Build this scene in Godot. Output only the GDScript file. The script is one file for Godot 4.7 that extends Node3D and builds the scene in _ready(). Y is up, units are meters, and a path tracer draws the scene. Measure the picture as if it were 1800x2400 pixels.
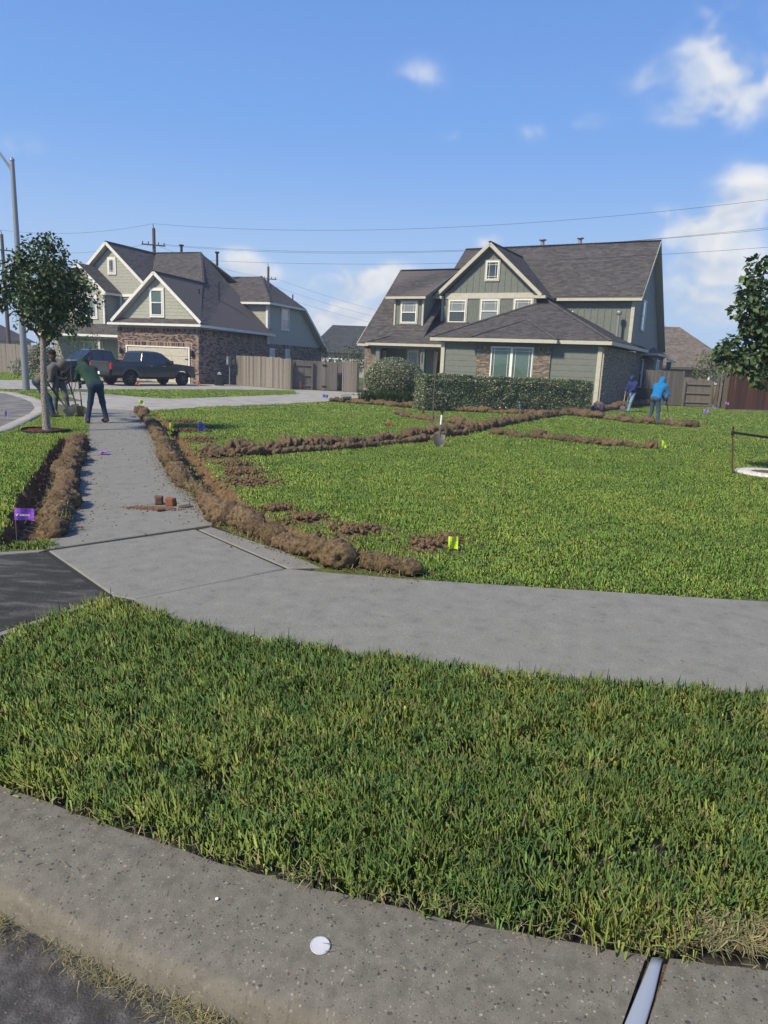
extends Node3D

var rng := RandomNumberGenerator.new()
var M := {}
var used := {}
var fn := FastNoiseLite.new()

# ---------------------------------------------------------------- geometry
class Geo:
	var v := PackedVector3Array()
	var n := PackedVector3Array()
	var c := PackedColorArray()
	var col := Color(1, 1, 1)
	func tri(a: Vector3, b: Vector3, d: Vector3, h: Vector3) -> void:
		var m := (d - a).cross(b - a)
		if m.length_squared() < 1e-16:
			return
		if m.dot(h) < 0.0:
			var t := b
			b = d
			d = t
			m = -m
		m = m.normalized()
		v.append(a); v.append(b); v.append(d)
		n.append(m); n.append(m); n.append(m)
		c.append(col); c.append(col); c.append(col)
	func quad(a: Vector3, b: Vector3, d: Vector3, e: Vector3, h: Vector3) -> void:
		tri(a, b, d, h)
		tri(a, d, e, h)
	func trin(a: Vector3, b: Vector3, d: Vector3, na: Vector3, nb: Vector3, nd: Vector3) -> void:
		var m := (d - a).cross(b - a)
		if m.length_squared() < 1e-18:
			return
		if m.dot(na + nb + nd) < 0.0:
			v.append(a); v.append(d); v.append(b)
			n.append(na); n.append(nd); n.append(nb)
		else:
			v.append(a); v.append(b); v.append(d)
			n.append(na); n.append(nb); n.append(nd)
		c.append(col); c.append(col); c.append(col)
	# a box, its corners chamfered by b when b > 0
	func box(t: Transform3D, s: Vector3, b := 0.0) -> void:
		var h := s * 0.5
		if b <= 0.0:
			for ax in 3:
				for sg in [-1.0, 1.0]:
					var d := Vector3.ZERO
					d[ax] = sg
					var p := Vector3.ZERO
					p[(ax + 1) % 3] = h[(ax + 1) % 3]
					var q := Vector3.ZERO
					q[(ax + 2) % 3] = h[(ax + 2) % 3]
					var o := d * h[ax]
					quad(t * (o + p + q), t * (o + p - q), t * (o - p - q), t * (o - p + q), t.basis * d)
			return
		var k := h - Vector3(b, b, b)
		for ax in 3:
			var a1 := (ax + 1) % 3
			var a2 := (ax + 2) % 3
			for sg in [-1.0, 1.0]:
				var d := Vector3.ZERO
				d[ax] = sg
				var p := Vector3.ZERO
				p[a1] = k[a1]
				var q := Vector3.ZERO
				q[a2] = k[a2]
				var o := d * h[ax]
				quad(t * (o + p + q), t * (o + p - q), t * (o - p - q), t * (o - p + q), t.basis * d)
				for s2 in [-1.0, 1.0]:
					var e := Vector3.ZERO
					e[a1] = s2
					var f1 := d * h[ax] + e * k[a1]
					var f2 := d * k[ax] + e * h[a1]
					quad(t * (f1 + q), t * (f1 - q), t * (f2 - q), t * (f2 + q), t.basis * (d + e))
		for sx in [-1.0, 1.0]:
			for sy in [-1.0, 1.0]:
				for sz in [-1.0, 1.0]:
					var g := Vector3(sx, sy, sz)
					tri(t * (g * Vector3(h.x, k.y, k.z)), t * (g * Vector3(k.x, h.y, k.z)), t * (g * Vector3(k.x, k.y, h.z)), t.basis * g)
	func bx(cx: float, cy: float, cz: float, sx: float, sy: float, sz: float, b := 0.0) -> void:
		box(Transform3D(Basis(), Vector3(cx, cy, cz)), Vector3(sx, sy, sz), b)
	# a bar of rectangular section between two points; up tells which way its height runs
	func bar(a: Vector3, b: Vector3, hgt: float, thk: float, up := Vector3.UP) -> void:
		var d := b - a
		var x := d.normalized()
		var z := x.cross(up).normalized()
		var y := z.cross(x)
		box(Transform3D(Basis(x, y, z), (a + b) * 0.5), Vector3(d.length(), hgt, thk))
	# a flat convex polygon thickened downwards along dn
	func slab(p: Array, dn: Vector3) -> void:
		var k := p.size()
		var mid := Vector3.ZERO
		for q in p:
			mid += q
		mid /= float(k)
		for i in range(1, k - 1):
			tri(p[0], p[i], p[i + 1], -dn)
			tri(p[0] + dn, p[i] + dn, p[i + 1] + dn, dn)
		for i in k:
			var a: Vector3 = p[i]
			var b: Vector3 = p[(i + 1) % k]
			quad(a, b, b + dn, a + dn, (a + b) * 0.5 - mid)
	func tube(p: Array, r: Array, sides := 8, caps := true) -> void:
		var rings := []
		var x := Vector3.RIGHT
		for i in p.size():
			var a: Vector3 = p[maxi(i - 1, 0)]
			var b: Vector3 = p[mini(i + 1, p.size() - 1)]
			var d := (b - a).normalized()
			if absf(d.dot(x)) > 0.9:
				x = Vector3.FORWARD if absf(d.dot(Vector3.FORWARD)) < 0.9 else Vector3.UP
			x = (x - d * x.dot(d)).normalized()
			var y := d.cross(x)
			var ring := PackedVector3Array()
			for j in sides:
				var th := TAU * j / sides
				ring.append(p[i] + (x * cos(th) + y * sin(th)) * float(r[i]))
			rings.append(ring)
		loft(rings, true, caps)
	# rings of equal length joined smoothly; closed: each ring is a loop
	func loft(rings: Array, closed := true, caps := true, inward := false) -> void:
		var nr := rings.size()
		var k: int = rings[0].size()
		var nn := []
		for i in nr:
			var mid := Vector3.ZERO
			for q in rings[i]:
				mid += q
			mid /= float(k)
			var row := PackedVector3Array()
			for j in k:
				var jm := (j - 1 + k) % k if closed else maxi(j - 1, 0)
				var jp := (j + 1) % k if closed else mini(j + 1, k - 1)
				var du: Vector3 = rings[i][jp] - rings[i][jm]
				var dv: Vector3 = rings[mini(i + 1, nr - 1)][j] - rings[maxi(i - 1, 0)][j]
				var m := du.cross(dv)
				if m.length_squared() < 1e-18:
					m = rings[i][j] - mid
				m = m.normalized()
				if closed and (m.dot(rings[i][j] - mid) < 0.0) != inward:
					m = -m
				row.append(m)
			nn.append(row)
		for i in nr - 1:
			for j in (k if closed else k - 1):
				var q := (j + 1) % k
				trin(rings[i][j], rings[i][q], rings[i + 1][q], nn[i][j], nn[i][q], nn[i + 1][q])
				trin(rings[i][j], rings[i + 1][q], rings[i + 1][j], nn[i][j], nn[i + 1][q], nn[i + 1][j])
		if closed and caps:
			for e in [[0, 1], [nr - 1, nr - 2]]:
				var rg = rings[e[0]]
				var m0 := Vector3.ZERO
				var m1 := Vector3.ZERO
				for j in k:
					m0 += rg[j]
					m1 += rings[e[1]][j]
				m0 /= float(k)
				m1 /= float(k)
				for j in k:
					tri(m0, rg[j], rg[(j + 1) % k], m0 - m1)
	func add(o: Geo, t: Transform3D) -> void:
		for i in o.v.size():
			v.append(t * o.v[i])
			n.append((t.basis * o.n[i]).normalized())
		c.append_array(o.c)
	func mesh() -> ArrayMesh:
		var a := []
		a.resize(Mesh.ARRAY_MAX)
		a[Mesh.ARRAY_VERTEX] = v
		a[Mesh.ARRAY_NORMAL] = n
		a[Mesh.ARRAY_COLOR] = c
		var m := ArrayMesh.new()
		m.add_surface_from_arrays(Mesh.PRIMITIVE_TRIANGLES, a)
		return m

# ---------------------------------------------------------------- naming
func numbered(s: String) -> String:
	var k: int = used.get(s, 0)
	used[s] = k + 1
	return s if k == 0 else "%s_%03d" % [s, k]

func tag(o: Node, label: String, category: String, group := "") -> Node:
	o.set_meta("label", label)
	o.set_meta("category", category)
	if group != "":
		o.set_meta("group", group)
	return o

func thing(called: String, label: String, category: String, at := Vector3.ZERO, turn := 0.0, group := "") -> Node3D:
	var o := Node3D.new()
	o.name = numbered(called)
	add_child(o)
	o.position = at
	o.rotation.y = turn
	tag(o, label, category, group)
	return o

func obj(called: String, g: Geo, m: Material, parent: Node = null) -> MeshInstance3D:
	return mobj(called, g.mesh(), m, parent)

func mobj(called: String, me: Mesh, m: Material, parent: Node = null) -> MeshInstance3D:
	var o := MeshInstance3D.new()
	o.mesh = me
	o.material_override = m
	o.cast_shadow = GeometryInstance3D.SHADOW_CASTING_SETTING_ON
	if parent == null or parent == self:
		o.name = numbered(called)
		add_child(o)
	else:
		o.name = called
		parent.add_child(o, true)
	return o

func struct(called: String, g: Geo, m: Material, parent: Node = null) -> MeshInstance3D:
	var o := obj(called, g, m, parent)
	if parent == null:
		o.set_meta("kind", "structure")
	return o

func dup(src: Node3D, called: String, at: Vector3, turn: float, label: String) -> Node3D:
	var r: Node3D = src.duplicate()
	r.name = numbered(called)
	add_child(r)
	r.position = at
	r.rotation = Vector3(0, turn, 0)
	r.set_meta("label", label)
	return r

# ---------------------------------------------------------------- materials
func lin(r: float, g: float, b: float) -> Color:
	return Color(r, g, b).linear_to_srgb()

func noise_img(sd: int, freq: float, oct: int, sz: int) -> Image:
	var f := FastNoiseLite.new()
	f.seed = sd
	f.frequency = freq
	f.fractal_octaves = oct
	f.noise_type = FastNoiseLite.TYPE_SIMPLEX_SMOOTH
	return f.get_seamless_image(sz, sz)

# a tileable texture: noise through a ramp of linear colours, with specks of other colours
func ntex(sd: int, freq: float, ramp: Array, oct := 5, sz := 512, specks: Array = [], fine := 0.0) -> ImageTexture:
	var d := noise_img(sd, freq, oct, sz).get_data()
	var lut := []
	for i in 256:
		var t := clampf((i / 255.0 - 0.5) * 1.25 + 0.5, 0.0, 1.0) * (ramp.size() - 1)
		var k := mini(int(t), ramp.size() - 2)
		var q: Color = ramp[k].lerp(ramp[k + 1], t - k)
		lut.append(q)
	var r := RandomNumberGenerator.new()
	r.seed = sd * 7 + 1
	var o := PackedByteArray()
	o.resize(sz * sz * 3)
	for i in sz * sz:
		var q: Color = lut[d[i]]
		if fine > 0.0:
			q = q * (1.0 + (r.randf() - 0.5) * fine)
		var s := q.linear_to_srgb()
		o[i * 3] = clampi(int(s.r * 255.0), 0, 255)
		o[i * 3 + 1] = clampi(int(s.g * 255.0), 0, 255)
		o[i * 3 + 2] = clampi(int(s.b * 255.0), 0, 255)
	var im := Image.create_from_data(sz, sz, false, Image.FORMAT_RGB8, o)
	for sp in specks: # [count, radius_min, radius_max, colour, strength]
		for k in int(sp[0]):
			var cx := r.randi() % sz
			var cy := r.randi() % sz
			var ra := r.randf_range(sp[1], sp[2])
			var el := r.randf_range(0.6, 1.4)
			var sc: Color = (sp[3] as Color) * r.randf_range(0.7, 1.3)
			for y in range(-int(ra) - 1, int(ra) + 2):
				for x in range(-int(ra * 1.4) - 1, int(ra * 1.4) + 2):
					if Vector2(x / el, y * el).length() <= ra:
						var px := posmod(cx + x, sz)
						var py := posmod(cy + y, sz)
						im.set_pixel(px, py, im.get_pixel(px, py).lerp(sc.linear_to_srgb(), sp[4]))
	im.generate_mipmaps()
	return ImageTexture.create_from_image(im)

func nrm(sd: int, freq: float, oct := 4, strength := 2.0, sz := 512) -> ImageTexture:
	var im := noise_img(sd, freq, oct, sz)
	im.convert(Image.FORMAT_RGBA8)
	im.bump_map_to_normal_map(strength)
	return ImageTexture.create_from_image(im)

func mat(c: Color, rough := 0.8, metal := 0.0) -> StandardMaterial3D:
	var m := StandardMaterial3D.new()
	m.albedo_color = c
	m.roughness = rough
	m.metallic = metal
	m.metallic_specular = 0.4
	return m

func tmat(t: Texture2D, scale: float, rough := 0.85, nt: Texture2D = null, ns := 1.0, world := true, c := Color.WHITE) -> StandardMaterial3D:
	var m := mat(c, rough)
	m.albedo_texture = t
	m.uv1_triplanar = true
	m.uv1_world_triplanar = world
	m.uv1_scale = Vector3.ONE * scale
	if nt:
		m.normal_enabled = true
		m.normal_texture = nt
		m.normal_scale = ns
	return m

func vmat(rough := 0.85, back := Color.BLACK) -> StandardMaterial3D:
	var m := mat(Color.WHITE, rough)
	m.vertex_color_use_as_albedo = true
	if back != Color.BLACK:
		m.backlight_enabled = true
		m.backlight = back
	return m

func V(x: float, z: float) -> Vector2:
	return Vector2(x, z)

func jit(a: float) -> float:
	return rng.randf_range(-a, a)

func inside(p: Vector2, poly: PackedVector2Array) -> bool:
	return Geometry2D.is_point_in_polygon(p, poly)

func seg_dist(p: Vector2, line: Array) -> float:
	var best := 1e9
	for i in line.size() - 1:
		best = minf(best, p.distance_squared_to(Geometry2D.get_closest_point_to_segment(p, line[i], line[i + 1])))
	return sqrt(best)

# where an upright line at t cuts a convex outline given in (s, t)
func span(poly: Array, t: float) -> Vector2:
	var lo := 1e9
	var hi := -1e9
	for i in poly.size():
		var a: Vector2 = poly[i]
		var b: Vector2 = poly[(i + 1) % poly.size()]
		if (a.y - t) * (b.y - t) <= 0.0 and absf(a.y - b.y) > 1e-6:
			var s := lerpf(a.x, b.x, (t - a.y) / (b.y - a.y))
			lo = minf(lo, s)
			hi = maxf(hi, s)
	return Vector2(lo, hi)

# ---------------------------------------------------------------- sky
func dirpx(px: float, py: float) -> Vector3: # a direction of the place: where a cloud stands, seen from the street corner
	var b := Basis(Vector3.RIGHT, deg_to_rad(-11.94)) * Basis(Vector3.BACK, deg_to_rad(2.46))
	return (b * Vector3((px - 900.0) / 1650.0, -(py - 1200.0) / 1650.0, -1.0)).normalized()

func make_sky() -> Sky:
	# clouds: azimuth and height in degrees, half sizes, density
	var blobs := []
	for c in [[1660, 120, 70, 80, 0.40], [1760, 150, 90, 70, 0.46], [1700, 230, 130, 55, 0.48], [1600, 270, 70, 30, 0.36], [1690, 40, 45, 60, 0.36], [1760, 300, 70, 40, 0.3], [1500, 190, 40, 28, 0.4],
			[985, 190, 60, 48, 0.36], [1250, 315, 40, 28, 0.42], [1345, 294, 66, 22, 0.46], [1050, 317, 30, 18, 0.35], [60, 350, 52, 32, 0.35],
			[1715, 470, 60, 58, 1.0], [1650, 540, 75, 42, 0.95], [1620, 610, 100, 36, 0.7], [1700, 640, 90, 50, 0.85], [1780, 440, 40, 30, 0.7], [1560, 690, 130, 40, 0.7], [1700, 730, 140, 45, 0.75], [1530, 500, 55, 20, 0.3],
			[560, 612, 46, 26, 1.0], [600, 640, 60, 22, 0.9], [840, 665, 90, 34, 1.0], [800, 730, 130, 50, 0.9], [930, 640, 60, 26, 0.8], [900, 780, 190, 40, 0.7], [690, 770, 130, 35, 0.55], [1145, 572, 26, 20, 0.9], [1160, 492, 26, 16, 0.3], [20, 800, 160, 40, 0.4], [1040, 95, 26, 18, 0.18]]:
		var d := dirpx(c[0], c[1])
		blobs.append([atan2(d.x, -d.z), asin(d.y), c[2] / 1650.0, c[3] / 1650.0, c[4]])
	var r := RandomNumberGenerator.new()
	r.seed = 5
	for k in 60: # the same scattered clouds all round
		var az := r.randf_range(0.75, TAU - 0.75)
		var el := pow(r.randf(), 1.8) * 1.1 + 0.03
		var s := r.randf_range(0.03, 0.1)
		for q in 3:
			blobs.append([wrapf(az + r.randf_range(-s, s), -PI, PI), maxf(el + r.randf_range(-s, s) * 0.4, 0.01), s * r.randf_range(0.6, 1.2), s * r.randf_range(0.3, 0.6), r.randf_range(0.4, 0.95)])
	var w := 2400
	var h := 1200
	var d := PackedFloat32Array()
	d.resize(w * h * 3)
	var f := FastNoiseLite.new()
	f.seed = 11
	f.frequency = 2.2
	f.fractal_octaves = 5
	var top := Color(0.066, 0.182, 0.60)
	var mid := Color(0.235, 0.455, 0.89)
	var low := Color(0.50, 0.66, 0.87)
	var cover := PackedFloat32Array()
	cover.resize(w * (h / 2))
	var warm := PackedFloat32Array()
	warm.resize(w * (h / 2))
	for b in blobs: # each cloud only over the pixels that it covers
		var y0 := int((0.5 - (b[1] + b[3] * 2.6) / PI) * h)
		var y1 := int((0.5 - (b[1] - b[3] * 2.6) / PI) * h)
		var rx: float = b[2] * 2.6 / maxf(cos(b[1]), 0.2)
		var x0 := int(((b[0] - rx) / TAU + 0.5) * w)
		var x1 := int(((b[0] + rx) / TAU + 0.5) * w)
		for y in range(maxi(y0, 0), mini(y1, h / 2)):
			var el := (0.5 - (y + 0.5) / h) * PI
			var ce := cos(el)
			for x in range(x0, x1 + 1):
				var az := ((x + 0.5) / w - 0.5) * TAU
				var u: float = (az - b[0]) * ce / b[2]
				var t: float = (el - b[1]) / b[3]
				if t < 0.0:
					t *= 1.35 # flatter undersides
				var q := exp(-(u * u + t * t)) * float(b[4])
				var i := y * w + posmod(x, w)
				cover[i] += q
				warm[i] += q * t
	for y in h:
		var el := (0.5 - (y + 0.5) / h) * PI
		var s := clampf(sin(el), 0.0, 1.0)
		var base := low.lerp(mid, smoothstep(0.0, 0.30, s)).lerp(top, smoothstep(0.12, 0.75, s))
		if el < 0.0:
			base = low.lerp(Color(0.26, 0.27, 0.22), smoothstep(0.0, 0.05, -el))
		for x in w:
			var q := base
			var i := y * w + x
			if y < h / 2 and cover[i] > 0.02:
				var az := ((x + 0.5) / w - 0.5) * TAU
				var p := Vector3(sin(az) * cos(el), sin(el) * 1.6, -cos(az) * cos(el))
				var wp := p + Vector3(f.get_noise_3dv(p * 3.0 + Vector3(9, 0, 0)), f.get_noise_3dv(p * 3.0 + Vector3(0, 9, 0)), 0.0) * 0.05
				var n1 := f.get_noise_3dv(wp * 3.2) # about -0.5 to 0.5
				var n2 := f.get_noise_3dv(wp * 11.0)
				var k := minf(cover[i], 1.15)
				var dens := k * 0.95 + n1 * 1.15 * smoothstep(0.0, 0.45, k) + n2 * 0.40 * smoothstep(0.05, 0.6, k) - 0.06
				var a := smoothstep(0.0, 1.0, dens) * minf(0.30 + k * 0.7, 0.95)
				var lit := clampf(0.60 + 0.20 * warm[i] / maxf(cover[i], 0.05) + n1 * 0.5 + n2 * 0.5, 0.0, 1.0)
				q = base.lerp(Color(0.46, 0.55, 0.70).lerp(Color(0.92, 0.92, 0.92), lit), a)
			var o := (y * w + posmod(x + w / 2, w)) * 3 # straight ahead is the seam of a panorama
			d[o] = q.r
			d[o + 1] = q.g
			d[o + 2] = q.b
	var im := Image.create_from_data(w, h, false, Image.FORMAT_RGBF, d.to_byte_array())
	var pm := PanoramaSkyMaterial.new()
	pm.panorama = ImageTexture.create_from_image(im)
	var sky := Sky.new()
	sky.sky_material = pm
	return sky

func make_camera_and_light() -> void:
	var cam := Camera3D.new()
	cam.name = "camera"
	cam.position = Vector3(0, 1.85, 0)
	cam.basis = Basis(Vector3.RIGHT, deg_to_rad(-11.94)) * Basis(Vector3.BACK, deg_to_rad(2.46))
	cam.fov = 72.04
	cam.near = 0.05
	cam.far = 2000.0
	add_child(cam)
	cam.current = true
	var e := Environment.new()
	e.background_mode = Environment.BG_SKY
	e.sky = make_sky()
	e.background_energy_multiplier = 0.67
	e.tonemap_mode = Environment.TONE_MAPPER_LINEAR
	e.tonemap_exposure = 1.5
	e.sdfgi_enabled = true
	e.ssao_enabled = true
	e.ssil_enabled = true
	e.fog_enabled = true
	e.fog_density = 0.0011
	e.fog_light_color = Color(0.80, 0.87, 0.95)
	var we := WorldEnvironment.new()
	we.name = "world_environment"
	we.environment = e
	add_child(we)
	var sun := DirectionalLight3D.new()
	sun.name = "sun"
	sun.light_color = Color(1.0, 0.94, 0.82)
	sun.light_energy = 1.2
	sun.light_angular_distance = 6.0
	sun.shadow_enabled = true
	# from behind the street corner, on its left
	var az := deg_to_rad(-132.0)
	var el := deg_to_rad(43.0)
	var to := Vector3(sin(az) * cos(el), sin(el), -cos(az) * cos(el))
	sun.basis = Basis.looking_at(-to, Vector3.UP)
	add_child(sun)

# ---------------------------------------------------------------- materials of the place
func make_materials() -> void:
	var g := Color(0.205, 0.208, 0.185)
	var soft := nrm(3, 0.05, 5, 1.5)
	var gritty := nrm(4, 0.22, 3, 2.5)
	M.walk = tmat(ntex(21, 0.012, [g * 0.80, g * 0.96, g * 1.0, g * 1.10], 7, 1024, [[5200, 0.4, 1.7, Color(0.09, 0.09, 0.082), 0.45], [3200, 0.4, 1.5, Color(0.40, 0.40, 0.37), 0.35], [40, 2.0, 7.0, Color(0.10, 0.095, 0.085), 0.35], [14, 3.0, 6.0, Color(0.27, 0.17, 0.10), 0.35]], 0.5), 0.33, 0.9, gritty, 0.16)
	var st := tmat(ntex(23, 0.014, [Color(0.026, 0.026, 0.023), Color(0.040, 0.040, 0.036), Color(0.10, 0.10, 0.092)], 6, 512, [[500, 0.4, 1.6, Color(0.22, 0.22, 0.21), 0.5]], 0.4), 0.5, 0.9, gritty, 0.5)
	st.uv1_scale = Vector3(0.25, 0.5, 0.9)
	M.walk_stained = st
	M.kerb = tmat(ntex(24, 0.01, [Color(0.115, 0.11, 0.09), Color(0.15, 0.143, 0.117), Color(0.18, 0.172, 0.142)], 6, 1024, [[3000, 0.8, 2.6, Color(0.05, 0.045, 0.04), 0.7], [2400, 0.8, 2.6, Color(0.34, 0.32, 0.27), 0.5], [420, 2.5, 5.0, Color(0.04, 0.036, 0.032), 0.8], [260, 2.5, 5.5, Color(0.36, 0.33, 0.27), 0.65], [40, 5.0, 8.0, Color(0.04, 0.036, 0.034), 0.8], [80, 2.0, 4.5, Color(0.22, 0.10, 0.05), 0.6]], 0.25), 1.15, 0.9, gritty, 0.25)
	M.street = tmat(ntex(25, 0.02, [Color(0.04, 0.039, 0.037), Color(0.062, 0.061, 0.058), Color(0.12, 0.118, 0.112)], 6, 512, [[900, 0.5, 1.6, Color(0.26, 0.26, 0.25), 0.5], [700, 0.5, 1.6, Color(0.03, 0.03, 0.03), 0.6]], 0.35), 0.9, 0.9, gritty, 0.6)
	M.drive = tmat(ntex(26, 0.012, [Color(0.25, 0.245, 0.222), Color(0.32, 0.315, 0.288), Color(0.37, 0.363, 0.333)], 6, 512, [], 0.2), 0.16, 0.9)
	M.cul = tmat(ntex(27, 0.012, [Color(0.10, 0.098, 0.09), Color(0.165, 0.16, 0.148), Color(0.24, 0.233, 0.215)], 6, 512, [], 0.2), 0.2, 0.9)
	M.soil_lawn = tmat(ntex(28, 0.03, [Color(0.055, 0.07, 0.02), Color(0.085, 0.11, 0.03), Color(0.115, 0.125, 0.045)], 5, 512, [], 0.5), 0.7, 1.0)
	var soilt := ntex(29, 0.02, [Color(0.045, 0.028, 0.015), Color(0.10, 0.065, 0.036), Color(0.17, 0.115, 0.065), Color(0.24, 0.165, 0.095)], 6, 512, [[900, 0.5, 2.0, Color(0.30, 0.22, 0.13), 0.5], [900, 0.5, 2.5, Color(0.03, 0.02, 0.012), 0.7]], 0.5)
	M.soil = tmat(soilt, 1.3, 1.0, nrm(5, 0.07, 6, 4.0), 1.0)
	M.soil_grid = tmat(soilt, 1.3, 1.0, nrm(5, 0.07, 6, 4.0), 0.8)
	M.soil_grid.vertex_color_use_as_albedo = true
	M.sod = tmat(ntex(30, 0.025, [Color(0.042, 0.029, 0.018), Color(0.10, 0.070, 0.042), Color(0.17, 0.122, 0.075), Color(0.26, 0.195, 0.122)], 6, 512, [[1400, 0.5, 2.0, Color(0.34, 0.26, 0.15), 0.5], [1100, 0.5, 2.5, Color(0.035, 0.022, 0.013), 0.7]], 0.5), 1.9, 1.0, nrm(6, 0.08, 6, 5.0), 1.0)
	M.sod.vertex_color_use_as_albedo = true
	M.grass = vmat(0.5)
	M.straw = vmat(0.8)
	M.leaf = vmat(0.42, Color(0.35, 0.45, 0.15))
	M.hedge_leaf = vmat(0.36)
	M.hedge_leaf.metallic_specular = 0.7
	M.twig = mat(lin(0.06, 0.045, 0.03), 0.95)
	M.bark = tmat(ntex(31, 0.04, [Color(0.10, 0.09, 0.075), Color(0.22, 0.20, 0.175), Color(0.42, 0.40, 0.37)], 5, 256, [[120, 1.0, 4.0, Color(0.5, 0.48, 0.44), 0.6]], 0.3), 2.2, 0.95, nrm(7, 0.09, 4, 4.0, 256), 1.0)
	M.bark_dark = tmat(ntex(32, 0.05, [Color(0.05, 0.04, 0.03), Color(0.12, 0.10, 0.08)], 4, 256), 2.0, 0.95)
	M.brick = tmat(ntex(33, 0.06, [Color(0.62, 0.6, 0.58), Color(0.85, 0.84, 0.82), Color(1, 1, 1)], 5, 256, [], 0.3), 0.9, 0.95, gritty, 0.5)
	M.brick.vertex_color_use_as_albedo = true
	M.mortar = tmat(ntex(34, 0.06, [Color(0.32, 0.30, 0.265), Color(0.42, 0.395, 0.355)], 4, 256, [], 0.3), 0.7, 1.0)
	M.shingle = tmat(ntex(35, 0.03, [Color(0.74, 0.74, 0.74), Color(0.9, 0.9, 0.9), Color(1, 1, 1)], 6, 256, [], 0.35), 0.6, 0.95, gritty, 0.6)
	M.shingle.vertex_color_use_as_albedo = true
	var wood := ntex(36, 0.03, [Color(0.78, 0.78, 0.78), Color(0.92, 0.92, 0.92), Color(1, 1, 1)], 5, 256, [], 0.12)
	for p in [["sage", Color(0.155, 0.180, 0.165)], ["cream", Color(0.37, 0.385, 0.335)], ["trim_cream", Color(0.50, 0.49, 0.42)], ["trim_white", Color(0.74, 0.74, 0.72)], ["garage_door", Color(0.52, 0.50, 0.41)]]:
		M[p[0]] = tmat(wood, 0.5, 0.6, null, 1.0, true, (p[1] as Color).linear_to_srgb())
	M.vinyl = mat(lin(0.78, 0.79, 0.79), 0.4)
	M.blind = mat(lin(0.26, 0.40, 0.34), 0.7)
	M.blind_white = mat(lin(0.62, 0.66, 0.64), 0.7)
	M.room = mat(lin(0.05, 0.055, 0.06), 0.9)
	M.glass = mat(Color(0.30, 0.38, 0.38, 0.14), 0.03)
	M.glass.transparency = BaseMaterial3D.TRANSPARENCY_ALPHA
	M.glass.metallic_specular = 0.6
	M.deck = mat(lin(0.10, 0.09, 0.085), 0.9)
	M.soffit_pale = mat(lin(0.42, 0.40, 0.36), 0.8)
	var fw := ntex(37, 0.02, [Color(0.55, 0.55, 0.55), Color(0.85, 0.85, 0.85), Color(1, 1, 1)], 6, 512, [[40, 2.0, 5.0, Color(0.25, 0.22, 0.2), 0.6]], 0.2)
	M.picket = []
	for k in 5:
		var c := Color(0.225, 0.205, 0.185) * (0.72 + 0.14 * k)
		var m := tmat(fw, 1.0, 0.95, null, 1.0, true, c.linear_to_srgb())
		m.uv1_scale = Vector3(5.0, 0.35, 5.0)
		m.uv1_offset = Vector3(0.31 * k, 0.17 * k, 0.0)
		M.picket.append(m)
	M.picket_red = []
	for k in 5:
		var c := Color(0.115, 0.05, 0.032) * (0.75 + 0.14 * k)
		var m := tmat(fw, 1.0, 0.9, null, 1.0, true, c.linear_to_srgb())
		m.uv1_scale = Vector3(5.0, 0.35, 5.0)
		M.picket_red.append(m)
	M.fence_rail = M.picket[1]
	M.steel = mat(lin(0.28, 0.295, 0.31), 0.45, 0.5)
	M.galv = mat(lin(0.26, 0.28, 0.30), 0.5, 0.4)
	M.dark_metal = mat(lin(0.03, 0.03, 0.032), 0.5, 0.3)
	M.rim = mat(lin(0.10, 0.105, 0.11), 0.4, 0.5)
	M.black = mat(lin(0.014, 0.014, 0.016), 0.7)
	M.rubber = mat(lin(0.02, 0.02, 0.021), 0.85)
	M.white = mat(lin(0.78, 0.78, 0.78), 0.5)
	M.ring = tmat(ntex(42, 0.03, [Color(0.30, 0.29, 0.27), Color(0.55, 0.55, 0.53), Color(0.66, 0.66, 0.65)], 5, 256, [[60, 1.0, 4.0, Color(0.12, 0.09, 0.06), 0.6]], 0.3), 2.0, 0.9)
	M.pole_wood = tmat(ntex(38, 0.05, [Color(0.07, 0.055, 0.045), Color(0.14, 0.115, 0.10)], 4, 256), 1.0, 0.95)
	M.handle = tmat(ntex(39, 0.05, [Color(0.42, 0.32, 0.18), Color(0.55, 0.43, 0.26)], 4, 256), 3.0, 0.7)
	M.blade = tmat(ntex(40, 0.04, [Color(0.10, 0.095, 0.085), Color(0.22, 0.215, 0.20)], 5, 256), 3.0, 0.5)
	M.blade.metallic = 0.5
	M.rust = tmat(ntex(41, 0.05, [Color(0.05, 0.028, 0.018), Color(0.13, 0.065, 0.035)], 5, 256), 4.0, 0.9)
	M.cloth = vmat(0.9)

# ---------------------------------------------------------------- ground
# trenches: the line, half width, depth
const LT := [Vector2(-3.50, -6.62), Vector2(-4.00, -7.75), Vector2(-4.42, -8.75), Vector2(-5.15, -10.7), Vector2(-5.9, -12.65), Vector2(-6.72, -14.85)]
const RT := [Vector2(0.05, -6.50), Vector2(-0.55, -6.95), Vector2(-1.25, -7.75), Vector2(-1.75, -8.50), Vector2(-2.2, -9.45), Vector2(-2.9, -11.15), Vector2(-3.6, -12.95), Vector2(-4.4, -15.0), Vector2(-5.2, -17.1), Vector2(-6.1, -19.3), Vector2(-7.1, -21.6)]
const XT := [Vector2(-3.2, -12.95), Vector2(-1.9, -14.05), Vector2(-0.72, -15.2), Vector2(0.68, -16.95), Vector2(1.95, -19.1), Vector2(3.0, -20.8)]
var walk_l := [Vector2(-3.12, -6.30), Vector2(-3.55, -7.45), Vector2(-4.08, -8.75), Vector2(-4.75, -10.4), Vector2(-5.35, -11.95), Vector2(-6.33, -14.45), Vector2(-7.87, -18.42), Vector2(-9.0, -21.3), Vector2(-9.6, -22.9)]
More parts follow.
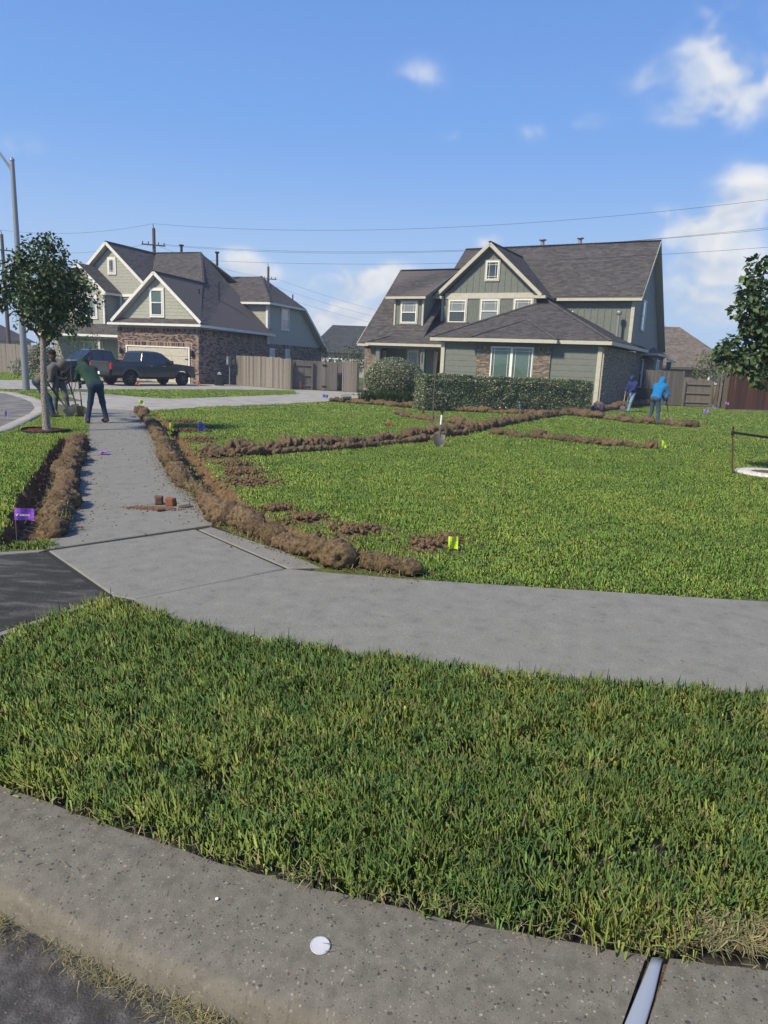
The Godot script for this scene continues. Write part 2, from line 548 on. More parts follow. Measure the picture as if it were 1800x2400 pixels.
var walk_r := [Vector2(-1.88, -7.56), Vector2(-2.02, -8.25), Vector2(-2.55, -9.3), Vector2(-3.28, -11.05), Vector2(-4.1, -13.12), Vector2(-5.07, -15.72), Vector2(-6.6, -19.52), Vector2(-7.75, -22.1), Vector2(-8.1, -22.9)]
var near_bot := [Vector2(-1.86, -5.06), Vector2(-1.48, -4.74), Vector2(-0.75, -4.40), Vector2(0.04, -4.20), Vector2(1.06, -3.98), Vector2(2.3, -3.90), Vector2(8.0, -3.75)]
var near_top := [Vector2(-0.84, -6.06), Vector2(-0.4, -5.96), Vector2(0.4, -5.87), Vector2(3.27, -5.68), Vector2(8.0, -5.4)]
var kerb_back := [Vector2(-14, -5.6), Vector2(-5.2, -5.0), Vector2(-3.3, -3.6), Vector2(-1.95, -2.84), Vector2(-1.59, -2.70), Vector2(-0.95, -2.44), Vector2(-0.41, -2.24), Vector2(0.06, -2.12), Vector2(0.35, -2.05), Vector2(0.96, -1.94), Vector2(1.6, -1.88), Vector2(3.0, -1.78), Vector2(30, -1.2)]
var kerb_nose := [Vector2(-14, -5.0), Vector2(-4.9, -4.45), Vector2(-2.9, -3.0), Vector2(-1.6, -2.28), Vector2(-1.29, -2.14), Vector2(-0.74, -1.90), Vector2(-0.25, -1.735), Vector2(0.2, -1.60), Vector2(0.48, -1.54), Vector2(1.06, -1.45), Vector2(1.68, -1.40), Vector2(3.05, -1.30), Vector2(30, -0.7)]
var soil_patch := [[-0.3, -7.55, 0.45, 0.16], [0.45, -7.05, 0.40, 0.16], [-1.3, -8.5, 0.3, 0.12], [-2.05, -10.3, 0.55, 0.28], [-2.3, -11.2, 0.5, 0.22], [-3.1, -13.0, 0.6, 0.3], [-4.1, -15.4, 0.6, 0.22], [-4.9, -17.2, 0.7, 0.3], [-5.6, -19.5, 0.7, 0.3], [-0.9, -8.0, 0.35, 0.1], [0.7, -7.3, 0.25, 0.1], [-2.6, -12.0, 0.5, 0.2]]

func patch_at(p: Vector2) -> float: # how bare the lawn is at a point, 0 to 1
	var s := 0.0
	for q in soil_patch:
		var d := Vector2((p.x - q[0]) * 0.85 + (p.y - q[1]) * 0.25, (p.y - q[1]) * 0.8)
		s = maxf(s, 1.15 - d.length() / (q[2] * (0.75 + 0.9 * fn.get_noise_2d(p.x * 330.0, p.y * 330.0))))
	return clampf(s, 0.0, 1.0)

func ground_y(x: float, z: float) -> float:
	var p := Vector2(x, z)
	var y := 0.0
	var wob := fn.get_noise_2d(x * 300.0, z * 300.0) * 0.09
	for t in [[LT, 0.20, 0.24], [RT, 0.15, 0.22], [XT, 0.10, 0.12]]:
		var d := seg_dist(p, t[0]) + wob
		if d < t[1] + 0.07:
			y = minf(y, -t[2] * (1.0 - smoothstep(t[1] - 0.07, t[1] + 0.05, d)))
	if y < -0.01:
		y += fn.get_noise_2d(x * 900.0, z * 900.0) * 0.06
	else:
		var b := patch_at(p)
		if b > 0.0:
			y += b * (0.03 + 0.05 * absf(fn.get_noise_2d(x * 1000.0, z * 1000.0)))
	return y

func flat(poly: PackedVector2Array, y: float, g: Geo) -> void:
	var ix := Geometry2D.triangulate_polygon(poly)
	for i in range(0, ix.size(), 3):
		var q := []
		for k in 3:
			var p := poly[ix[i + k]]
			q.append(Vector3(p.x, y, p.y))
		g.tri(q[0], q[1], q[2], Vector3.UP)

func flat_slab(poly: PackedVector2Array, y: float, thick: float, g: Geo) -> void:
	flat(poly, y, g)
	var mid := Vector2.ZERO
	for p in poly:
		mid += p
	mid /= poly.size()
	var cw := Geometry2D.is_polygon_clockwise(poly)
	for i in poly.size():
		var a := poly[i]
		var b := poly[(i + 1) % poly.size()]
		var nn := (b - a).orthogonal()
		if Geometry2D.is_point_in_polygon((a + b) * 0.5 + nn.normalized() * 0.005, poly):
			nn = -nn
		g.quad(Vector3(a.x, y, a.y), Vector3(b.x, y, b.y), Vector3(b.x, y - thick, b.y), Vector3(a.x, y - thick, a.y), Vector3(nn.x, 0, nn.y))

func make_ground() -> void:
	# the lawn's soil: a fine sheet where the trenches are cut, plain sheets round it out to the horizon
	var x0 := -9.5
	var x1 := 3.2
	var z0 := -24.5
	var z1 := -5.6
	var st := 0.07
	var nx := int((x1 - x0) / st)
	var nz := int((z1 - z0) / st)
	var g := Geo.new()
	var hs := []
	for j in nz + 1:
		var row := PackedVector3Array()
		for i in nx + 1:
			var x := lerpf(x0, x1, float(i) / nx)
			var z := lerpf(z0, z1, float(j) / nz)
			var y := ground_y(x, z) if i > 0 and j > 0 and i < nx and j < nz else 0.0
			row.append(Vector3(x, y, z))
		hs.append(row)
	for j in nz:
		for i in nx:
			g.quad(hs[j][i], hs[j][i + 1], hs[j + 1][i + 1], hs[j + 1][i], Vector3.UP)
	var bare := Geo.new()
	var grassy := Geo.new()
	for k in range(0, g.v.size(), 3):
		var m := (g.v[k] + g.v[k + 1] + g.v[k + 2]) / 3.0
		var to := bare if absf(m.y) > 0.012 else grassy
		for q in 3:
			to.v.append(g.v[k + q])
			to.n.append(g.n[k + q])
			to.c.append(Color.WHITE)
	for r in [[-260, -420, 260, z0], [-260, z0, x0, z1], [x1, z0, 260, z1]]:
		grassy.quad(Vector3(r[0], 0, r[1]), Vector3(r[2], 0, r[1]), Vector3(r[2], 0, r[3]), Vector3(r[0], 0, r[3]), Vector3.UP)
	var south := PackedVector2Array([V(-260, -5.6), V(x0, z1), V(x1, z1), V(260, -5.6), V(260, -1.0)])
	for k in range(kerb_back.size() - 1, -1, -1):
		south.append(kerb_back[k] + Vector2(0.0, 0.04))
	south.append(V(-260, -5.65))
	flat(south, 0.0, grassy)
	struct("lawn", grassy, M.soil_lawn)
	var so := struct("trench_soil", bare, M.soil)
	so.set_meta("kind", "structure")
	# street in front, below the kerb
	var s := Geo.new()
	s.quad(Vector3(-260, -0.11, -6.5), Vector3(260, -0.11, -6.5), Vector3(260, -0.11, 120), Vector3(-260, -0.11, 120), Vector3.UP)
	struct("street", s, M.street)
	# the rolled kerb: two castings with a sealed joint between them
	var kerb := Node3D.new()
	kerb.name = "kerb"
	kerb.set_meta("kind", "structure")
	add_child(kerb)
	var parts := [[0.0, 0.0], [0.0, 0.0]]
	var cut := 9.0 - 0.06 # the joint lies just short of the tenth point of the line
	var gl := Geo.new()
	var gr := Geo.new()
	var rl := []
	var rr := []
	for step in range(0, (kerb_back.size() - 1) * 8 + 1):
		var t := step / 8.0
		var ring := kerb_ring(t)
		if t < cut - 0.02:
			rl.append(ring)
		if t > cut + 0.105:
			rr.append(ring)
	rl.append(kerb_ring(cut - 0.012))
	rr.push_front(kerb_ring(cut + 0.10))
	gl.loft(rl, false)
	gr.loft(rr, false)
	obj("kerb_casting", gl, M.kerb, kerb)
	obj("kerb_casting", gr, M.kerb, kerb)
	var sl := Geo.new()
	var rs := []
	for k in 13:
		var ring := PackedVector3Array()
		var f := k / 12.0
		var a := kerb_ring(cut - 0.012)
		var b := kerb_ring(cut + 0.10)
		var q := lerpf(0.0, a.size() - 1.001, f)
		var i := int(q)
		var pa := a[i].lerp(a[i + 1], q - i)
		var pb := b[i].lerp(b[i + 1], q - i)
		var wide := smoothstep(0.0, 0.55, f)
		var l0 := lerpf(0.26, 0.06, wide) + jit(0.045)
		var l1 := lerpf(0.66, 0.95, wide) + jit(0.045)
		for q2 in [[0.0, -0.012], [0.08, -0.004], [0.5, -0.002], [0.92, -0.004], [1.0, -0.012]]:
			ring.append(pa.lerp(pb, lerpf(l0, l1, q2[0])) + Vector3(0, q2[1], 0))
		rs.append(ring)
	sl.loft(rs, false)
	var seal := obj("joint_sealant", sl, mat(lin(0.27, 0.32, 0.40), 0.7), kerb)
	seal.set_meta("label", "pale blue-grey sealant squeezed into the kerb joint")
	var jb := Geo.new() # the dark bottom of the joint
	var a0 := kerb_ring(cut - 0.03)
	var b0 := kerb_ring(cut + 0.12)
	for i in a0.size() - 1:
		jb.quad(a0[i] + Vector3(0, -0.025, 0), a0[i + 1] + Vector3(0, -0.025, 0), b0[i + 1] + Vector3(0, -0.025, 0), b0[i] + Vector3(0, -0.025, 0), Vector3.UP)
	obj("joint_bottom", jb, M.soil, kerb)
	make_pavement()

func kerb_ring(t: float) -> PackedVector3Array:
	var i := mini(int(t), kerb_back.size() - 2)
	var f := t - i
	var a: Vector2 = kerb_back[i].lerp(kerb_back[i + 1], f)
	var tn := clampf(t - 0.66 * exp(-pow((t - 8.95) / 1.2, 2.0)), 0.0, kerb_nose.size() - 1.001) # the joint runs askew
	i = int(tn)
	var b: Vector2 = kerb_nose[i].lerp(kerb_nose[i + 1], tn - i)
	var d := (b - a).normalized()
	var wear := fn.get_noise_2d(a.x * 260.0, 7.0) * 0.006
	var back := fn.get_noise_2d(a.x * 420.0, 90.0) * 0.012
	var r := PackedVector3Array()
	for q in [[-0.004 + back, -0.12], [back, 0.004], [0.012 + back, 0.014]]:
		var p: Vector2 = a + d * float(q[0])
		r.append(Vector3(p.x, q[1], p.y))
	var L := a.distance_to(b)
	for q in [[0.33, 0.010], [0.66, 0.002], [0.93, -0.012], [1.0, -0.026], [1.03, -0.05], [1.045, -0.085], [1.06, -0.125]]:
		var p: Vector2 = a + d * (float(q[0]) * L)
		r.append(Vector3(p.x, q[1] + (wear if q[0] > 0.9 and q[0] < 1.04 else 0.0), p.y))
	return r

func slab_piece(called: String, poly: PackedVector2Array, y: float, m: Material, parent: Node) -> MeshInstance3D:
	var g := Geo.new()
	var inner := Geometry2D.offset_polygon(poly, -0.012)
	if inner.size() == 1 and inner[0].size() == poly.size():
		flat(inner[0], y, g)
		# a rounded arris round the top: find for each corner the nearest inner corner
		for i in poly.size():
			var a := poly[i]
			var b := poly[(i + 1) % poly.size()]
			var ia := inner[0][0]
			var ib := inner[0][0]
			for q in inner[0]:
				if q.distance_to(a) < ia.distance_to(a):
					ia = q
				if q.distance_to(b) < ib.distance_to(b):
					ib = q
			g.quad(Vector3(a.x, y - 0.008, a.y), Vector3(b.x, y - 0.008, b.y), Vector3(ib.x, y, ib.y), Vector3(ia.x, y, ia.y), Vector3.UP)
		var w := Geo.new()
		flat_slab(poly, y - 0.008, 0.09, w)
		for k in range(0, w.v.size(), 3):
			if w.n[k].y < 0.5:
				for q in 3:
					g.v.append(w.v[k + q]); g.n.append(w.n[k + q]); g.c.append(Color.WHITE)
	else:
		flat_slab(poly, y, 0.09, g)
	return obj(called, g, m, parent)

func make_pavement() -> void:
	var pv := Node3D.new()
	pv.name = "sidewalk"
	pv.set_meta("kind", "structure")
	add_child(pv)
	var bed := Geo.new() # what shows in the joints
	var all := PackedVector2Array()
	for p in walk_l:
		all.append(p)
	for k in range(walk_r.size() - 1, -1, -1):
		all.append(walk_r[k])
	flat(all, 0.004, bed)
	flat(PackedVector2Array([V(-3.2, -6.3), V(-1.88, -7.60), V(-0.6, -6.1), V(-1.86, -4.95), V(-2.5, -4.2), V(-3.8, -5.6)]), 0.005, bed)
	obj("joint_filler", bed, mat(lin(0.03, 0.03, 0.026), 1.0), pv)
	# slabs of the walk that runs up the street
	var L := walk_l
	var R := walk_r
	var cuts := [0.0, 0.22, 0.45, 0.62, 0.74, 0.85, 1.0]
	cuts = []
	for k in 12:
		cuts.append(k / 11.0)
	for k in 11:
		var q := PackedVector2Array()
		var a0 := along(L, cuts[k] + (0.0006 if k > 0 else 0.004))
		var a1 := along(L, cuts[k + 1] - 0.0006)
		var b0 := along(R, cuts[k] + (0.0006 if k > 0 else 0.004))
		var b1 := along(R, cuts[k + 1] - 0.0006)
		q = PackedVector2Array([a0, a1, b1, b0])
		var s := slab_piece("slab", q, 0.016 + jit(0.002), M.walk, pv)
	# the corner where the ramp meets the two walks
	slab_piece("slab", PackedVector2Array([V(-3.095, -6.30), V(-2.02, -7.355), V(-0.875, -6.06), V(-1.86, -5.085), V(-2.05, -5.15)]), 0.016, M.walk, pv)
	slab_piece("slab", PackedVector2Array([V(-1.985, -7.36), V(-1.88, -7.50), V(-0.95, -6.62), V(-0.55, -6.14), V(-0.84, -6.075)]), 0.015, M.walk, pv)
	slab_piece("ramp_slab", PackedVector2Array([V(-3.14, -6.285), V(-2.105, -5.145), V(-2.52, -4.30), V(-3.7, -3.9), V(-4.6, -5.3)]), 0.014, M.walk_stained, pv)
	# raised flare along the lower edge of the ramp, and along its upper edge
	var g := Geo.new()
	g.slab([Vector3(-2.06, 0.02, -5.12), Vector3(-2.03, 0.03, -5.04), Vector3(-2.50, 0.03, -4.12), Vector3(-2.56, 0.02, -4.18)], Vector3(0, -0.1, 0))
	obj("flare", g, M.walk, pv)
	g = Geo.new()
	g.slab([Vector3(-3.12, 0.022, -6.31), Vector3(-3.15, 0.022, -6.22), Vector3(-4.4, 0.022, -5.62), Vector3(-4.4, 0.022, -5.74)], Vector3(0, -0.1, 0))
	obj("flare", g, M.walk, pv)
	var near := PackedVector2Array()
	var far := PackedVector2Array()
	for p in near_bot:
		(near if p.x < 2.31 else far).append(p)
	far = PackedVector2Array([V(3.62, -3.87), V(8.0, -3.75), V(8.0, -5.4), V(3.62, -5.66)])
	near.append(V(3.60, -3.87))
	near.append(V(3.60, -5.66))
	near.append(V(3.27, -5.68))
	near.append(V(0.4, -5.87))
	near.append(V(-0.4, -5.96))
	near.append(V(-0.84, -6.04))
	slab_piece("slab", near, 0.018, M.walk, pv)
	slab_piece("slab", far, 0.018, M.walk, pv)
	# driveways and the turning circle, farther off
	var sheet := func(called: String, pts: Array, y: float, m: Material):
		var q := Geo.new()
		flat(PackedVector2Array(pts), y, q)
		struct(called, q, m)
	sheet.call("street_side", [V(-60, -30.0), V(-15.92, -29.07), V(-15.36, -29.02), V(-13.53, -26.82), V(-12.12, -24.81), V(-10.8, -22.4), V(-9.96, -20.36), V(-9.31, -18.38), V(-8.61, -16.15), V(-8.38, -15.20), V(-7.9, -12.2), V(-6.9, -9.4), V(-5.9, -6.9), V(-5.3, -5.6), V(-60, -5.75)], 0.006, M.cul)
	sheet.call("driveway", [V(-12.2, -24.9), V(-9.6, -22.9), V(-8.0, -22.6), V(-7.34, -23.88), V(-6.23, -26.55), V(-4.53, -29.26), V(-2.91, -32.53), V(-2.6, -34.5), V(-1.4, -37.5), V(-1.5, -44.0), V(-6.3, -44.5), V(-5.64, -42.5), V(-5.01, -38.18), V(-7.64, -32.59), V(-9.13, -29.76), V(-10.51, -29.99), V(-13.4, -31.7), V(-14.3, -32.2), V(-12.9, -28.5), V(-11.3, -26.2)], 0.010, M.drive)
	sheet.call("driveway", [V(-60, -33.0), V(-17.1, -31.6), V(-14.13, -34.64), V(-11.47, -37.40), V(-9.41, -40.17), V(-5.64, -42.91), V(-6.5, -46.0), V(-11.0, -47.5), V(-20.0, -49.0), V(-21.5, -40.2), V(-60, -39.0)], 0.012, M.drive)
	# low kerb round the turning circle
	var kb := Geo.new()
	var rg := []
	var ln := [V(-30, -29.3), V(-15.92, -29.0), V(-15.36, -28.95), V(-13.6, -26.82), V(-12.2, -24.85), V(-10.85, -22.4), V(-10.0, -20.36), V(-9.36, -18.38), V(-8.66, -16.15), V(-8.43, -15.20), V(-7.95, -12.2), V(-6.95, -9.4), V(-5.95, -6.9)]
	for i in ln.size():
		var d: Vector2 = (ln[mini(i + 1, ln.size() - 1)] - ln[maxi(i - 1, 0)]).normalized()
		var nn := Vector2(-d.y, d.x)
		var row := PackedVector3Array()
		for q in [[-0.30, 0.007], [-0.18, 0.02], [-0.06, 0.05], [0.08, 0.055], [0.10, -0.02]]:
			var p: Vector2 = ln[i] + nn * float(q[0]) * -1.0
			row.append(Vector3(p.x, q[1], p.y))
		rg.append(row)
	kb.loft(rg, false)
	struct("kerb_far", kb, M.drive)

func along(line: Array, f: float) -> Vector2:
	var tot := 0.0
	for i in line.size() - 1:
		tot += line[i].distance_to(line[i + 1])
	var d := f * tot
	for i in line.size() - 1:
		var l: float = line[i].distance_to(line[i + 1])
		if d <= l or i == line.size() - 2:
			return line[i].lerp(line[i + 1], d / l)
		d -= l
	return line[-1]

# ---------------------------------------------------------------- grass
func tuft(sd: int, blades: int, rad: float, hgt: float, wid: float, tone: Color, dry: float) -> ArrayMesh:
	var r := RandomNumberGenerator.new()
	r.seed = sd
	var g := Geo.new()
	for b in blades:
		var th := r.randf() * TAU
		var rr := rad * sqrt(r.randf())
		var p := Vector3(cos(th) * rr, -0.01, sin(th) * rr)
		var d := Vector3(r.randf_range(-1, 1), 0, r.randf_range(-1, 1)).normalized()
		var lean := r.randf_range(0.1, 0.75)
		var hh := hgt * r.randf_range(0.55, 1.15)
		var w := wid * r.randf_range(0.7, 1.2)
		var side := d.cross(Vector3.UP).rotated(Vector3.UP, r.randf_range(-0.9, 0.9)) * w * 0.5
		var k := r.randf_range(0.72, 1.25)
		var c := tone * k
		c = c.lerp(Color(tone.r * 1.5, tone.g * 1.2, tone.b * 0.8), r.randf() * 0.35)
		if r.randf() < dry:
			c = Color(0.34, 0.29, 0.13) * r.randf_range(0.6, 1.2)
		g.col = c
		var p1 := p + Vector3.UP * hh * 0.5 + d * hh * lean * 0.22
		var p2 := p + Vector3.UP * hh * (1.0 - lean * 0.28) + d * hh * lean * 0.75
		var up := (Vector3.UP + d * 0.3).normalized()
		var n0 := (up + side.normalized() * 0.25).normalized()
		g.trin(p - side * 0.6, p + side * 0.6, p1 + side, n0, n0, n0)
		g.trin(p - side * 0.6, p1 + side, p1 - side, n0, n0, n0)
		g.trin(p1 - side, p1 + side, p2 + side * 0.35, n0, up, up)
		g.trin(p1 - side, p2 + side * 0.35, p2 - side * 0.35, n0, up, up)
	return g.mesh()

func field(called: String, label: String, me: ArrayMesh, m: Material, xf: Array, cols: Array) -> MultiMeshInstance3D:
	var mm := MultiMesh.new()
	mm.transform_format = MultiMesh.TRANSFORM_3D
	mm.use_colors = true
	mm.mesh = me
	mm.instance_count = xf.size()
	for i in xf.size():
		mm.set_instance_transform(i, xf[i])
		mm.set_instance_color(i, cols[i])
	var o := MultiMeshInstance3D.new()
	o.multimesh = mm
	o.material_override = m
	o.name = numbered(called)
	o.set_meta("kind", "stuff")
	tag(o, label, "grass")
	add_child(o)
	return o

func sow(called: String, label: String, poly: Array, per_m2: float, me: Array, scale0: float, near_ok = null, zr := Vector2(-1e9, 1e9)) -> void:
	var pp := PackedVector2Array(poly)
	var lo := pp[0]
	var hi := pp[0]
	for p in pp:
		lo = Vector2(minf(lo.x, p.x), minf(lo.y, p.y))
		hi = Vector2(maxf(hi.x, p.x), maxf(hi.y, p.y))
	lo.y = maxf(lo.y, zr.x)
	hi.y = minf(hi.y, zr.y)
	var cnt := int((hi.x - lo.x) * (hi.y - lo.y) * per_m2)
	var xf := []
	var cs := []
	for k in me.size():
		xf.append([])
		cs.append([])
	for k in cnt:
		var p := Vector2(rng.randf_range(lo.x, hi.x), rng.randf_range(lo.y, hi.y))
		if not inside(p, pp):
			continue
		var thin := 0.0
		if near_ok != null:
			thin = (near_ok as Callable).call(p)
			if rng.randf() < thin:
				continue
		var q := rng.randi() % me.size()
		var s := scale0 * rng.randf_range(0.75, 1.25)
		var big := fn.get_noise_2d(p.x * 30.0, p.y * 30.0)
		var mid := fn.get_noise_2d(p.x * 190.0 + 300.0, p.y * 190.0)
		s *= 1.0 + 0.25 * mid
		var b := Basis(Vector3.UP, rng.randf() * TAU).scaled(Vector3(s, s * rng.randf_range(0.8, 1.2), s))
		xf[q].append(Transform3D(b, Vector3(p.x, 0.0, p.y)))
		var k1 := 1.0 + 0.16 * big + 0.28 * mid + jit(0.12)
		cs[q].append(Color(k1 * (1.0 + 0.22 * maxf(mid + big * 0.6, -0.3)), k1, k1 * 0.95))
	for k in me.size():
		if xf[k].size() > 0:
			field(called, label, me[k], M.grass, xf[k], cs[k])

func lawn_thin(p: Vector2) -> float: # no grass in the trenches, under the spoil and on bare patches
	var d := minf(seg_dist(p, RT), seg_dist(p, XT) + 0.05)
	d = minf(d, seg_dist(p, LT) - 0.05)
	if d < 0.21:
		return 1.0
	return patch_at(p) * 1.1

func make_grass() -> void:
	var tone := Color(0.165, 0.280, 0.060)
	var olive := Color(0.158, 0.240, 0.060)
	var near := [tuft(1, 32, 0.06, 0.088, 0.0062, olive * 1.0, 0.05), tuft(2, 30, 0.06, 0.074, 0.0078, olive * 1.08, 0.09), tuft(3, 30, 0.07, 0.104, 0.0056, olive * 0.95, 0.04), tuft(10, 26, 0.07, 0.062, 0.0066, olive * 1.2, 0.20), tuft(11, 30, 0.06, 0.082, 0.0085, Color(0.11, 0.215, 0.066), 0.04)]
	var fine := [tuft(4, 30, 0.08, 0.052, 0.0062, tone * 1.22, 0.05), tuft(5, 30, 0.08, 0.046, 0.007, tone * 1.3, 0.05)]
	var mid := [tuft(6, 44, 0.16, 0.05, 0.010, tone * 1.28, 0.04), tuft(7, 44, 0.16, 0.056, 0.010, tone * 1.34, 0.04)]
	var far := [tuft(8, 60, 0.36, 0.055, 0.02, tone * 1.28, 0.03), tuft(9, 60, 0.36, 0.055, 0.02, tone * 1.34, 0.03)]
	var strip := [V(-2.03, -5.02), V(-1.52, -4.70), V(-0.77, -4.37), V(0.04, -4.17), V(1.06, -3.96), V(2.3, -3.88), V(5.0, -3.82), V(5.0, -1.72), V(3.0, -1.82), V(1.6, -1.92), V(0.96, -1.975), V(0.35, -2.085), V(0.06, -2.155), V(-0.41, -2.275), V(-0.95, -2.475), V(-1.59, -2.735), V(-1.95, -2.875), V(-3.2, -3.6), V(-2.5, -4.1)]
	var dead := func(p: Vector2) -> float: # the worn brown corner beside the kerb joint
		return 0.86 * clampf(1.35 - Vector2((p.x - 1.30) * 1.0, (p.y + 2.00) * 2.6).length() / 0.34, 0.0, 1.0)
	sow("verge_grass", "thick green grass of the verge between kerb and sidewalk", strip, 470.0, near, 1.0, dead)
	var left := [V(-3.45, -6.3), V(-3.75, -6.75), V(-4.2, -7.85), V(-4.62, -8.9), V(-5.4, -10.95), V(-6.1, -12.7), V(-6.88, -14.85), V(-6.5, -15.2), V(-7.85, -18.4), V(-8.62, -20.35), V(-9.75, -20.3), V(-9.15, -18.38), V(-8.5, -16.15), V(-8.3, -15.20), V(-7.8, -12.2), V(-6.8, -9.4), V(-5.8, -6.9), V(-5.3, -5.9), V(-4.3, -5.8)]
	var ring := func(p: Vector2) -> float:
		return 1.0 if Vector2((p.x + 7.68), (p.y + 15.82)).length() < 0.52 else lawn_thin(p)
	sow("side_verge_grass", "mown grass of the verge round the young street tree", left, 330.0, fine, 1.15, ring)
	# tongues of grass between spoil and trench, and along the walk
	var tong := [V(-3.12, -6.42), V(-3.42, -6.36), V(-3.55, -6.5), V(-3.18, -6.62)]
	sow("side_verge_grass", "mown grass of the verge round the young street tree", tong, 500.0, near, 0.8)
	var main := [V(0.5, -5.93), V(3.3, -5.76), V(7.5, -5.5), V(14, -5.2), V(27, -20), V(30, -44), V(19.7, -43.9), V(15.5, -43.2), V(12.2, -36.0), V(10.2, -33.0), V(8.6, -30.6), V(1.7, -28.7), V(-0.3, -31.0), V(-2.7, -32.4), V(-4.5, -29.1), V(-6.2, -26.4), V(-7.3, -23.8), V(-7.75, -22.6), V(-6.9, -20.3), V(-5.0, -15.9), V(-4.0, -13.3), V(-3.2, -11.3), V(-2.45, -9.5), V(-1.9, -8.4), V(-1.2, -7.6), V(-0.6, -6.95), V(0.1, -6.4)]
	sow("lawn_grass", "wide mown front lawn of the grey house", main, 240.0, fine, 1.15, lawn_thin, Vector2(-10.5, 0.0))
	sow("lawn_grass", "wide mown front lawn of the grey house", main, 110.0, mid, 1.0, lawn_thin, Vector2(-17.0, -10.5))
	sow("lawn_grass", "wide mown front lawn of the grey house", main, 62.0, mid, 1.25, lawn_thin, Vector2(-26.0, -17.0))
	sow("lawn_grass", "wide mown front lawn of the grey house", main, 16.0, far, 1.0, null, Vector2(-46.0, -26.0))
	sow("strip_grass", "strip of lawn between the two driveways", [V(-14.1, -34.4), V(-11.4, -37.2), V(-9.3, -39.9), V(-5.75, -42.6), V(-5.1, -38.3), V(-7.7, -32.8), V(-9.2, -30.0), V(-10.5, -30.2), V(-13.4, -32.0)], 22.0, far, 1.0)
	sow("island_grass", "strip of grass at the foot of the street lamp", [V(-17.0, -31.2), V(-15.5, -31.5), V(-14.4, -31.9), V(-13.1, -28.9), V(-12.3, -25.5), V(-13.7, -27.1), V(-15.4, -29.3), V(-24, -30.0), V(-30, -32.0)], 22.0, far, 1.0)
	sow("far_grass", "lawn in front of the beige house and its fence", [V(-60, -39.2), V(-21.7, -40.4), V(-20.2, -49.0), V(-19, -52), V(-60, -60)], 9.0, far, 1.3)
	# dead stalks and clippings along the kerb and in the gutter
	var g := Geo.new()
	var stalk := func(p: Vector3, len: float, flatness: float, w: float):
		var d := Vector3(jit(1), 0, jit(1)).normalized()
		g.col = Color(0.36, 0.29, 0.16).lerp(Color(0.16, 0.17, 0.075), sqrt(rng.randf())) * rng.randf_range(0.6, 1.25)
		var s := d.cross(Vector3.UP) * w
		var a := p
		var b := p + d * len * 0.5 + Vector3.UP * len * flatness * rng.randf()
		var e := p + d * len + d.cross(Vector3.UP) * len * jit(0.25) + Vector3.UP * len * flatness * rng.randf() * 0.6
		g.quad(a - s, a + s, b + s, b - s, Vector3.UP)
		g.quad(b - s, b + s, e + s * 0.4, e - s * 0.4, Vector3.UP)
	for k in 12000: # the gutter
		var t := rng.randf_range(1.6, 11.0)
		var clump := fn.get_noise_2d(t * 90.0, 33.0)
		if rng.randf() > 0.45 + 0.9 * clump:
			continue
		var i := int(t)
		var p: Vector2 = kerb_nose[i].lerp(kerb_nose[i + 1], t - i)
		var dn: Vector2 = (p - Vector2(kerb_back[i].lerp(kerb_back[i + 1], t - i))).normalized()
		p += dn * (0.05 + absf(rng.randfn(0.0, 0.05)))
		stalk.call(Vector3(p.x, -0.104 + rng.randf() * 0.02, p.y), rng.randf_range(0.010, 0.055), 0.3, rng.randf_range(0.0004, 0.0013))
	for k in 500: # the back of the kerb
		var t := rng.randf_range(2.6, 11.0)
		var i := int(t)
		var p: Vector2 = kerb_back[i].lerp(kerb_back[i + 1], t - i)
		p += Vector2(jit(0.03), jit(0.03) - 0.02)
		stalk.call(Vector3(p.x, 0.016 + rng.randf() * 0.02, p.y), rng.randf_range(0.02, 0.09), 0.35, rng.randf_range(0.0008, 0.002))
	for k in 1500: # the worn corner
		var p := Vector2(1.33 + rng.randfn(0.0, 0.22), -1.985 - absf(rng.randfn(0.0, 0.07)))
		stalk.call(Vector3(p.x, 0.004 + rng.randf() * 0.025, p.y), rng.randf_range(0.02, 0.09), 0.5, rng.randf_range(0.001, 0.0028))
	for k in 30: # loose stalks on the kerb and the street
		var t := rng.randf_range(2.6, 10.0)
		var i := int(t)
		var p: Vector2 = kerb_back[i].lerp(kerb_nose[i], rng.randf_range(0.1, 0.85)).lerp(kerb_back[i + 1].lerp(kerb_nose[i + 1], rng.randf_range(0.1, 0.85)), t - i)
		stalk.call(Vector3(p.x, 0.017, p.y), rng.randf_range(0.015, 0.05), 0.1, 0.0012)
	var o := obj("dead_grass", g, M.straw)
	o.set_meta("kind", "stuff")
	tag(o, "dry clippings and dead stalks along the kerb and gutter", "dead grass")

# ---------------------------------------------------------------- building parts
# house axes: u along the front to the right, y up, w back from the front
func P(u: float, y: float, w: float) -> Vector3:
	return Vector3(u, y, -w)

# wall frames: x along the wall to the right as seen from outside, y up, z outwards
func front_t(u: float, w: float) -> Transform3D:
	return Transform3D(Basis(), Vector3(u, 0, -w))

func side_t(u: float, w: float) -> Transform3D: # a wall that faces +u; x runs back along w
	return Transform3D(Basis(Vector3(0, 0, -1), Vector3.UP, Vector3(1, 0, 0)), Vector3(u, 0, -w))

func wall(parent: Node, t: Transform3D, poly: Array, m: Material, thick := 0.18, called := "wall") -> void:
	var g := Geo.new()
	var q := []
	for p in poly:
		q.append(t * Vector3(p.x, p.y, 0))
	g.slab(q, t.basis * Vector3(0, 0, -thick))
	obj(called, g, m, parent)

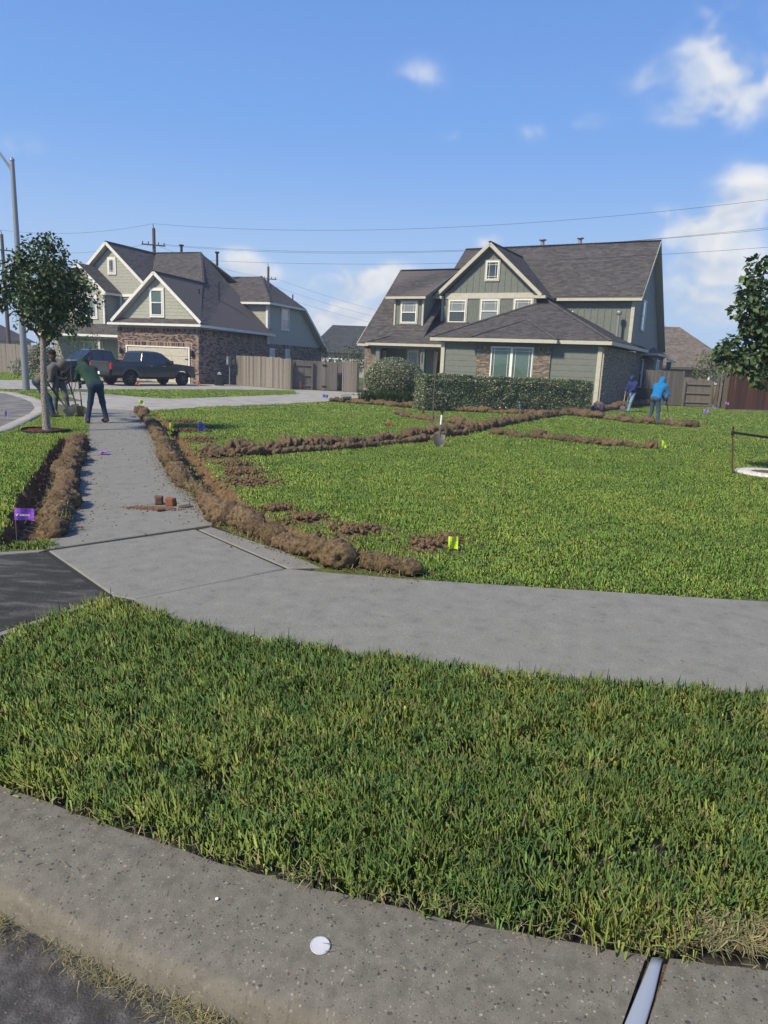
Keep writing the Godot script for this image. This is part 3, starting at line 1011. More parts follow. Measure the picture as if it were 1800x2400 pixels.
func siding(parent: Node, t: Transform3D, poly: Array, expo: float, m: Material) -> void:
	var lo := 1e9
	var hi := -1e9
	for p in poly:
		lo = minf(lo, p.y)
		hi = maxf(hi, p.y)
	var y := lo
	while y < hi - 0.03:
		var y1 := minf(y + expo, hi)
		var a := span(poly, y + 0.002)
		var b := span(poly, y1 - 0.002)
		var g := Geo.new()
		var z0 := 0.017
		var z1 := 0.004
		var c := [t * Vector3(a.x, y, z0), t * Vector3(a.y, y, z0), t * Vector3(b.y, y1, z1), t * Vector3(b.x, y1, z1)]
		g.quad(c[0], c[1], c[2], c[3], t.basis * Vector3(0, 0, 1))
		g.quad(c[0], c[1], t * Vector3(a.y, y, -0.002), t * Vector3(a.x, y, -0.002), Vector3.DOWN)
		g.quad(c[1], c[2], t * Vector3(b.y, y1, -0.002), t * Vector3(a.y, y, -0.002), t.basis * Vector3(1, 0, 0))
		g.quad(c[0], c[3], t * Vector3(b.x, y1, -0.002), t * Vector3(a.x, y, -0.002), t.basis * Vector3(-1, 0, 0))
		obj("siding_board", g, m, parent)
		y += expo

func battens(parent: Node, t: Transform3D, poly: Array, step: float, m: Material) -> void:
	var tp := []
	var lo := 1e9
	var hi := -1e9
	for p in poly:
		tp.append(Vector2(p.y, p.x))
		lo = minf(lo, p.x)
		hi = maxf(hi, p.x)
	var x := lo + step * 0.5
	while x < hi:
		var s := span(tp, x)
		if s.y - s.x > 0.08:
			var g := Geo.new()
			g.box(t * Transform3D(Basis(), Vector3(x, (s.x + s.y) * 0.5, 0.012)), Vector3(0.05, s.y - s.x, 0.03))
			obj("batten", g, m, parent)
		x += step

func shakes(parent: Node, t: Transform3D, x0: float, x1: float, y0: float, y1: float, m: Material) -> void:
	var y := y0
	while y < y1 - 0.02:
		var h := minf(0.2, y1 - y)
		var x := x0
		while x < x1 - 0.01:
			var w := minf(rng.randf_range(0.16, 0.30), x1 - x)
			if x1 - x - w < 0.08:
				w = x1 - x
			var g := Geo.new()
			var dip := rng.randf_range(-0.018, 0.012)
			var b := t * Transform3D(Basis(Vector3.RIGHT, 0.06), Vector3(x + w * 0.5, y + h * 0.5 + dip * 0.5, 0.012 + jit(0.003)))
			g.box(b, Vector3(w - 0.008, h - dip, 0.018))
			obj("shake", g, m, parent)
			x += w
		y += h

var brick_tones := {
	"pink": [Color(0.36, 0.25, 0.20), Color(0.30, 0.205, 0.165), Color(0.42, 0.30, 0.24), Color(0.25, 0.17, 0.14), Color(0.075, 0.06, 0.055), Color(0.10, 0.075, 0.065), Color(0.055, 0.045, 0.043), Color(0.33, 0.24, 0.2)],
	"brown": [Color(0.27, 0.22, 0.18), Color(0.23, 0.185, 0.15), Color(0.33, 0.275, 0.225), Color(0.19, 0.15, 0.125), Color(0.14, 0.11, 0.092), Color(0.39, 0.33, 0.27), Color(0.21, 0.168, 0.14)]}
var bmats := {}

# brickwork: real bricks standing proud of a mortar wall; count of them that become parts of their own
func bricks(parent: Node, t: Transform3D, x0: float, x1: float, y0: float, y1: float, kind: String, holes: Array = [], soldier := true, single := 0) -> void:
	wall(parent, t * Transform3D(Basis(), Vector3(0, 0, -0.008)), [V(x0, y0), V(x1, y0), V(x1, y1), V(x0, y1)], M.mortar, 0.2, "brick_wall")
	var tones: Array = brick_tones[kind]
	var g := Geo.new()
	var put := func(cx: float, cy: float, w: float, h: float):
		for r in holes:
			if Rect2(r).grow(-0.01).intersects(Rect2(cx - w * 0.5, cy - h * 0.5, w, h)):
				return
		var c: Color = tones[rng.randi() % tones.size()]
		if single > 0:
			single -= 1
			var me := Geo.new()
			me.col = c
			me.bx(0, 0, 0, w, h, 0.02, 0.003)
			var o := mobj("brick", me.mesh(), M.brick, parent)
			o.transform = t * Transform3D(Basis(), Vector3(cx, cy, 0.001 + jit(0.002)))
			return
		g.col = c * rng.randf_range(0.85, 1.15)
		var z := 0.004 + jit(0.003)
		var a := t * Vector3(cx - w * 0.5, cy - h * 0.5, z)
		var b := t * Vector3(cx + w * 0.5, cy - h * 0.5, z)
		var d := t * Vector3(cx + w * 0.5, cy + h * 0.5, z)
		var e := t * Vector3(cx - w * 0.5, cy + h * 0.5, z)
		var dn := t.basis * Vector3(0, 0, -0.014)
		g.quad(a, b, d, e, -dn)
		g.quad(a, b, b + dn, a + dn, Vector3.DOWN)
		g.quad(e, d, d + dn, e + dn, Vector3.UP)
		g.quad(a, e, e + dn, a + dn, t.basis * Vector3(-1, 0, 0))
		g.quad(b, d, d + dn, b + dn, t.basis * Vector3(1, 0, 0))
	var top := y1 - (0.22 if soldier else 0.0)
	var row := 0
	var y := y0
	while y < top - 0.03:
		var x := x0 - (0.107 if row % 2 == 1 else 0.0)
		while x < x1 - 0.01:
			var a := maxf(x, x0)
			var b := minf(x + 0.203, x1)
			if b - a > 0.03:
				put.call((a + b) * 0.5, y + 0.033, b - a - 0.010 if b < x1 else b - a, 0.057)
			x += 0.213
		y += 0.0725
		row += 1
	if soldier:
		var x := x0
		while x < x1 - 0.02:
			put.call(x + 0.034, y1 - 0.11, 0.058, 0.2)
			x += 0.0725
	if g.v.size() > 0:
		var o := obj("brickwork", g, M.brick, parent)
		o.set_meta("kind", "stuff")

var shingle_tone := Color(0.098, 0.088, 0.082)
# a roof plane: deck and rows of shingles, clipped to its convex outline
func roof(parent: Node, pts: Array, tone: Color, called := "roof") -> void:
	var nn := Vector3.ZERO
	for i in range(1, pts.size() - 1):
		nn += (pts[i] - pts[0]).cross(pts[i + 1] - pts[0])
	nn = nn.normalized()
	if nn.y < 0:
		nn = -nn
	var up := (Vector3.UP - nn * nn.y)
	up = up.normalized()
	var e := up.cross(nn)
	var g := Geo.new()
	g.slab(pts, -nn * 0.10)
	var deck := obj(called, g, M.deck, parent)
	var o: Vector3 = pts[0]
	var poly := []
	var lo := 1e9
	var hi := -1e9
	for p in pts:
		var q := Vector2((p - o).dot(e), (p - o).dot(up))
		poly.append(q)
		lo = minf(lo, q.y)
		hi = maxf(hi, q.y)
	var s := Geo.new()
	var ex := 0.145
	var t := lo
	while t < hi - 0.01:
		var t1 := minf(t + ex, hi)
		var a := span(poly, t + 0.0005)
		var b := span(poly, t1 - 0.0005)
		var x := minf(a.x, b.x) - rng.randf() * 0.3
		var end := maxf(a.y, b.y)
		var band := 1.0 + 0.10 * fn.get_noise_2d(t * 120.0, o.x * 10.0)
		while x < end:
			var w := rng.randf_range(0.14, 0.42)
			var k0 := clampf(x, a.x, a.y)
			var k1 := clampf(x + w - 0.004, a.x, a.y)
			var k2 := clampf(x + w - 0.004, b.x, b.y)
			var k3 := clampf(x, b.x, b.y)
			var lift := rng.randf_range(0.010, 0.018)
			s.col = tone * band * rng.randf_range(0.72, 1.30)
			var c0 := o + e * k0 + up * t + nn * lift
			var c1 := o + e * k1 + up * t + nn * lift
			s.quad(c0, c1, o + e * k2 + up * t1 + nn * 0.004, o + e * k3 + up * t1 + nn * 0.004, nn)
			s.quad(c0, c1, c1 - nn * lift, c0 - nn * lift, -up)
			x += w
		t += ex
	var sh := obj("shingles", s, M.shingle, deck)
	sh.set_meta("kind", "stuff")

func ridge(parent: Node, a: Vector3, b: Vector3, tone: Color) -> void:
	var g := Geo.new()
	var d := (b - a)
	var n := int(d.length() / 0.3)
	var x := d.normalized()
	var z := x.cross(Vector3.UP).normalized()
	var y := z.cross(x)
	for k in n:
		g.col = tone * rng.randf_range(0.7, 1.1)
		var p0 := a + d * (float(k) / n)
		var p1 := a + d * (float(k + 1) / n) + x * 0.02
		for s in [-1.0, 1.0]:
			var h := y * 0.055
			var q: Vector3 = z * float(s) * 0.14 - y * 0.06
			g.quad(p0 + h, p1 + h + y * 0.012, p1 + h + q + y * 0.012, p0 + h + q, y + z * float(s))
	obj("ridge_cap", g, M.shingle, parent)

func trim(parent: Node, a: Vector3, b: Vector3, hgt: float, thk: float, m: Material, called := "fascia", up := Vector3.UP) -> void:
	var g := Geo.new()
	g.bar(a, b, hgt, thk, up)
	obj(called, g, m, parent)

func boxp(parent: Node, called: String, t: Transform3D, s: Vector3, m: Material, b := 0.0) -> MeshInstance3D:
	var g := Geo.new()
	g.box(t, s, b)
	return obj(called, g, m, parent)

# a window standing on a wall: t at the middle of its glass, x right, y up, z out
func window(parent: Node, t: Transform3D, w: float, h: float, trimw: float, tm: Material, style: String, blind: Material, low_dark := true) -> void:
	var g := Geo.new()
	var frame := func(q: Geo, ww: float, hh: float, b: float, z0: float, z1: float):
		var zc := (z0 + z1) * 0.5
		var zs := z1 - z0
		q.box(t * Transform3D(Basis(), Vector3(0, hh * 0.5 - b * 0.5, zc)), Vector3(ww, b, zs))
		q.box(t * Transform3D(Basis(), Vector3(0, -hh * 0.5 + b * 0.5, zc)), Vector3(ww, b, zs))
		for s in [-1.0, 1.0]:
			q.box(t * Transform3D(Basis(), Vector3(s * (ww * 0.5 - b * 0.5), 0, zc)), Vector3(b, hh - 2 * b, zs))
	if trimw > 0:
		frame.call(g, w + 2 * trimw, h + 2 * trimw, trimw, -0.02, 0.05)
	else:
		frame.call(g, w + 0.06, h + 0.06, 0.03, -0.02, 0.03)
	var root := obj("window", g, tm, parent)
	var f := Geo.new()
	frame.call(f, w, h, 0.055, 0.02, 0.075)
	var halves := 1
	if style.contains("hung"):
		f.box(t * Transform3D(Basis(), Vector3(0, 0, 0.05)), Vector3(w - 0.11, 0.05, 0.05))
	if style.contains("twin"):
		f.box(t * Transform3D(Basis(), Vector3(0, 0, 0.05)), Vector3(0.15, h - 0.11, 0.06))
		halves = 2
	obj("frame", f, M.vinyl, root)
	var bk := Geo.new()
	bk.box(t * Transform3D(Basis(), Vector3(0, 0, 0.003)), Vector3(w - 0.02, h - 0.02, 0.012))
	obj("interior", bk, M.room, root)
	# blinds: slats over the upper part, and over the lower where they are drawn
	var b := Geo.new()
	var y := h * 0.5 - 0.06
	var stop := -h * 0.5 + 0.05 if not low_dark else 0.02
	while y > stop:
		b.box(t * Transform3D(Basis(Vector3.RIGHT, 0.5), Vector3(0, y, 0.018)), Vector3(w - 0.12, 0.034, 0.004))
		y -= 0.032
	obj("blind", b, blind, root)
	if style.contains("prairie"):
		var mu := Geo.new()
		for k in halves:
			var cw := (w - 0.11 - (0.15 if halves == 2 else 0.0)) / halves
			var cx := 0.0 if halves == 1 else (k * 2 - 1) * (cw * 0.5 + 0.075)
			var y0 := -h * 0.5 + 0.055
			var y1 := h * 0.5 - 0.055
			if style.contains("hung"):
				y0 = 0.025
			var ins := minf(0.14, cw * 0.2)
			for s in [-1.0, 1.0]:
				mu.box(t * Transform3D(Basis(), Vector3(cx + s * (cw * 0.5 - ins), (y0 + y1) * 0.5, 0.05)), Vector3(0.018, y1 - y0, 0.012))
			mu.box(t * Transform3D(Basis(), Vector3(cx, y1 - ins, 0.05)), Vector3(cw, 0.018, 0.010))
			if style.contains("full"):
				mu.box(t * Transform3D(Basis(), Vector3(cx, y0 + ins, 0.05)), Vector3(cw, 0.018, 0.010))
		obj("muntin", mu, M.vinyl, root)
	for k in halves:
		var pg := Geo.new()
		var cw := (w - 0.10) / halves
		var cx := 0.0 if halves == 1 else (k * 2 - 1) * cw * 0.5
		pg.box(t * Transform3D(Basis(), Vector3(cx, 0, 0.040)), Vector3(cw, h - 0.10, 0.004))
		obj("pane", pg, M.glass, root)

func vent(parent: Node, at: Vector3, h: float, r: float, m: Material, cap := true) -> void:
	var g := Geo.new()
	g.tube([at - Vector3(0, 0.25, 0), at + Vector3(0, h, 0)], [r, r], 10)
	if cap:
		g.tube([at + Vector3(0, h * 0.82, 0), at + Vector3(0, h * 0.86, 0), at + Vector3(0, h * 0.98, 0), at + Vector3(0, h, 0)], [r * 1.2, r * 1.9, r * 1.9, r * 1.1], 12)
	obj("roof_vent", g, m, parent)

# ---------------------------------------------------------------- the grey-green house
func make_grey_house() -> void:
	var H := thing("grey_house", "two storey grey-green house with brick piers and front gable behind the hedge", "house", Vector3(10.94, 0, -37.09), deg_to_rad(-28.0))
	var tone := Color(0.086, 0.083, 0.085)
	var sage: Material = M.sage
	var tc: Material = M.trim_cream
	# front block, brick side
	wall(H, front_t(0, 0.02), [V(-9.1, 0), V(0, 0), V(0, 3.15), V(-9.1, 3.15)], sage)
	siding(H, front_t(0, 0.015), [V(-8.88, 0), V(-6.95, 0), V(-6.95, 3.08), V(-8.88, 3.08)], 0.31, sage)
	siding(H, front_t(0, 0.015), [V(-2.72, 0), V(-0.33, 0), V(-0.33, 3.08), V(-2.72, 3.08)], 0.31, sage)
	bricks(H, front_t(0, -0.10), -6.92, -6.09, 1.0, 3.02, "brown", [], true, 140)
	bricks(H, front_t(0, -0.10), -3.66, -2.75, 1.0, 3.02, "brown", [], true, 150)
	bricks(H, front_t(0, -0.10), -6.92, -2.75, 0.0, 1.0, "brown", [], false)
	boxp(H, "frieze", front_t(0, 0) * Transform3D(Basis(), Vector3(-4.55, 3.13, 0.03)), Vector3(9.1, 0.14, 0.09), sage)
	boxp(H, "corner_board", Transform3D(Basis(), P(-0.21, 1.58, -0.03)), Vector3(0.22, 3.1, 0.10), tc)
	boxp(H, "corner_board", Transform3D(Basis(), P(-9.0, 1.58, -0.03)), Vector3(0.22, 3.1, 0.12), tc)
	window(H, front_t(-4.88, -0.09) * Transform3D(Basis(), Vector3(0, 2.0, 0)), 2.36, 1.96, 0.0, M.vinyl, "twin prairie", M.blind, false)
	bricks(H, side_t(0, 0.0), 0.0, 11.6, 0.0, 3.15, "brown", [], true, 10)
	wall(H, Transform3D(Basis(Vector3(0, 0, 1), Vector3.UP, Vector3(-1, 0, 0)), P(-9.1, 0, 0)), [V(-4.0, 0), V(0, 0), V(0, 3.15), V(-4.0, 3.15)], sage)
	# side bay behind it
	bricks(H, front_t(0, 11.7), -0.1, 0.82, 0.0, 3.0, "brown", [], true)
	window(H, front_t(-0.02, 11.66) * Transform3D(Basis(), Vector3(0, 1.9, 0.02)), 0.36, 1.82, 0.0, M.vinyl, "hung", M.blind)
	bricks(H, side_t(0.82, 11.7), 0.0, 4.2, 0.0, 3.0, "brown", [], true)
	window(H, side_t(0.84, 12.7) * Transform3D(Basis(), Vector3(0.3, 1.9, 0.01)), 0.8, 1.8, 0.0, M.vinyl, "hung", M.blind)
	roof(H, [P(-0.3, 3.18, 11.2), P(1.05, 3.18, 11.2), P(1.05, 3.18, 16.2), P(0.0, 3.75, 16.2), P(-0.3, 3.9, 12.7)], tone)
	trim(H, P(-0.2, 3.12, 11.2), P(1.05, 3.12, 11.2), 0.15, 0.03, tc)
	trim(H, P(1.07, 3.12, 11.2), P(1.07, 3.12, 16.2), 0.15, 0.03, tc)
	# back porch beam and its roof edge
	trim(H, P(1.0, 2.95, 16.4), P(1.0, 2.85, 21.5), 0.16, 0.05, tc)
	boxp(H, "porch_post", Transform3D(Basis(), P(0.9, 1.4, 18.6)), Vector3(0.3, 2.8, 0.5), sage)
	# lower hip roof over the front block
	var A := P(-4.72, 5.92, 5.15)
	var B := P(-4.72, 5.92, 7.3)
	roof(H, [P(-9.68, 3.40, -0.4), P(0.38, 3.40, -0.4), A], tone)
	roof(H, [P(0.38, 3.40, -0.4), P(0.38, 3.40, 11.6), P(-0.2, 3.7, 11.6), P(-0.2, 3.7, 7.3), B, A], tone)
	roof(H, [P(-9.68, 3.40, -0.4), A, B, P(-9.68, 3.40, 7.3)], tone)
	ridge(H, P(-9.68, 3.42, -0.4), A, tone)
	ridge(H, P(0.38, 3.42, -0.4), A, tone)
	# the small hip in front of it
	var S := P(-4.85, 4.62, 2.05)
	roof(H, [P(-7.28, 3.39, -0.72), P(-2.34, 3.39, -0.72), S], tone)
	roof(H, [P(-2.34, 3.39, -0.72), P(-2.2, 3.46, -0.2), S], tone)
	roof(H, [P(-7.28, 3.39, -0.72), S, P(-7.4, 3.46, -0.2)], tone)
	ridge(H, P(-7.28, 3.41, -0.72), S, tone)
	ridge(H, P(-2.34, 3.41, -0.72), S, tone)
	trim(H, P(-9.68, 3.30, -0.42), P(-7.26, 3.30, -0.42), 0.18, 0.035, tc)
	trim(H, P(-2.36, 3.30, -0.42), P(0.40, 3.30, -0.42), 0.18, 0.035, tc)
	trim(H, P(-7.30, 3.30, -0.74), P(-2.32, 3.30, -0.74), 0.18, 0.035, tc)
	trim(H, P(-2.32, 3.30, -0.72), P(-2.32, 3.30, -0.40), 0.18, 0.035, tc)
	trim(H, P(0.40, 3.30, -0.40), P(0.40, 3.30, 11.6), 0.18, 0.035, tc)
	trim(H, P(-9.68, 3.30, -0.40), P(-9.68, 3.30, 1.4), 0.18, 0.035, tc)
	for q in [[-9.66, 0.38, -0.40, 0.05], [-7.28, -2.34, -0.72, -0.38]]:
		boxp(H, "soffit", Transform3D(Basis(), P((q[0] + q[1]) * 0.5, 3.215, (q[2] + q[3]) * 0.5)), Vector3(q[1] - q[0], 0.02, q[3] - q[2]), M.sage)
	boxp(H, "soffit", Transform3D(Basis(), P(0.19, 3.215, 5.8)), Vector3(0.38, 0.02, 11.5), M.sage)
	# upper storey
	wall(H, front_t(0, 7.2), [V(-5.0, 3.3), V(0, 3.3), V(0, 6.2), V(-5.0, 6.2)], sage)
	battens(H, front_t(0, 7.19), [V(-4.8, 3.4), V(-0.25, 3.4), V(-0.25, 6.12), V(-4.8, 6.12)], 0.41, sage)
	boxp(H, "corner_board", Transform3D(Basis(), P(-0.08, 4.9, 7.16)), Vector3(0.2, 2.5, 0.1), tc)
	var gside := [V(7.2 - 7.2, 3.3), V(18.6 - 7.2, 3.3), V(18.6 - 7.2, 3.9), V(11.4 - 7.2, 9.95), V(0, 6.1)]
	wall(H, side_t(0, 7.2), gside, sage)
	siding(H, side_t(0.005, 7.2), [V(0.06, 3.4), V(11.6, 3.4), V(11.2, 4.0), V(4.2, 9.85), V(0.06, 6.2)], 0.24, sage)
	window(H, side_t(0.03, 10.27) * Transform3D(Basis(), Vector3(0, 5.45, 0)), 1.15, 1.75, 0.08, tc, "hung", M.blind_white)
	# left wall, back walls
	wall(H, Transform3D(Basis(Vector3(0, 0, 1), Vector3.UP, Vector3(-1, 0, 0)), P(-12.6, 0, 0)), [V(-18.6, 0), V(-7.2, 0), V(-7.2, 6.1), V(-11.4, 9.9), V(-18.6, 3.9)], sage)
	# main roof
	roof(H, [P(-12.75, 6.22, 6.8), P(0.42, 6.22, 6.8), P(0.42, 10.08, 11.4), P(-12.75, 10.02, 11.4)], tone)
	roof(H, [P(-12.75, 10.02, 11.4), P(0.42, 10.08, 11.4), P(0.42, 3.6, 19.4), P(-12.75, 3.6, 19.4)], tone)
	ridge(H, P(-12.75, 10.03, 11.4), P(0.42, 10.09, 11.4), tone)
	trim(H, P(-4.6, 6.12, 6.78), P(0.44, 6.12, 6.78), 0.16, 0.035, tc)
	boxp(H, "soffit", Transform3D(Basis(), P(-2.2, 6.04, 7.0)), Vector3(5.1, 0.02, 0.45), M.sage)
	# right rake boards and wide soffit
	trim(H, P(0.43, 6.10, 6.8), P(0.43, 9.98, 11.4), 0.17, 0.035, tc, "rake_board")
	trim(H, P(0.43, 9.98, 11.4), P(0.43, 3.5, 19.4), 0.17, 0.035, M.soffit_pale, "rake_board")
	trim(H, P(0.20, 9.88, 11.4), P(0.20, 3.5, 19.35), 0.03, 0.46, M.soffit_pale, "soffit")
	trim(H, P(0.20, 6.02, 6.85), P(0.20, 9.88, 11.4), 0.03, 0.46, M.sage, "soffit")
	# front gable
	var gw := 4.7
	wall(H, front_t(0, gw), [V(-11.3, 3.4), V(-5.2, 3.4), V(-5.2, 6.1), V(-8.26, 8.95), V(-11.3, 6.1)], sage)
	shakes(H, front_t(0, gw), -11.22, -10.92, 4.1, 5.98, sage)
	shakes(H, front_t(0, gw), -9.58, -8.79, 4.1, 5.98, sage)
	shakes(H, front_t(0, gw), -10.92, -9.58, 4.1, 4.42, sage)
	shakes(H, front_t(0, gw), -8.79, -7.44, 3.9, 4.42, sage)
	shakes(H, front_t(0, gw), -7.44, -6.66, 4.1, 5.98, sage)
	shakes(H, front_t(0, gw), -5.38, -5.22, 5.0, 5.98, sage)
	boxp(H, "band_board", Transform3D(Basis(), P(-8.2, 6.15, gw - 0.03)), Vector3(5.86, 0.33, 0.08), tc)
	battens(H, front_t(0, gw), [V(-11.2, 6.32), V(-5.3, 6.32), V(-8.26, 8.98)], 0.41, sage)
	for q in [[-10.26, 5.215, 1.12, 1.34], [-8.12, 5.235, 1.12, 1.34], [-6.01, 5.255, 1.06, 1.34]]:
		window(H, front_t(q[0], gw - 0.02) * Transform3D(Basis(), Vector3(0, q[1], 0)), q[2], q[3], 0.10, tc, "hung prairie", M.blind_white, q[0] < -9.0)
	window(H, front_t(-8.11, gw - 0.02) * Transform3D(Basis(), Vector3(0, 7.62, 0)), 0.78, 1.06, 0.09, tc, "prairie full", M.room)
	boxp(H, "corner_board", Transform3D(Basis(), P(-11.3, 5.0, gw - 0.03)), Vector3(0.12, 2.1, 0.1), tc)
	var ap := P(-8.26, 9.24, gw - 0.4)
	var apb := P(-8.26, 9.24, 10.5)
	var ls := 0.885
	roof(H, [P(-11.62, 9.24 - ls * 3.36, gw - 0.4), ap, apb, P(-11.62, 9.24 - ls * 3.36, 6.9)], tone)
	roof(H, [P(-4.70, 9.24 - ls * 3.56, gw - 0.4), ap, apb, P(-4.70, 9.24 - ls * 3.56, 6.85)], tone)
	ridge(H, ap, apb, tone)
	for s in [-1.0, 1.0]:
		var foot := P(-8.26 + s * 3.40, 9.15 - ls * 3.40, gw - 0.42)
		trim(H, P(-8.26, 9.12, gw - 0.42), foot + Vector3(0, -0.02, 0), 0.20, 0.04, tc, "rake_board")
		trim(H, P(-8.26, 8.95, gw - 0.2), P(-8.26 + s * 3.35, 8.95 - ls * 3.35, gw - 0.2), 0.02, 0.40, M.sage, "soffit")
		boxp(H, "eave_return", Transform3D(Basis(), P(-8.26 + s * 3.32, 6.04, gw - 0.25)), Vector3(0.70, 0.16, 0.34), tc)
	# left wing: long front slope, dormer, porch
	roof(H, [P(-15.75, 3.02, 1.75), P(-11.36, 3.02, 1.75), P(-11.36, 8.1, 7.2), P(-15.75, 8.1, 7.2)], tone)
	roof(H, [P(-15.75, 8.1, 7.2), P(-11.4, 8.1, 7.2), P(-11.4, 3.6, 13.0), P(-15.75, 3.6, 13.0)], tone)
	ridge(H, P(-15.75, 8.11, 7.2), P(-11.4, 8.11, 7.2), tone)
	trim(H, P(-15.77, 2.93, 1.75), P(-14.6, 2.93, 1.75), 0.14, 0.035, tc)
	trim(H, P(-15.78, 2.92, 1.75), P(-15.78, 8.0, 7.2), 0.16, 0.035, tc, "rake_board")
	wall(H, Transform3D(Basis(Vector3(0, 0, 1), Vector3.UP, Vector3(-1, 0, 0)), P(-15.3, 0, 0)), [V(-12.6, 0), V(-1.9, 0), V(-1.9, 2.9), V(-7.2, 7.8), V(-12.6, 3.6)], sage)
	# dormer
	var dw := 3.1
	wall(H, front_t(0, dw), [V(-13.88, 3.9), V(-11.85, 3.9), V(-11.85, 5.95), V(-13.88, 5.95)], sage)
	wall(H, side_t(-11.85, dw), [V(0, 3.9), V(3.9, 5.9), V(3.9, 7.6), V(0, 5.95)], M.sage)
	battens(H, front_t(0, dw), [V(-13.7, 4.06), V(-12.0, 4.06), V(-12.0, 4.28), V(-13.7, 4.28)], 0.4, sage)
	window(H, front_t(-12.85, dw - 0.02) * Transform3D(Basis(), Vector3(0, 5.02, 0)), 1.06, 1.26, 0.09, tc, "hung prairie", M.blind_white)
	boxp(H, "corner_board", Transform3D(Basis(), P(-13.85, 4.9, dw - 0.03)), Vector3(0.1, 1.75, 0.1), tc)
	boxp(H, "corner_board", Transform3D(Basis(), P(-11.89, 4.9, dw - 0.03)), Vector3(0.12, 1.75, 0.1), tc)
	roof(H, [P(-14.38, 5.98, dw - 0.35), P(-11.62, 5.98, dw - 0.35), P(-11.35, 8.08, 7.3), P(-15.7, 8.12, 7.25)], tone)
	trim(H, P(-14.40, 5.88, dw - 0.36), P(-11.60, 5.88, dw - 0.36), 0.14, 0.035, tc)
	trim(H, P(-11.60, 5.88, dw - 0.36), P(-11.34, 7.98, 7.2), 0.16, 0.035, M.sage, "rake_board")
	# porch roof, posts, wall and door behind
	roof(H, [P(-14.9, 3.06, 1.35), P(-9.4, 3.06, 1.35), P(-9.4, 4.55, 4.6), P(-11.2, 4.55, 4.6)], tone)
	ridge(H, P(-14.9, 3.08, 1.35), P(-11.2, 4.57, 4.6), tone)
	trim(H, P(-14.92, 2.98, 1.33), P(-9.4, 2.98, 1.33), 0.15, 0.035, tc)
	boxp(H, "beam", Transform3D(Basis(), P(-12.1, 2.84, 1.75)), Vector3(5.3, 0.14, 0.2), sage)
	boxp(H, "porch_ceiling", Transform3D(Basis(), P(-12.2, 2.93, 2.6)), Vector3(5.6, 0.03, 2.4), M.soffit_pale)
	for u in [-14.2, -11.10]:
		boxp(H, "porch_post", Transform3D(Basis(), P(u, 1.4, 1.8)), Vector3(0.28, 2.8, 0.28), sage, 0.01)
	bricks(H, front_t(0, 1.9), -15.28, -14.4, 0.0, 2.72, "brown", [], true)
	wall(H, front_t(0, 3.8), [V(-15.3, 0), V(-9.1, 0), V(-9.1, 3.0), V(-15.3, 3.0)], M.sage)
	bricks(H, front_t(0, 3.72), -14.72, -14.46, 0.0, 2.7, "brown", [], false)
	boxp(H, "corner_board", Transform3D(Basis(), P(-14.38, 1.4, 3.7)), Vector3(0.16, 2.8, 0.12), sage)
	window(H, front_t(-12.74, 3.76) * Transform3D(Basis(), Vector3(0, 1.85, 0)), 0.72, 1.7, 0.10, M.soffit_pale, "plain", M.blind)
	window(H, front_t(-14.85, 3.76) * Transform3D(Basis(), Vector3(0, 1.7, 0)), 0.22, 1.8, 0.0, M.vinyl, "hung", M.blind_white)
	boxp(H, "door", Transform3D(Basis(), P(-10.6, 1.05, 3.74)), Vector3(0.95, 2.1, 0.08), M.black)
	boxp(H, "door_trim", Transform3D(Basis(), P(-11.18, 1.35, 3.72)), Vector3(0.16, 2.7, 0.1), M.soffit_pale)
	# house number on the post, one digit above the other
	var k := 0
	for ch in ["9", "6", "0", "7"]:
		var tm := TextMesh.new()
		tm.text = ch
		tm.font_size = 20
		tm.pixel_size = 0.0095
		tm.depth = 0.02
		var num := mobj("house_number", tm, M.black, H)
		num.position = P(-11.10, 2.47 - 0.165 * k, 1.645)
		k += 1
	boxp(H, "porch_floor", Transform3D(Basis(), P(-12.2, 0.05, 2.4)), Vector3(6.0, 0.1, 2.8), M.drive)
	# vents and pipes
	vent(H, P(-7.3, 10.0, 11.8), 0.55, 0.13, M.galv)
	vent(H, P(-4.75, 10.0, 11.8), 0.55, 0.12, M.galv)
	vent(H, P(-0.75, 4.1, 6.6), 1.35, 0.09, M.galv)
	vent(H, P(-3.6, 5.0, 7.0), 0.45, 0.05, M.white, false)
	vent(H, P(-3.2, 4.8, 7.0), 0.40, 0.05, M.white, false)
	var tp := Geo.new()
	tp.tube([P(0.02, 0.75, 0.55), P(0.08, 0.75, 0.55)], [0.05, 0.05], 8)
	obj("hose_tap", tp, M.white, H)
	# slab edge
	boxp(H, "foundation", Transform3D(Basis(), P(-4.5, 0.03, 5.9)), Vector3(9.0, 0.08, 11.6), M.drive)

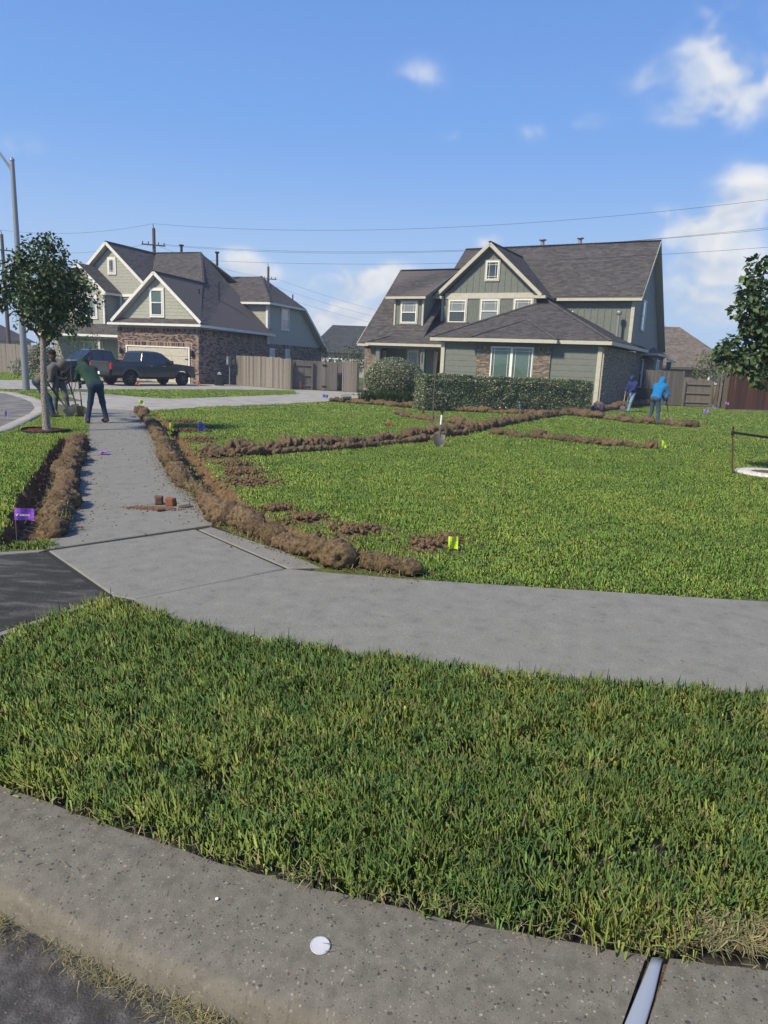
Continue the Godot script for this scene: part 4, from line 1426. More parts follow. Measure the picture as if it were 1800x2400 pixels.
# ---------------------------------------------------------------- the beige house
func make_beige_house() -> void:
	var H := thing("beige_house", "two storey beige house with two white-trimmed gables and a brick garage", "house", Vector3(-12.25, 0, -45.98), deg_to_rad(-20.0))
	var tone := Color(0.094, 0.089, 0.089)
	var cr: Material = M.cream
	var tw: Material = M.trim_white
	# brick garage
	var door := Rect2(-5.62, 0.0, 4.92, 2.30)
	bricks(H, front_t(0, 0), -6.37, 0.0, 0.0, 3.45, "pink", [door, Rect2(-5.72, 2.30, 5.10, 0.30)], true, 60)
	bricks(H, side_t(0, 0), 0.0, 8.75, 0.0, 3.4, "pink", [], true)
	bricks(H, side_t(0, 8.75), 0.0, 9.4, 0.0, 2.9, "pink", [], true)
	var g := Geo.new() # soldier course over the door
	var x := -5.70
	while x < -0.66:
		g.col = brick_tones.pink[rng.randi() % 8]
		g.bx(x + 0.034, 2.44, 0.012, 0.058, 0.25, 0.04)
		x += 0.0725
	var lt := obj("lintel_bricks", g, M.brick, H)
	lt.set_meta("kind", "stuff")
	var dr := boxp(H, "garage_door", Transform3D(Basis(), P(-3.16, 1.15, -0.002)), Vector3(4.9, 2.3, 0.03), M.garage_door)
	for k in 4:
		boxp(dr, "panel", Transform3D(Basis(), P(-3.16, 0.29 + 0.565 * k, -0.024)), Vector3(4.66, 0.545, 0.03), M.garage_door, 0.012)
	trim(H, P(-5.68, 2.27, -0.05), P(-0.64, 2.27, -0.05), 0.09, 0.06, tw, "door_trim")
	for u in [-5.62, -0.70]:
		boxp(H, "door_trim", Transform3D(Basis(), P(u, 1.12, -0.05)), Vector3(0.1, 2.24, 0.06), tw)
	for q in [[-0.86, 1.55], [-0.86, 0.55]]:
		boxp(H, "hinge", Transform3D(Basis(), P(q[0], q[1], -0.06)), Vector3(0.3, 0.04, 0.02), M.black)
	for u in [-0.42, -6.05]:
		var lg := Geo.new()
		lg.tube([P(u, 1.72, -0.14), P(u, 1.78, -0.14), P(u, 2.05, -0.14), P(u, 2.16, -0.14)], [0.04, 0.09, 0.10, 0.02], 8)
		lg.bx(u, 2.0, 0.06, 0.06, 0.10, 0.14)
		obj("wall_lantern", lg, M.black, H)
	# gable over the garage with its shingled skirt
	wall(H, front_t(0, 0.02), [V(-6.3, 3.4), V(-0.02, 3.4), V(-0.02, 3.95), V(-3.03, 6.55), V(-6.1, 3.95)], cr)
	siding(H, front_t(0, 0.0), [V(-6.05, 4.05), V(-0.12, 4.05), V(-3.03, 6.62)], 0.21, cr)
	window(H, front_t(-3.11, -0.03) * Transform3D(Basis(), Vector3(0, 5.03, 0)), 0.87, 1.58, 0.13, tw, "hung", M.blind)
	roof(H, [P(-6.80, 3.72, -0.42), P(0.45, 3.72, -0.42), P(0.1, 4.06, 0.03), P(-6.2, 4.06, 0.03)], tone, "skirt_roof")
	trim(H, P(-6.82, 3.65, -0.44), P(0.47, 3.65, -0.44), 0.14, 0.035, tw)
	trim(H, P(0.47, 3.63, -0.42), P(0.47, 3.53, 9.1), 0.16, 0.035, tw)
	boxp(H, "soffit", Transform3D(Basis(), P(-3.15, 3.56, -0.2)), Vector3(7.2, 0.02, 0.42), M.soffit_pale)
	boxp(H, "soffit", Transform3D(Basis(), P(0.23, 3.48, 4.4)), Vector3(0.44, 0.02, 9.0), M.soffit_pale)
	var ap := P(-3.03, 6.92, -0.40)
	var hp := P(-3.03, 6.82, 4.9)
	var E := P(-6.45, 9.58, 9.6)
	roof(H, [P(-6.55, 3.85, -0.40), ap, hp, P(-6.55, 3.85, 4.9)], tone)
	roof(H, [P(0.46, 3.70, -0.40), P(0.46, 3.62, 9.15), P(-2.2, 5.95, 9.15), E, hp, ap], tone)
	ridge(H, ap, hp, tone)
	ridge(H, hp, E, tone)
	for s in [-1.0, 1.0]:
		trim(H, P(-3.03, 6.84, -0.42), P(-3.03 + s * 3.47, 6.84 - 0.872 * 3.47, -0.42), 0.19, 0.04, tw, "rake_board")
		trim(H, P(-3.03, 6.70, -0.2), P(-3.03 + s * 3.40, 6.70 - 0.872 * 3.40, -0.2), 0.02, 0.40, M.soffit_pale, "soffit")
	# main hip and the tall gable behind
	roof(H, [P(-10.6, 9.58, 9.6), E, hp, P(-10.6, 6.82, 4.9)], tone)
	roof(H, [P(-10.6, 9.58, 9.6), E, P(-2.2, 5.9, 13.0), P(-10.6, 5.9, 15.0)], tone)
	ridge(H, P(-10.6, 9.6, 9.6), E, tone)
	var gw := 4.4
	wall(H, front_t(0, gw), [V(-14.6, 2.9), V(-6.3, 2.9), V(-6.3, 5.6), V(-10.6, 9.2), V(-14.6, 5.8)], cr)
	siding(H, front_t(0, gw), [V(-14.4, 5.7), V(-6.6, 5.7), V(-10.6, 9.15)], 0.21, cr)
	siding(H, front_t(0, gw), [V(-10.2, 3.7), V(-6.5, 3.7), V(-6.5, 5.7), V(-10.2, 5.7)], 0.21, cr)
	window(H, front_t(-10.42, gw - 0.03) * Transform3D(Basis(), Vector3(0, 7.92, 0)), 0.50, 0.95, 0.13, tw, "prairie full", M.room)
	window(H, front_t(-9.2, gw - 0.03) * Transform3D(Basis(), Vector3(0, 5.15, 0)), 0.90, 1.35, 0.13, tw, "hung prairie", M.blind)
	var tap := P(-10.6, 9.55, gw - 0.4)
	roof(H, [P(-15.1, 5.62, gw - 0.4), tap, P(-10.6, 9.55, 9.8), P(-15.1, 5.62, 9.8)], tone)
	roof(H, [P(-6.1, 5.62, gw - 0.4), tap, P(-10.6, 9.55, 9.8), P(-6.1, 5.62, 9.8)], tone)
	ridge(H, tap, P(-10.6, 9.56, 9.8), tone)
	for s in [-1.0, 1.0]:
		trim(H, P(-10.6, 9.46, gw - 0.42), P(-10.6 + s * 4.45, 9.46 - 0.873 * 4.45, gw - 0.42), 0.2, 0.04, tw, "rake_board")
		trim(H, P(-10.6, 9.32, gw - 0.2), P(-10.6 + s * 4.4, 9.32 - 0.873 * 4.4, gw - 0.2), 0.02, 0.40, M.soffit_pale, "soffit")
	# third gable to the left
	var tg := 3.0
	wall(H, front_t(0, tg), [V(-14.0, 3.0), V(-10.0, 3.0), V(-10.0, 5.9), V(-12.0, 7.5), V(-14.0, 5.9)], cr)
	siding(H, front_t(0, tg), [V(-13.9, 3.7), V(-10.1, 3.7), V(-10.1, 5.9), V(-12.0, 7.4), V(-13.9, 5.9)], 0.21, cr)
	wall(H, side_t(-10.0, tg), [V(0, 3.0), V(1.4, 3.0), V(1.4, 5.9), V(0, 5.9)], cr)
	boxp(H, "corner_board", Transform3D(Basis(), P(-10.03, 4.8, tg - 0.03)), Vector3(0.14, 2.1, 0.1), tw)
	window(H, front_t(-11.6, tg - 0.03) * Transform3D(Basis(), Vector3(0, 4.9, 0)), 1.7, 1.4, 0.13, tw, "twin prairie", M.blind)
	roof(H, [P(-14.4, 5.9, tg - 0.35), P(-12.0, 7.92, tg - 0.35), P(-12.0, 7.92, 6.5), P(-14.4, 5.9, 6.5)], tone)
	roof(H, [P(-9.55, 5.9, tg - 0.35), P(-12.0, 7.92, tg - 0.35), P(-12.0, 7.92, 6.5), P(-9.55, 5.9, 4.5)], tone)
	trim(H, P(-12.0, 7.82, tg - 0.37), P(-9.60, 5.84, tg - 0.37), 0.18, 0.04, tw, "rake_board")
	trim(H, P(-12.0, 7.82, tg - 0.37), P(-14.4, 5.84, tg - 0.37), 0.18, 0.04, tw, "rake_board")
	trim(H, P(-9.56, 5.84, tg - 0.35), P(-9.56, 5.84, 4.3), 0.14, 0.035, tw)
	boxp(H, "eave_return", Transform3D(Basis(), P(-9.85, 5.82, tg - 0.2)), Vector3(0.55, 0.14, 0.34), tw)
	# porch
	roof(H, [P(-15.0, 2.98, 1.35), P(-6.4, 2.98, 1.35), P(-6.4, 3.78, 3.05), P(-15.0, 3.78, 3.05)], tone)
	trim(H, P(-15.0, 2.88, 1.33), P(-6.4, 2.88, 1.33), 0.16, 0.035, tw)
	boxp(H, "beam", Transform3D(Basis(), P(-10.6, 2.72, 1.7)), Vector3(8.4, 0.14, 0.2), cr)
	for u in [-14.5, -9.4, -7.6]:
		boxp(H, "porch_post", Transform3D(Basis(), P(u, 1.35, 1.7)), Vector3(0.2, 2.7, 0.2), M.trim_cream)
	wall(H, front_t(0, 3.1), [V(-15.0, 0), V(-6.3, 0), V(-6.3, 3.0), V(-15.0, 3.0)], cr)
	siding(H, front_t(0, 3.08), [V(-14.9, 0.1), V(-6.4, 0.1), V(-6.4, 2.9), V(-14.9, 2.9)], 0.21, cr)
	wall(H, Transform3D(Basis(Vector3(0, 0, 1), Vector3.UP, Vector3(-1, 0, 0)), P(-6.37, 0, 0)), [V(-3.2, 0), V(0, 0), V(0, 3.4), V(-3.2, 3.4)], M.mortar)
	window(H, front_t(-11.2, 3.04) * Transform3D(Basis(), Vector3(0, 1.7, 0)), 1.6, 1.5, 0.1, tw, "twin", M.blind)
	boxp(H, "door", Transform3D(Basis(), P(-8.4, 1.05, 3.0)), Vector3(0.95, 2.1, 0.08), M.bark_dark)
	wall(H, Transform3D(Basis(Vector3(0, 0, 1), Vector3.UP, Vector3(-1, 0, 0)), P(-15.0, 0, 0)), [V(-15, 0), V(-3.1, 0), V(-3.1, 5.6), V(-15, 5.6)], cr)
	# rear wing
	wall(H, side_t(0, 8.75), [V(0, 2.85), V(9.4, 2.85), V(9.4, 2.95), V(5.3, 5.75), V(0, 5.75)], cr)
	siding(H, side_t(0.0, 8.75), [V(0.05, 2.92), V(9.2, 2.92), V(5.3, 5.75), V(0.05, 5.75)], 0.21, cr)
	wall(H, front_t(0, 8.75), [V(-4.0, 3.2), V(0, 3.2), V(0, 5.75), V(-4.0, 5.75)], cr)
	siding(H, front_t(0, 8.75), [V(-3.5, 3.5), V(-0.1, 3.5), V(-0.1, 5.75), V(-3.5, 5.75)], 0.21, cr)
	boxp(H, "corner_board", Transform3D(Basis(), P(-0.04, 4.3, 8.72)), Vector3(0.16, 2.85, 0.12), tw)
	boxp(H, "corner_board", Transform3D(Basis(), P(0.03, 4.3, 8.82)), Vector3(0.08, 2.85, 0.14), tw)
	window(H, side_t(0.03, 11.34) * Transform3D(Basis(), Vector3(0, 4.84, 0)), 1.1, 1.55, 0.1, tw, "hung", M.blind_white)
	window(H, side_t(0.03, 9.35) * Transform3D(Basis(), Vector3(0, 1.9, 0)), 0.66, 1.3, 0.0, M.vinyl, "hung", M.blind)
	window(H, side_t(0.03, 11.8) * Transform3D(Basis(), Vector3(0, 1.9, 0)), 0.66, 1.3, 0.0, M.vinyl, "hung", M.room)
	var R := P(-2.7, 8.15, 12.4)
	roof(H, [P(0.42, 5.86, 8.3), P(0.42, 5.86, 14.1), R], tone)
	roof(H, [P(0.42, 5.86, 8.3), R, P(-7.0, 8.15, 12.4), P(-3.2, 5.86, 8.3)], tone)
	roof(H, [R, P(0.42, 5.86, 14.1), P(-8.0, 5.86, 14.1), P(-7.0, 8.15, 12.4)], tone)
	roof(H, [P(0.42, 5.86, 14.1), P(0.42, 2.62, 18.6), P(-12.0, 2.62, 18.6), P(-12.0, 5.86, 14.1)], tone)
	trim(H, P(0.43, 5.78, 8.3), P(0.43, 5.78, 14.1), 0.15, 0.035, tw)
	trim(H, P(-3.0, 5.78, 8.28), P(0.45, 5.78, 8.28), 0.15, 0.035, tw)
	trim(H, P(0.44, 5.76, 14.1), P(0.44, 2.55, 18.6), 0.18, 0.035, tw, "rake_board")
	trim(H, P(0.24, 5.66, 14.1), P(0.24, 2.48, 18.5), 0.02, 0.42, M.soffit_pale, "soffit")
	boxp(H, "soffit", Transform3D(Basis(), P(0.21, 5.70, 11.2)), Vector3(0.42, 0.02, 5.8), M.soffit_pale)
	ridge(H, P(0.42, 5.88, 8.3), R, tone)
	# vents
	vent(H, P(-8.4, 9.5, 9.9), 0.75, 0.10, M.dark_metal)
	vent(H, P(-5.6, 9.0, 10.6), 0.8, 0.09, M.dark_metal)
	vent(H, P(-1.9, 5.65, 5.2), 1.3, 0.06, M.dark_metal, false)
	vent(H, P(-2.0, 5.75, 3.0), 0.45, 0.05, M.dark_metal, false)
	vent(H, P(-1.2, 7.0, 11.2), 0.45, 0.05, M.dark_metal, false)
	vent(H, P(-0.4, 6.45, 13.4), 0.45, 0.05, M.dark_metal, false)

# ---------------------------------------------------------------- houses farther off
func make_far_houses() -> void:
	var plain := func(called: String, label: String, at: Vector3, turn: float, w: float, d: float, eave: float, rh: float, tone: Color, wm: Material, hip: float, win: bool):
		var H := thing(called, label, "house", at, turn)
		var g := Geo.new()
		g.bx(0, eave * 0.5, 0, w, eave, d)
		obj("wall", g, wm, H)
		var o := 0.5
		var hw := w * 0.5 + o
		var hd := d * 0.5 + o
		var rx := maxf(hw - hip, 0.01)
		var a := Vector3(-hw, eave, hd)
		var b := Vector3(hw, eave, hd)
		var c := Vector3(hw, eave, -hd)
		var e := Vector3(-hw, eave, -hd)
		var r0 := Vector3(-rx, eave + rh, 0)
		var r1 := Vector3(rx, eave + rh, 0)
		roof(H, [a, b, r1, r0], tone)
		roof(H, [c, e, r0, r1], tone)
		roof(H, [b, c, r1], tone)
		roof(H, [e, a, r0], tone)
		trim(H, a + Vector3(0, -0.1, 0.02), b + Vector3(0, -0.1, 0.02), 0.18, 0.04, M.deck)
		trim(H, b + Vector3(0.02, -0.1, 0), c + Vector3(0.02, -0.1, 0), 0.18, 0.04, M.deck)
		if win:
			window(H, Transform3D(Basis(), Vector3(-w * 0.22, 1.6, d * 0.5 + 0.01)), 1.7, 1.0, 0.06, M.vinyl, "twin", M.blind)
		return H
	var tan_t := Color(0.165, 0.145, 0.125)
	var brown := tmat(ntex(43, 0.06, [Color(0.15, 0.115, 0.09), Color(0.26, 0.21, 0.17)], 4, 256, [], 0.4), 1.2, 0.95)
	var h = plain.call("tan_roof_house", "single storey house with a tan hipped roof behind the grey fence", Vector3(24.4, 0, -69.5), deg_to_rad(-4), 13.4, 9.0, 2.6, 3.75, tan_t, brown, 4.3, false)
	vent(h, Vector3(1.0, 6.0, 0.4), 0.9, 0.08, M.white)
	window(h, Transform3D(Basis(), Vector3(5.4, 1.75, 4.52)), 1.7, 1.0, 0.06, M.vinyl, "twin", M.blind_white)
	plain.call("yellow_house", "sunlit pale yellow house half hidden by the small tree", Vector3(39.5, 0, -84.0), deg_to_rad(-24), 10.0, 8.0, 3.2, 1.6, tan_t, mat(lin(0.62, 0.50, 0.30), 0.8), 3.0, true)
	plain.call("slate_roof_house", "distant house with a dark slate-blue roof seen between the two houses", Vector3(-3.9, 0, -90.0), deg_to_rad(-8), 10.0, 8.0, 3.0, 3.2, Color(0.055, 0.062, 0.072), M.cream, 2.0, true)
	plain.call("brown_roof_house", "distant low house with a brown roof behind the pale fence", Vector3(-78.0, 0, -138.0), deg_to_rad(-20), 13.0, 10.0, 3.0, 3.4, Color(0.10, 0.075, 0.06), M.mortar, 4.0, true)
	plain.call("brown_roof_house", "distant brown-roofed house nearest the utility pole by the pale fence", Vector3(-99.0, 0, -142.0), deg_to_rad(10), 12.0, 10.0, 3.0, 3.2, Color(0.10, 0.08, 0.065), M.mortar, 4.0, true)

# ---------------------------------------------------------------- fences
func fence(called: String, label: String, a: Vector2, b: Vector2, h: float, mats: Array, rails_front := false, tops := true, pw := 0.14) -> Node3D:
	var d := b - a
	var o := thing(called, label, "fence", Vector3(a.x, 0, a.y), -atan2(d.y, d.x))
	var L := d.length()
	var zf := 0.05 if rails_front else -0.05
	var n := int(L / (pw + 0.004))
	var step := L / n
	var shapes := []
	for k in 4:
		var g := Geo.new()
		var hh := h + jit(0.02)
		var ear := 0.03 if tops else 0.0
		var w := (step - 0.004) * 0.5
		var prof := [Vector2(-w, 0.03), Vector2(w, 0.03), Vector2(w, hh - ear), Vector2(w - ear, hh), Vector2(-w + ear, hh), Vector2(-w, hh - ear)]
		var q := []
		for p in prof:
			q.append(Vector3(p.x, p.y, 0.009))
		g.slab(q, Vector3(0, 0, -0.018))
		shapes.append(g.mesh())
	for k in n:
		var p := mobj("picket", shapes[rng.randi() % 4], mats[rng.randi() % mats.size()], o)
		p.position = Vector3((k + 0.5) * step, jit(0.008), jit(0.004))
		p.rotation = Vector3(jit(0.008), jit(0.03), jit(0.006))
	for y in [0.28, h * 0.5, h - 0.28]:
		var g := Geo.new()
		g.bx(L * 0.5, y, zf, L, 0.09, 0.045)
		obj("rail", g, mats[1], o)
	var posts := maxi(2, int(L / 2.2) + 1)
	for k in posts:
		var g := Geo.new()
		g.bx(L * k / (posts - 1.0), h * 0.5 - 0.03, zf * 2.1, 0.09, h - 0.04, 0.09)
		obj("post", g, mats[0], o)
	return o

func make_fences() -> void:
	fence("picket_fence", "weathered grey picket fence running from the beige house to the driveway gate", V(-10.15, -47.3), V(-6.82, -44.45), 1.92, M.picket)
	fence("picket_fence", "short grey fence panel standing proud beside the driveway gate", V(-6.78, -44.25), V(-6.05, -43.75), 1.86, M.picket)
	fence("driveway_gate", "darker gate leaf showing its two rails beside the driveway", V(-6.0, -44.3), V(-4.85, -44.6), 1.80, [M.picket[0], M.picket[1]], true, false)
	var gt := fence("driveway_gate", "grey picket gate with black strap hinges across the driveway", V(-4.82, -44.62), V(-3.3, -44.95), 1.78, M.picket)
	for y in [0.25, 1.55]:
		boxp(gt, "hinge", Transform3D(Basis(), Vector3(0.75, y, 0.02)), Vector3(0.26, 0.09, 0.02), M.black)
	var leaf := fence("open_gate", "narrow dark gate leaf standing open beside the brick pier", V(-2.85, -44.3), V(-2.0, -43.75), 1.85, [M.picket[0], M.picket[1]])
	boxp(leaf, "latch_post", Transform3D(Basis(), Vector3(-0.04, 0.9, 0.02)), Vector3(0.06, 1.75, 0.06), M.galv)
	fence("picket_fence", "short dark fence at the back of the side yard behind the gates", V(-3.5, -47.5), V(-2.4, -47.2), 1.8, [M.picket[0], M.picket[0]])
	# right hand yard
	fence("picket_fence", "tall grey picket fence meeting the brick side of the grey house", V(15.6, -44.0), V(18.25, -44.6), 2.12, [M.picket[0], M.picket[1], M.picket[2]])
	var g2 := fence("yard_gate", "low grey yard gate with two rails between the tall fences", V(18.3, -44.62), V(20.05, -44.75), 1.66, [M.picket[1], M.picket[2]], true, false)
	fence("open_gate", "open dark gate leaf swung out beside the red-brown fence", V(19.75, -43.1), V(20.15, -44.2), 2.15, [M.picket[0], M.picket[0]], true)
	fence("picket_fence", "short dark grey fence return meeting the red-brown fence", V(20.2, -43.6), V(19.7, -41.4), 2.1, [M.picket[0], M.picket[0]])
	fence("red_fence", "red-brown stained picket fence along the right side of the yard", V(19.6, -41.25), V(33.0, -46.0), 2.1, M.picket_red)
	var kick := Geo.new()
	kick.bar(Vector3(19.6, 0.03, -41.18), Vector3(33.0, 0.03, -45.93), 0.09, 0.05)
	tag(obj("kick_board", kick, M.picket[4]), "pale board on the ground under the red-brown fence", "board")
	fence("picket_fence", "pale picket fence at the far end behind the street lamp", V(-38, -55.0), V(-25.2, -51.6), 2.05, [M.picket[3], M.picket[4]])

# ---------------------------------------------------------------- plants
func leaf_shape(g: Geo, p: Vector3, d: Vector3, up: Vector3, len: float, wid: float) -> void:
	var s := d.cross(up).normalized()
	var nn := s.cross(d).normalized()
	var tip := p + d * len - nn * len * 0.12
	var m1 := p + d * len * 0.45
	var l := m1 + s * wid * 0.5 + nn * wid * 0.14
	var r := m1 - s * wid * 0.5 + nn * wid * 0.14
	g.tri(p, l, m1, nn)
	g.tri(l, tip, m1, nn)
	g.tri(p, r, m1, nn)
	g.tri(r, tip, m1, nn)

func rdir() -> Vector3:
	var v := Vector3(rng.randfn(), rng.randfn(), rng.randfn())
	return v.normalized() if v.length() > 0.01 else Vector3.UP

# clumps: [x, y, z, radius]; leaves hang on short twigs through each clump
func crown(clumps: Array, per: int, len: float, wid: float, tone: Color, spread := 1.0) -> Geo:
	var g := Geo.new()
	for c in clumps:
		var o := Vector3(c[0], c[1], c[2])
		var n := int(per * c[3] * c[3] / 0.16)
		for k in n:
			var d := rdir()
			var p: Vector3 = o + d * c[3] * pow(rng.randf(), 0.45) * Vector3(1.0, 0.85, 1.0) * spread
			p += Vector3(fn.get_noise_3d(p.x * 160, p.y * 160, p.z * 160), fn.get_noise_3d(p.y * 160, p.z * 160, p.x * 160), fn.get_noise_3d(p.z * 160, p.x * 160, p.y * 160)) * c[3] * 0.7
			var ld := (d * 0.7 + rdir() * 0.9 + Vector3.DOWN * 0.45).normalized()
			var up := (Vector3.UP + rdir() * 0.8).normalized()
			g.col = tone * rng.randf_range(0.65, 1.35)
			g.col = g.col.lerp(Color(tone.r * 1.8, tone.g * 1.5, tone.b * 0.9), maxf(0.0, rng.randf() - 0.7))
			leaf_shape(g, p, ld, up, len * rng.randf_range(0.7, 1.25), wid * rng.randf_range(0.75, 1.2))
	return g

func limb(g: Geo, a: Vector3, b: Vector3, r0: float, r1: float) -> void:
	var pts := []
	var rs := []
	for k in 6:
		var f := k / 5.0
		pts.append(a.lerp(b, f) + Vector3(jit(1), jit(0.4), jit(1)) * a.distance_to(b) * 0.035 * sin(f * PI) + Vector3.UP * sin(f * PI) * a.distance_to(b) * 0.04)
		rs.append(lerpf(r0, r1, f))
	g.tube(pts, rs, 8, true)

func make_trees() -> void:
	# the young street tree
	var T := thing("street_tree", "young street tree with pale speckled trunk and dense dark crown in the verge", "tree", Vector3(-7.70, 0, -15.92))
	var cl := [[0.28, 4.02, 0, 0.26], [0.02, 3.78, 0.1, 0.40], [0.32, 3.60, -0.1, 0.42], [-0.42, 3.48, 0.1, 0.38], [-0.75, 3.22, -0.05, 0.33], [0.78, 3.22, 0.1, 0.40], [1.0, 3.0, -0.1, 0.30], [0.1, 3.2, 0.25, 0.5], [-0.3, 2.95, -0.2, 0.45], [0.45, 2.9, -0.25, 0.48], [-0.72, 2.85, 0.15, 0.28], [0.95, 2.68, 0.1, 0.30], [0.1, 2.62, 0.1, 0.45], [0.55, 2.45, 0.2, 0.34], [-0.28, 2.5, 0.0, 0.32], [0.2, 2.25, 0.05, 0.30], [-0.05, 3.0, -0.55, 0.45], [0.2, 2.9, 0.6, 0.42], [0.12, 3.4, -0.5, 0.38], [0.55, 3.3, 0.5, 0.34]]
	var tr := Geo.new()
	var tp := [Vector3(0.01, -0.12, 0), Vector3(0.0, 0.0, 0), Vector3(-0.01, 0.12, 0), Vector3(-0.02, 0.7, 0.01), Vector3(-0.01, 1.3, 0), Vector3(0.02, 1.9, 0.01), Vector3(0.05, 2.5, 0), Vector3(0.12, 3.2, 0), Vector3(0.22, 3.9, 0)]
	tr.tube(tp, [0.13, 0.115, 0.085, 0.072, 0.068, 0.06, 0.045, 0.028, 0.010], 14)
	obj("trunk", tr, M.bark, T)
	for c in cl:
		var b := Geo.new()
		var y0 := clampf(float(c[1]) - 0.9, 1.85, 3.2)
		limb(b, Vector3(0.03, y0, 0), Vector3(c[0], c[1], c[2]), 0.022, 0.006)
		obj("limb", b, M.bark_dark, T)
	for q in [[0.45, 4.05, 0.1, 0.62, 4.32], [0.3, 4.2, 0, 0.48, 4.55], [-0.35, 3.7, 0, -0.4, 4.02], [0.62, 3.65, 0, 0.72, 4.1]]:
		var b := Geo.new()
		limb(b, Vector3(q[0] - 0.1, q[1] - 0.3, q[2]), Vector3(q[3] - 0.15, q[4] - 0.2, q[2]), 0.006, 0.002)
		obj("twig", b, M.bark_dark, T)
	obj("crown", crown(cl, 400, 0.095, 0.072, Color(0.063, 0.10, 0.037)), M.leaf, T)
	# plastic edging and bark mulch round its foot
	var R := thing("tree_ring", "black plastic edging ring filled with bark mulch round the street tree", "tree ring", Vector3(-7.68, 0, -15.82))
	var rg := Geo.new()
	var rings := [PackedVector3Array(), PackedVector3Array(), PackedVector3Array(), PackedVector3Array()]
	for k in 40:
		var th := TAU * k / 40.0
		var d := Vector3(cos(th), 0, sin(th))
		var h := 0.075 + 0.02 * sin(th * 2.0 + 1.0)
		rings[0].append(d * 0.50 + Vector3(0, -0.03, 0))
		rings[1].append(d * 0.51 + Vector3(0, h, 0))
		rings[2].append(d * 0.49 + Vector3(0, h, 0))
		rings[3].append(d * 0.48 + Vector3(0, -0.03, 0))
	rg.loft(rings, true, false)
	obj("edging", rg, M.black, R)
	var mu := Geo.new()
	var disc := []
	for k in 24:
		disc.append(Vector3(cos(TAU * k / 24.0) * 0.48, 0.035, sin(TAU * k / 24.0) * 0.48))
	mu.col = Color(0.07, 0.032, 0.02)
	mu.slab(disc, Vector3(0, -0.05, 0))
	for k in 700:
		var r := 0.47 * sqrt(rng.randf())
		var th := rng.randf() * TAU
		mu.col = Color(0.14, 0.06, 0.035) * rng.randf_range(0.4, 1.5)
		mu.box(Transform3D(Basis.from_euler(Vector3(jit(0.5), rng.randf() * TAU, jit(0.5))), Vector3(cos(th) * r, 0.04 + rng.randf() * 0.015, sin(th) * r)), Vector3(0.05, 0.008, 0.016) * rng.randf_range(0.5, 1.3))
	var mo := obj("mulch", mu, M.straw, R)
	mo.set_meta("kind", "stuff")
	# the staked tree whose trunk stands just out of view on the right
	var S := thing("staked_tree", "leafy broad-leaved tree tied to a rusty stake in the lawn", "tree", Vector3(7.72, 0, -13.8))
	var sc := [[-1.0, 3.95, 0, 0.16], [-1.05, 3.68, 0.05, 0.20], [-0.98, 3.40, 0, 0.28], [-0.72, 3.2, 0.1, 0.34], [-1.12, 3.05, 0, 0.24], [-0.9, 2.78, 0.05, 0.30], [-0.6, 2.7, -0.1, 0.36], [-1.28, 2.58, 0, 0.16], [-1.36, 2.36, 0, 0.20], [-1.18, 2.2, 0.05, 0.24], [-0.85, 2.25, 0, 0.30], [-0.6, 2.0, 0.1, 0.34], [-0.3, 2.4, 0, 0.5], [-0.2, 3.1, 0, 0.5], [0.3, 3.5, 0, 0.5], [0.1, 4.1, 0, 0.35], [0.6, 2.7, 0, 0.5], [0.8, 3.3, 0.2, 0.4], [0.3, 2.1, 0.1, 0.45], [0, 2.8, 0.6, 0.45], [0, 2.8, -0.6, 0.45]]
	var st := Geo.new()
	st.tube([Vector3(0, -0.1, 0), Vector3(0, 0.05, 0), Vector3(0.01, 1.0, 0), Vector3(-0.02, 2.0, 0), Vector3(-0.05, 3.2, 0), Vector3(0.05, 4.2, 0)], [0.075, 0.06, 0.05, 0.045, 0.03, 0.01], 12)
	obj("trunk", st, M.bark_dark, S)
	for c in sc:
		var b := Geo.new()
		limb(b, Vector3(0, clampf(float(c[1]) - 0.8, 1.5, 3.2), 0), Vector3(c[0], c[1], c[2]), 0.02, 0.006)
		obj("limb", b, M.bark_dark, S)
	obj("crown", crown(sc, 300, 0.135, 0.11, Color(0.064, 0.105, 0.046)), M.leaf, S)
	# small trees and shrubs behind
	var small := func(called: String, label: String, cat: String, at: Vector3, cls: Array, per: int, len: float, tone: Color, stems: Array):
		var o := thing(called, label, cat, at)
		for q in stems:
			var b := Geo.new()
			limb(b, Vector3(q[0], -0.05, q[1]), Vector3(q[2], q[3], q[4]), q[5], q[5] * 0.4)
			obj("trunk", b, M.bark_dark, o)
		obj("crown", crown(cls, per, len, len * 0.7, tone), M.leaf, o)
	small.call("small_tree", "thin yellow-green tree behind the fences in front of the yellow house", "tree", Vector3(22.6, 0, -50.0), [[-1.3, 2.3, 0, 0.5], [-0.9, 2.9, 0, 0.55], [-0.4, 2.4, 0, 0.7], [-0.9, 3.4, 0, 0.35], [0.1, 3.1, 0, 0.7], [0.7, 2.7, 0, 0.8], [0.5, 3.7, 0, 0.6], [1.2, 3.2, 0, 0.7], [1.6, 2.3, 0, 0.8], [0.9, 4.3, 0, 0.4], [-1.2, 1.8, 0, 0.5], [0.3, 1.9, 0, 0.7], [2.0, 3.0, 0, 0.7], [2.2, 2.0, 0, 0.7]], 52, 0.16, Color(0.13, 0.165, 0.05), [[0, 0, -0.5, 3.2, 0, 0.06], [0.05, 0, 0.8, 3.8, 0, 0.06]])
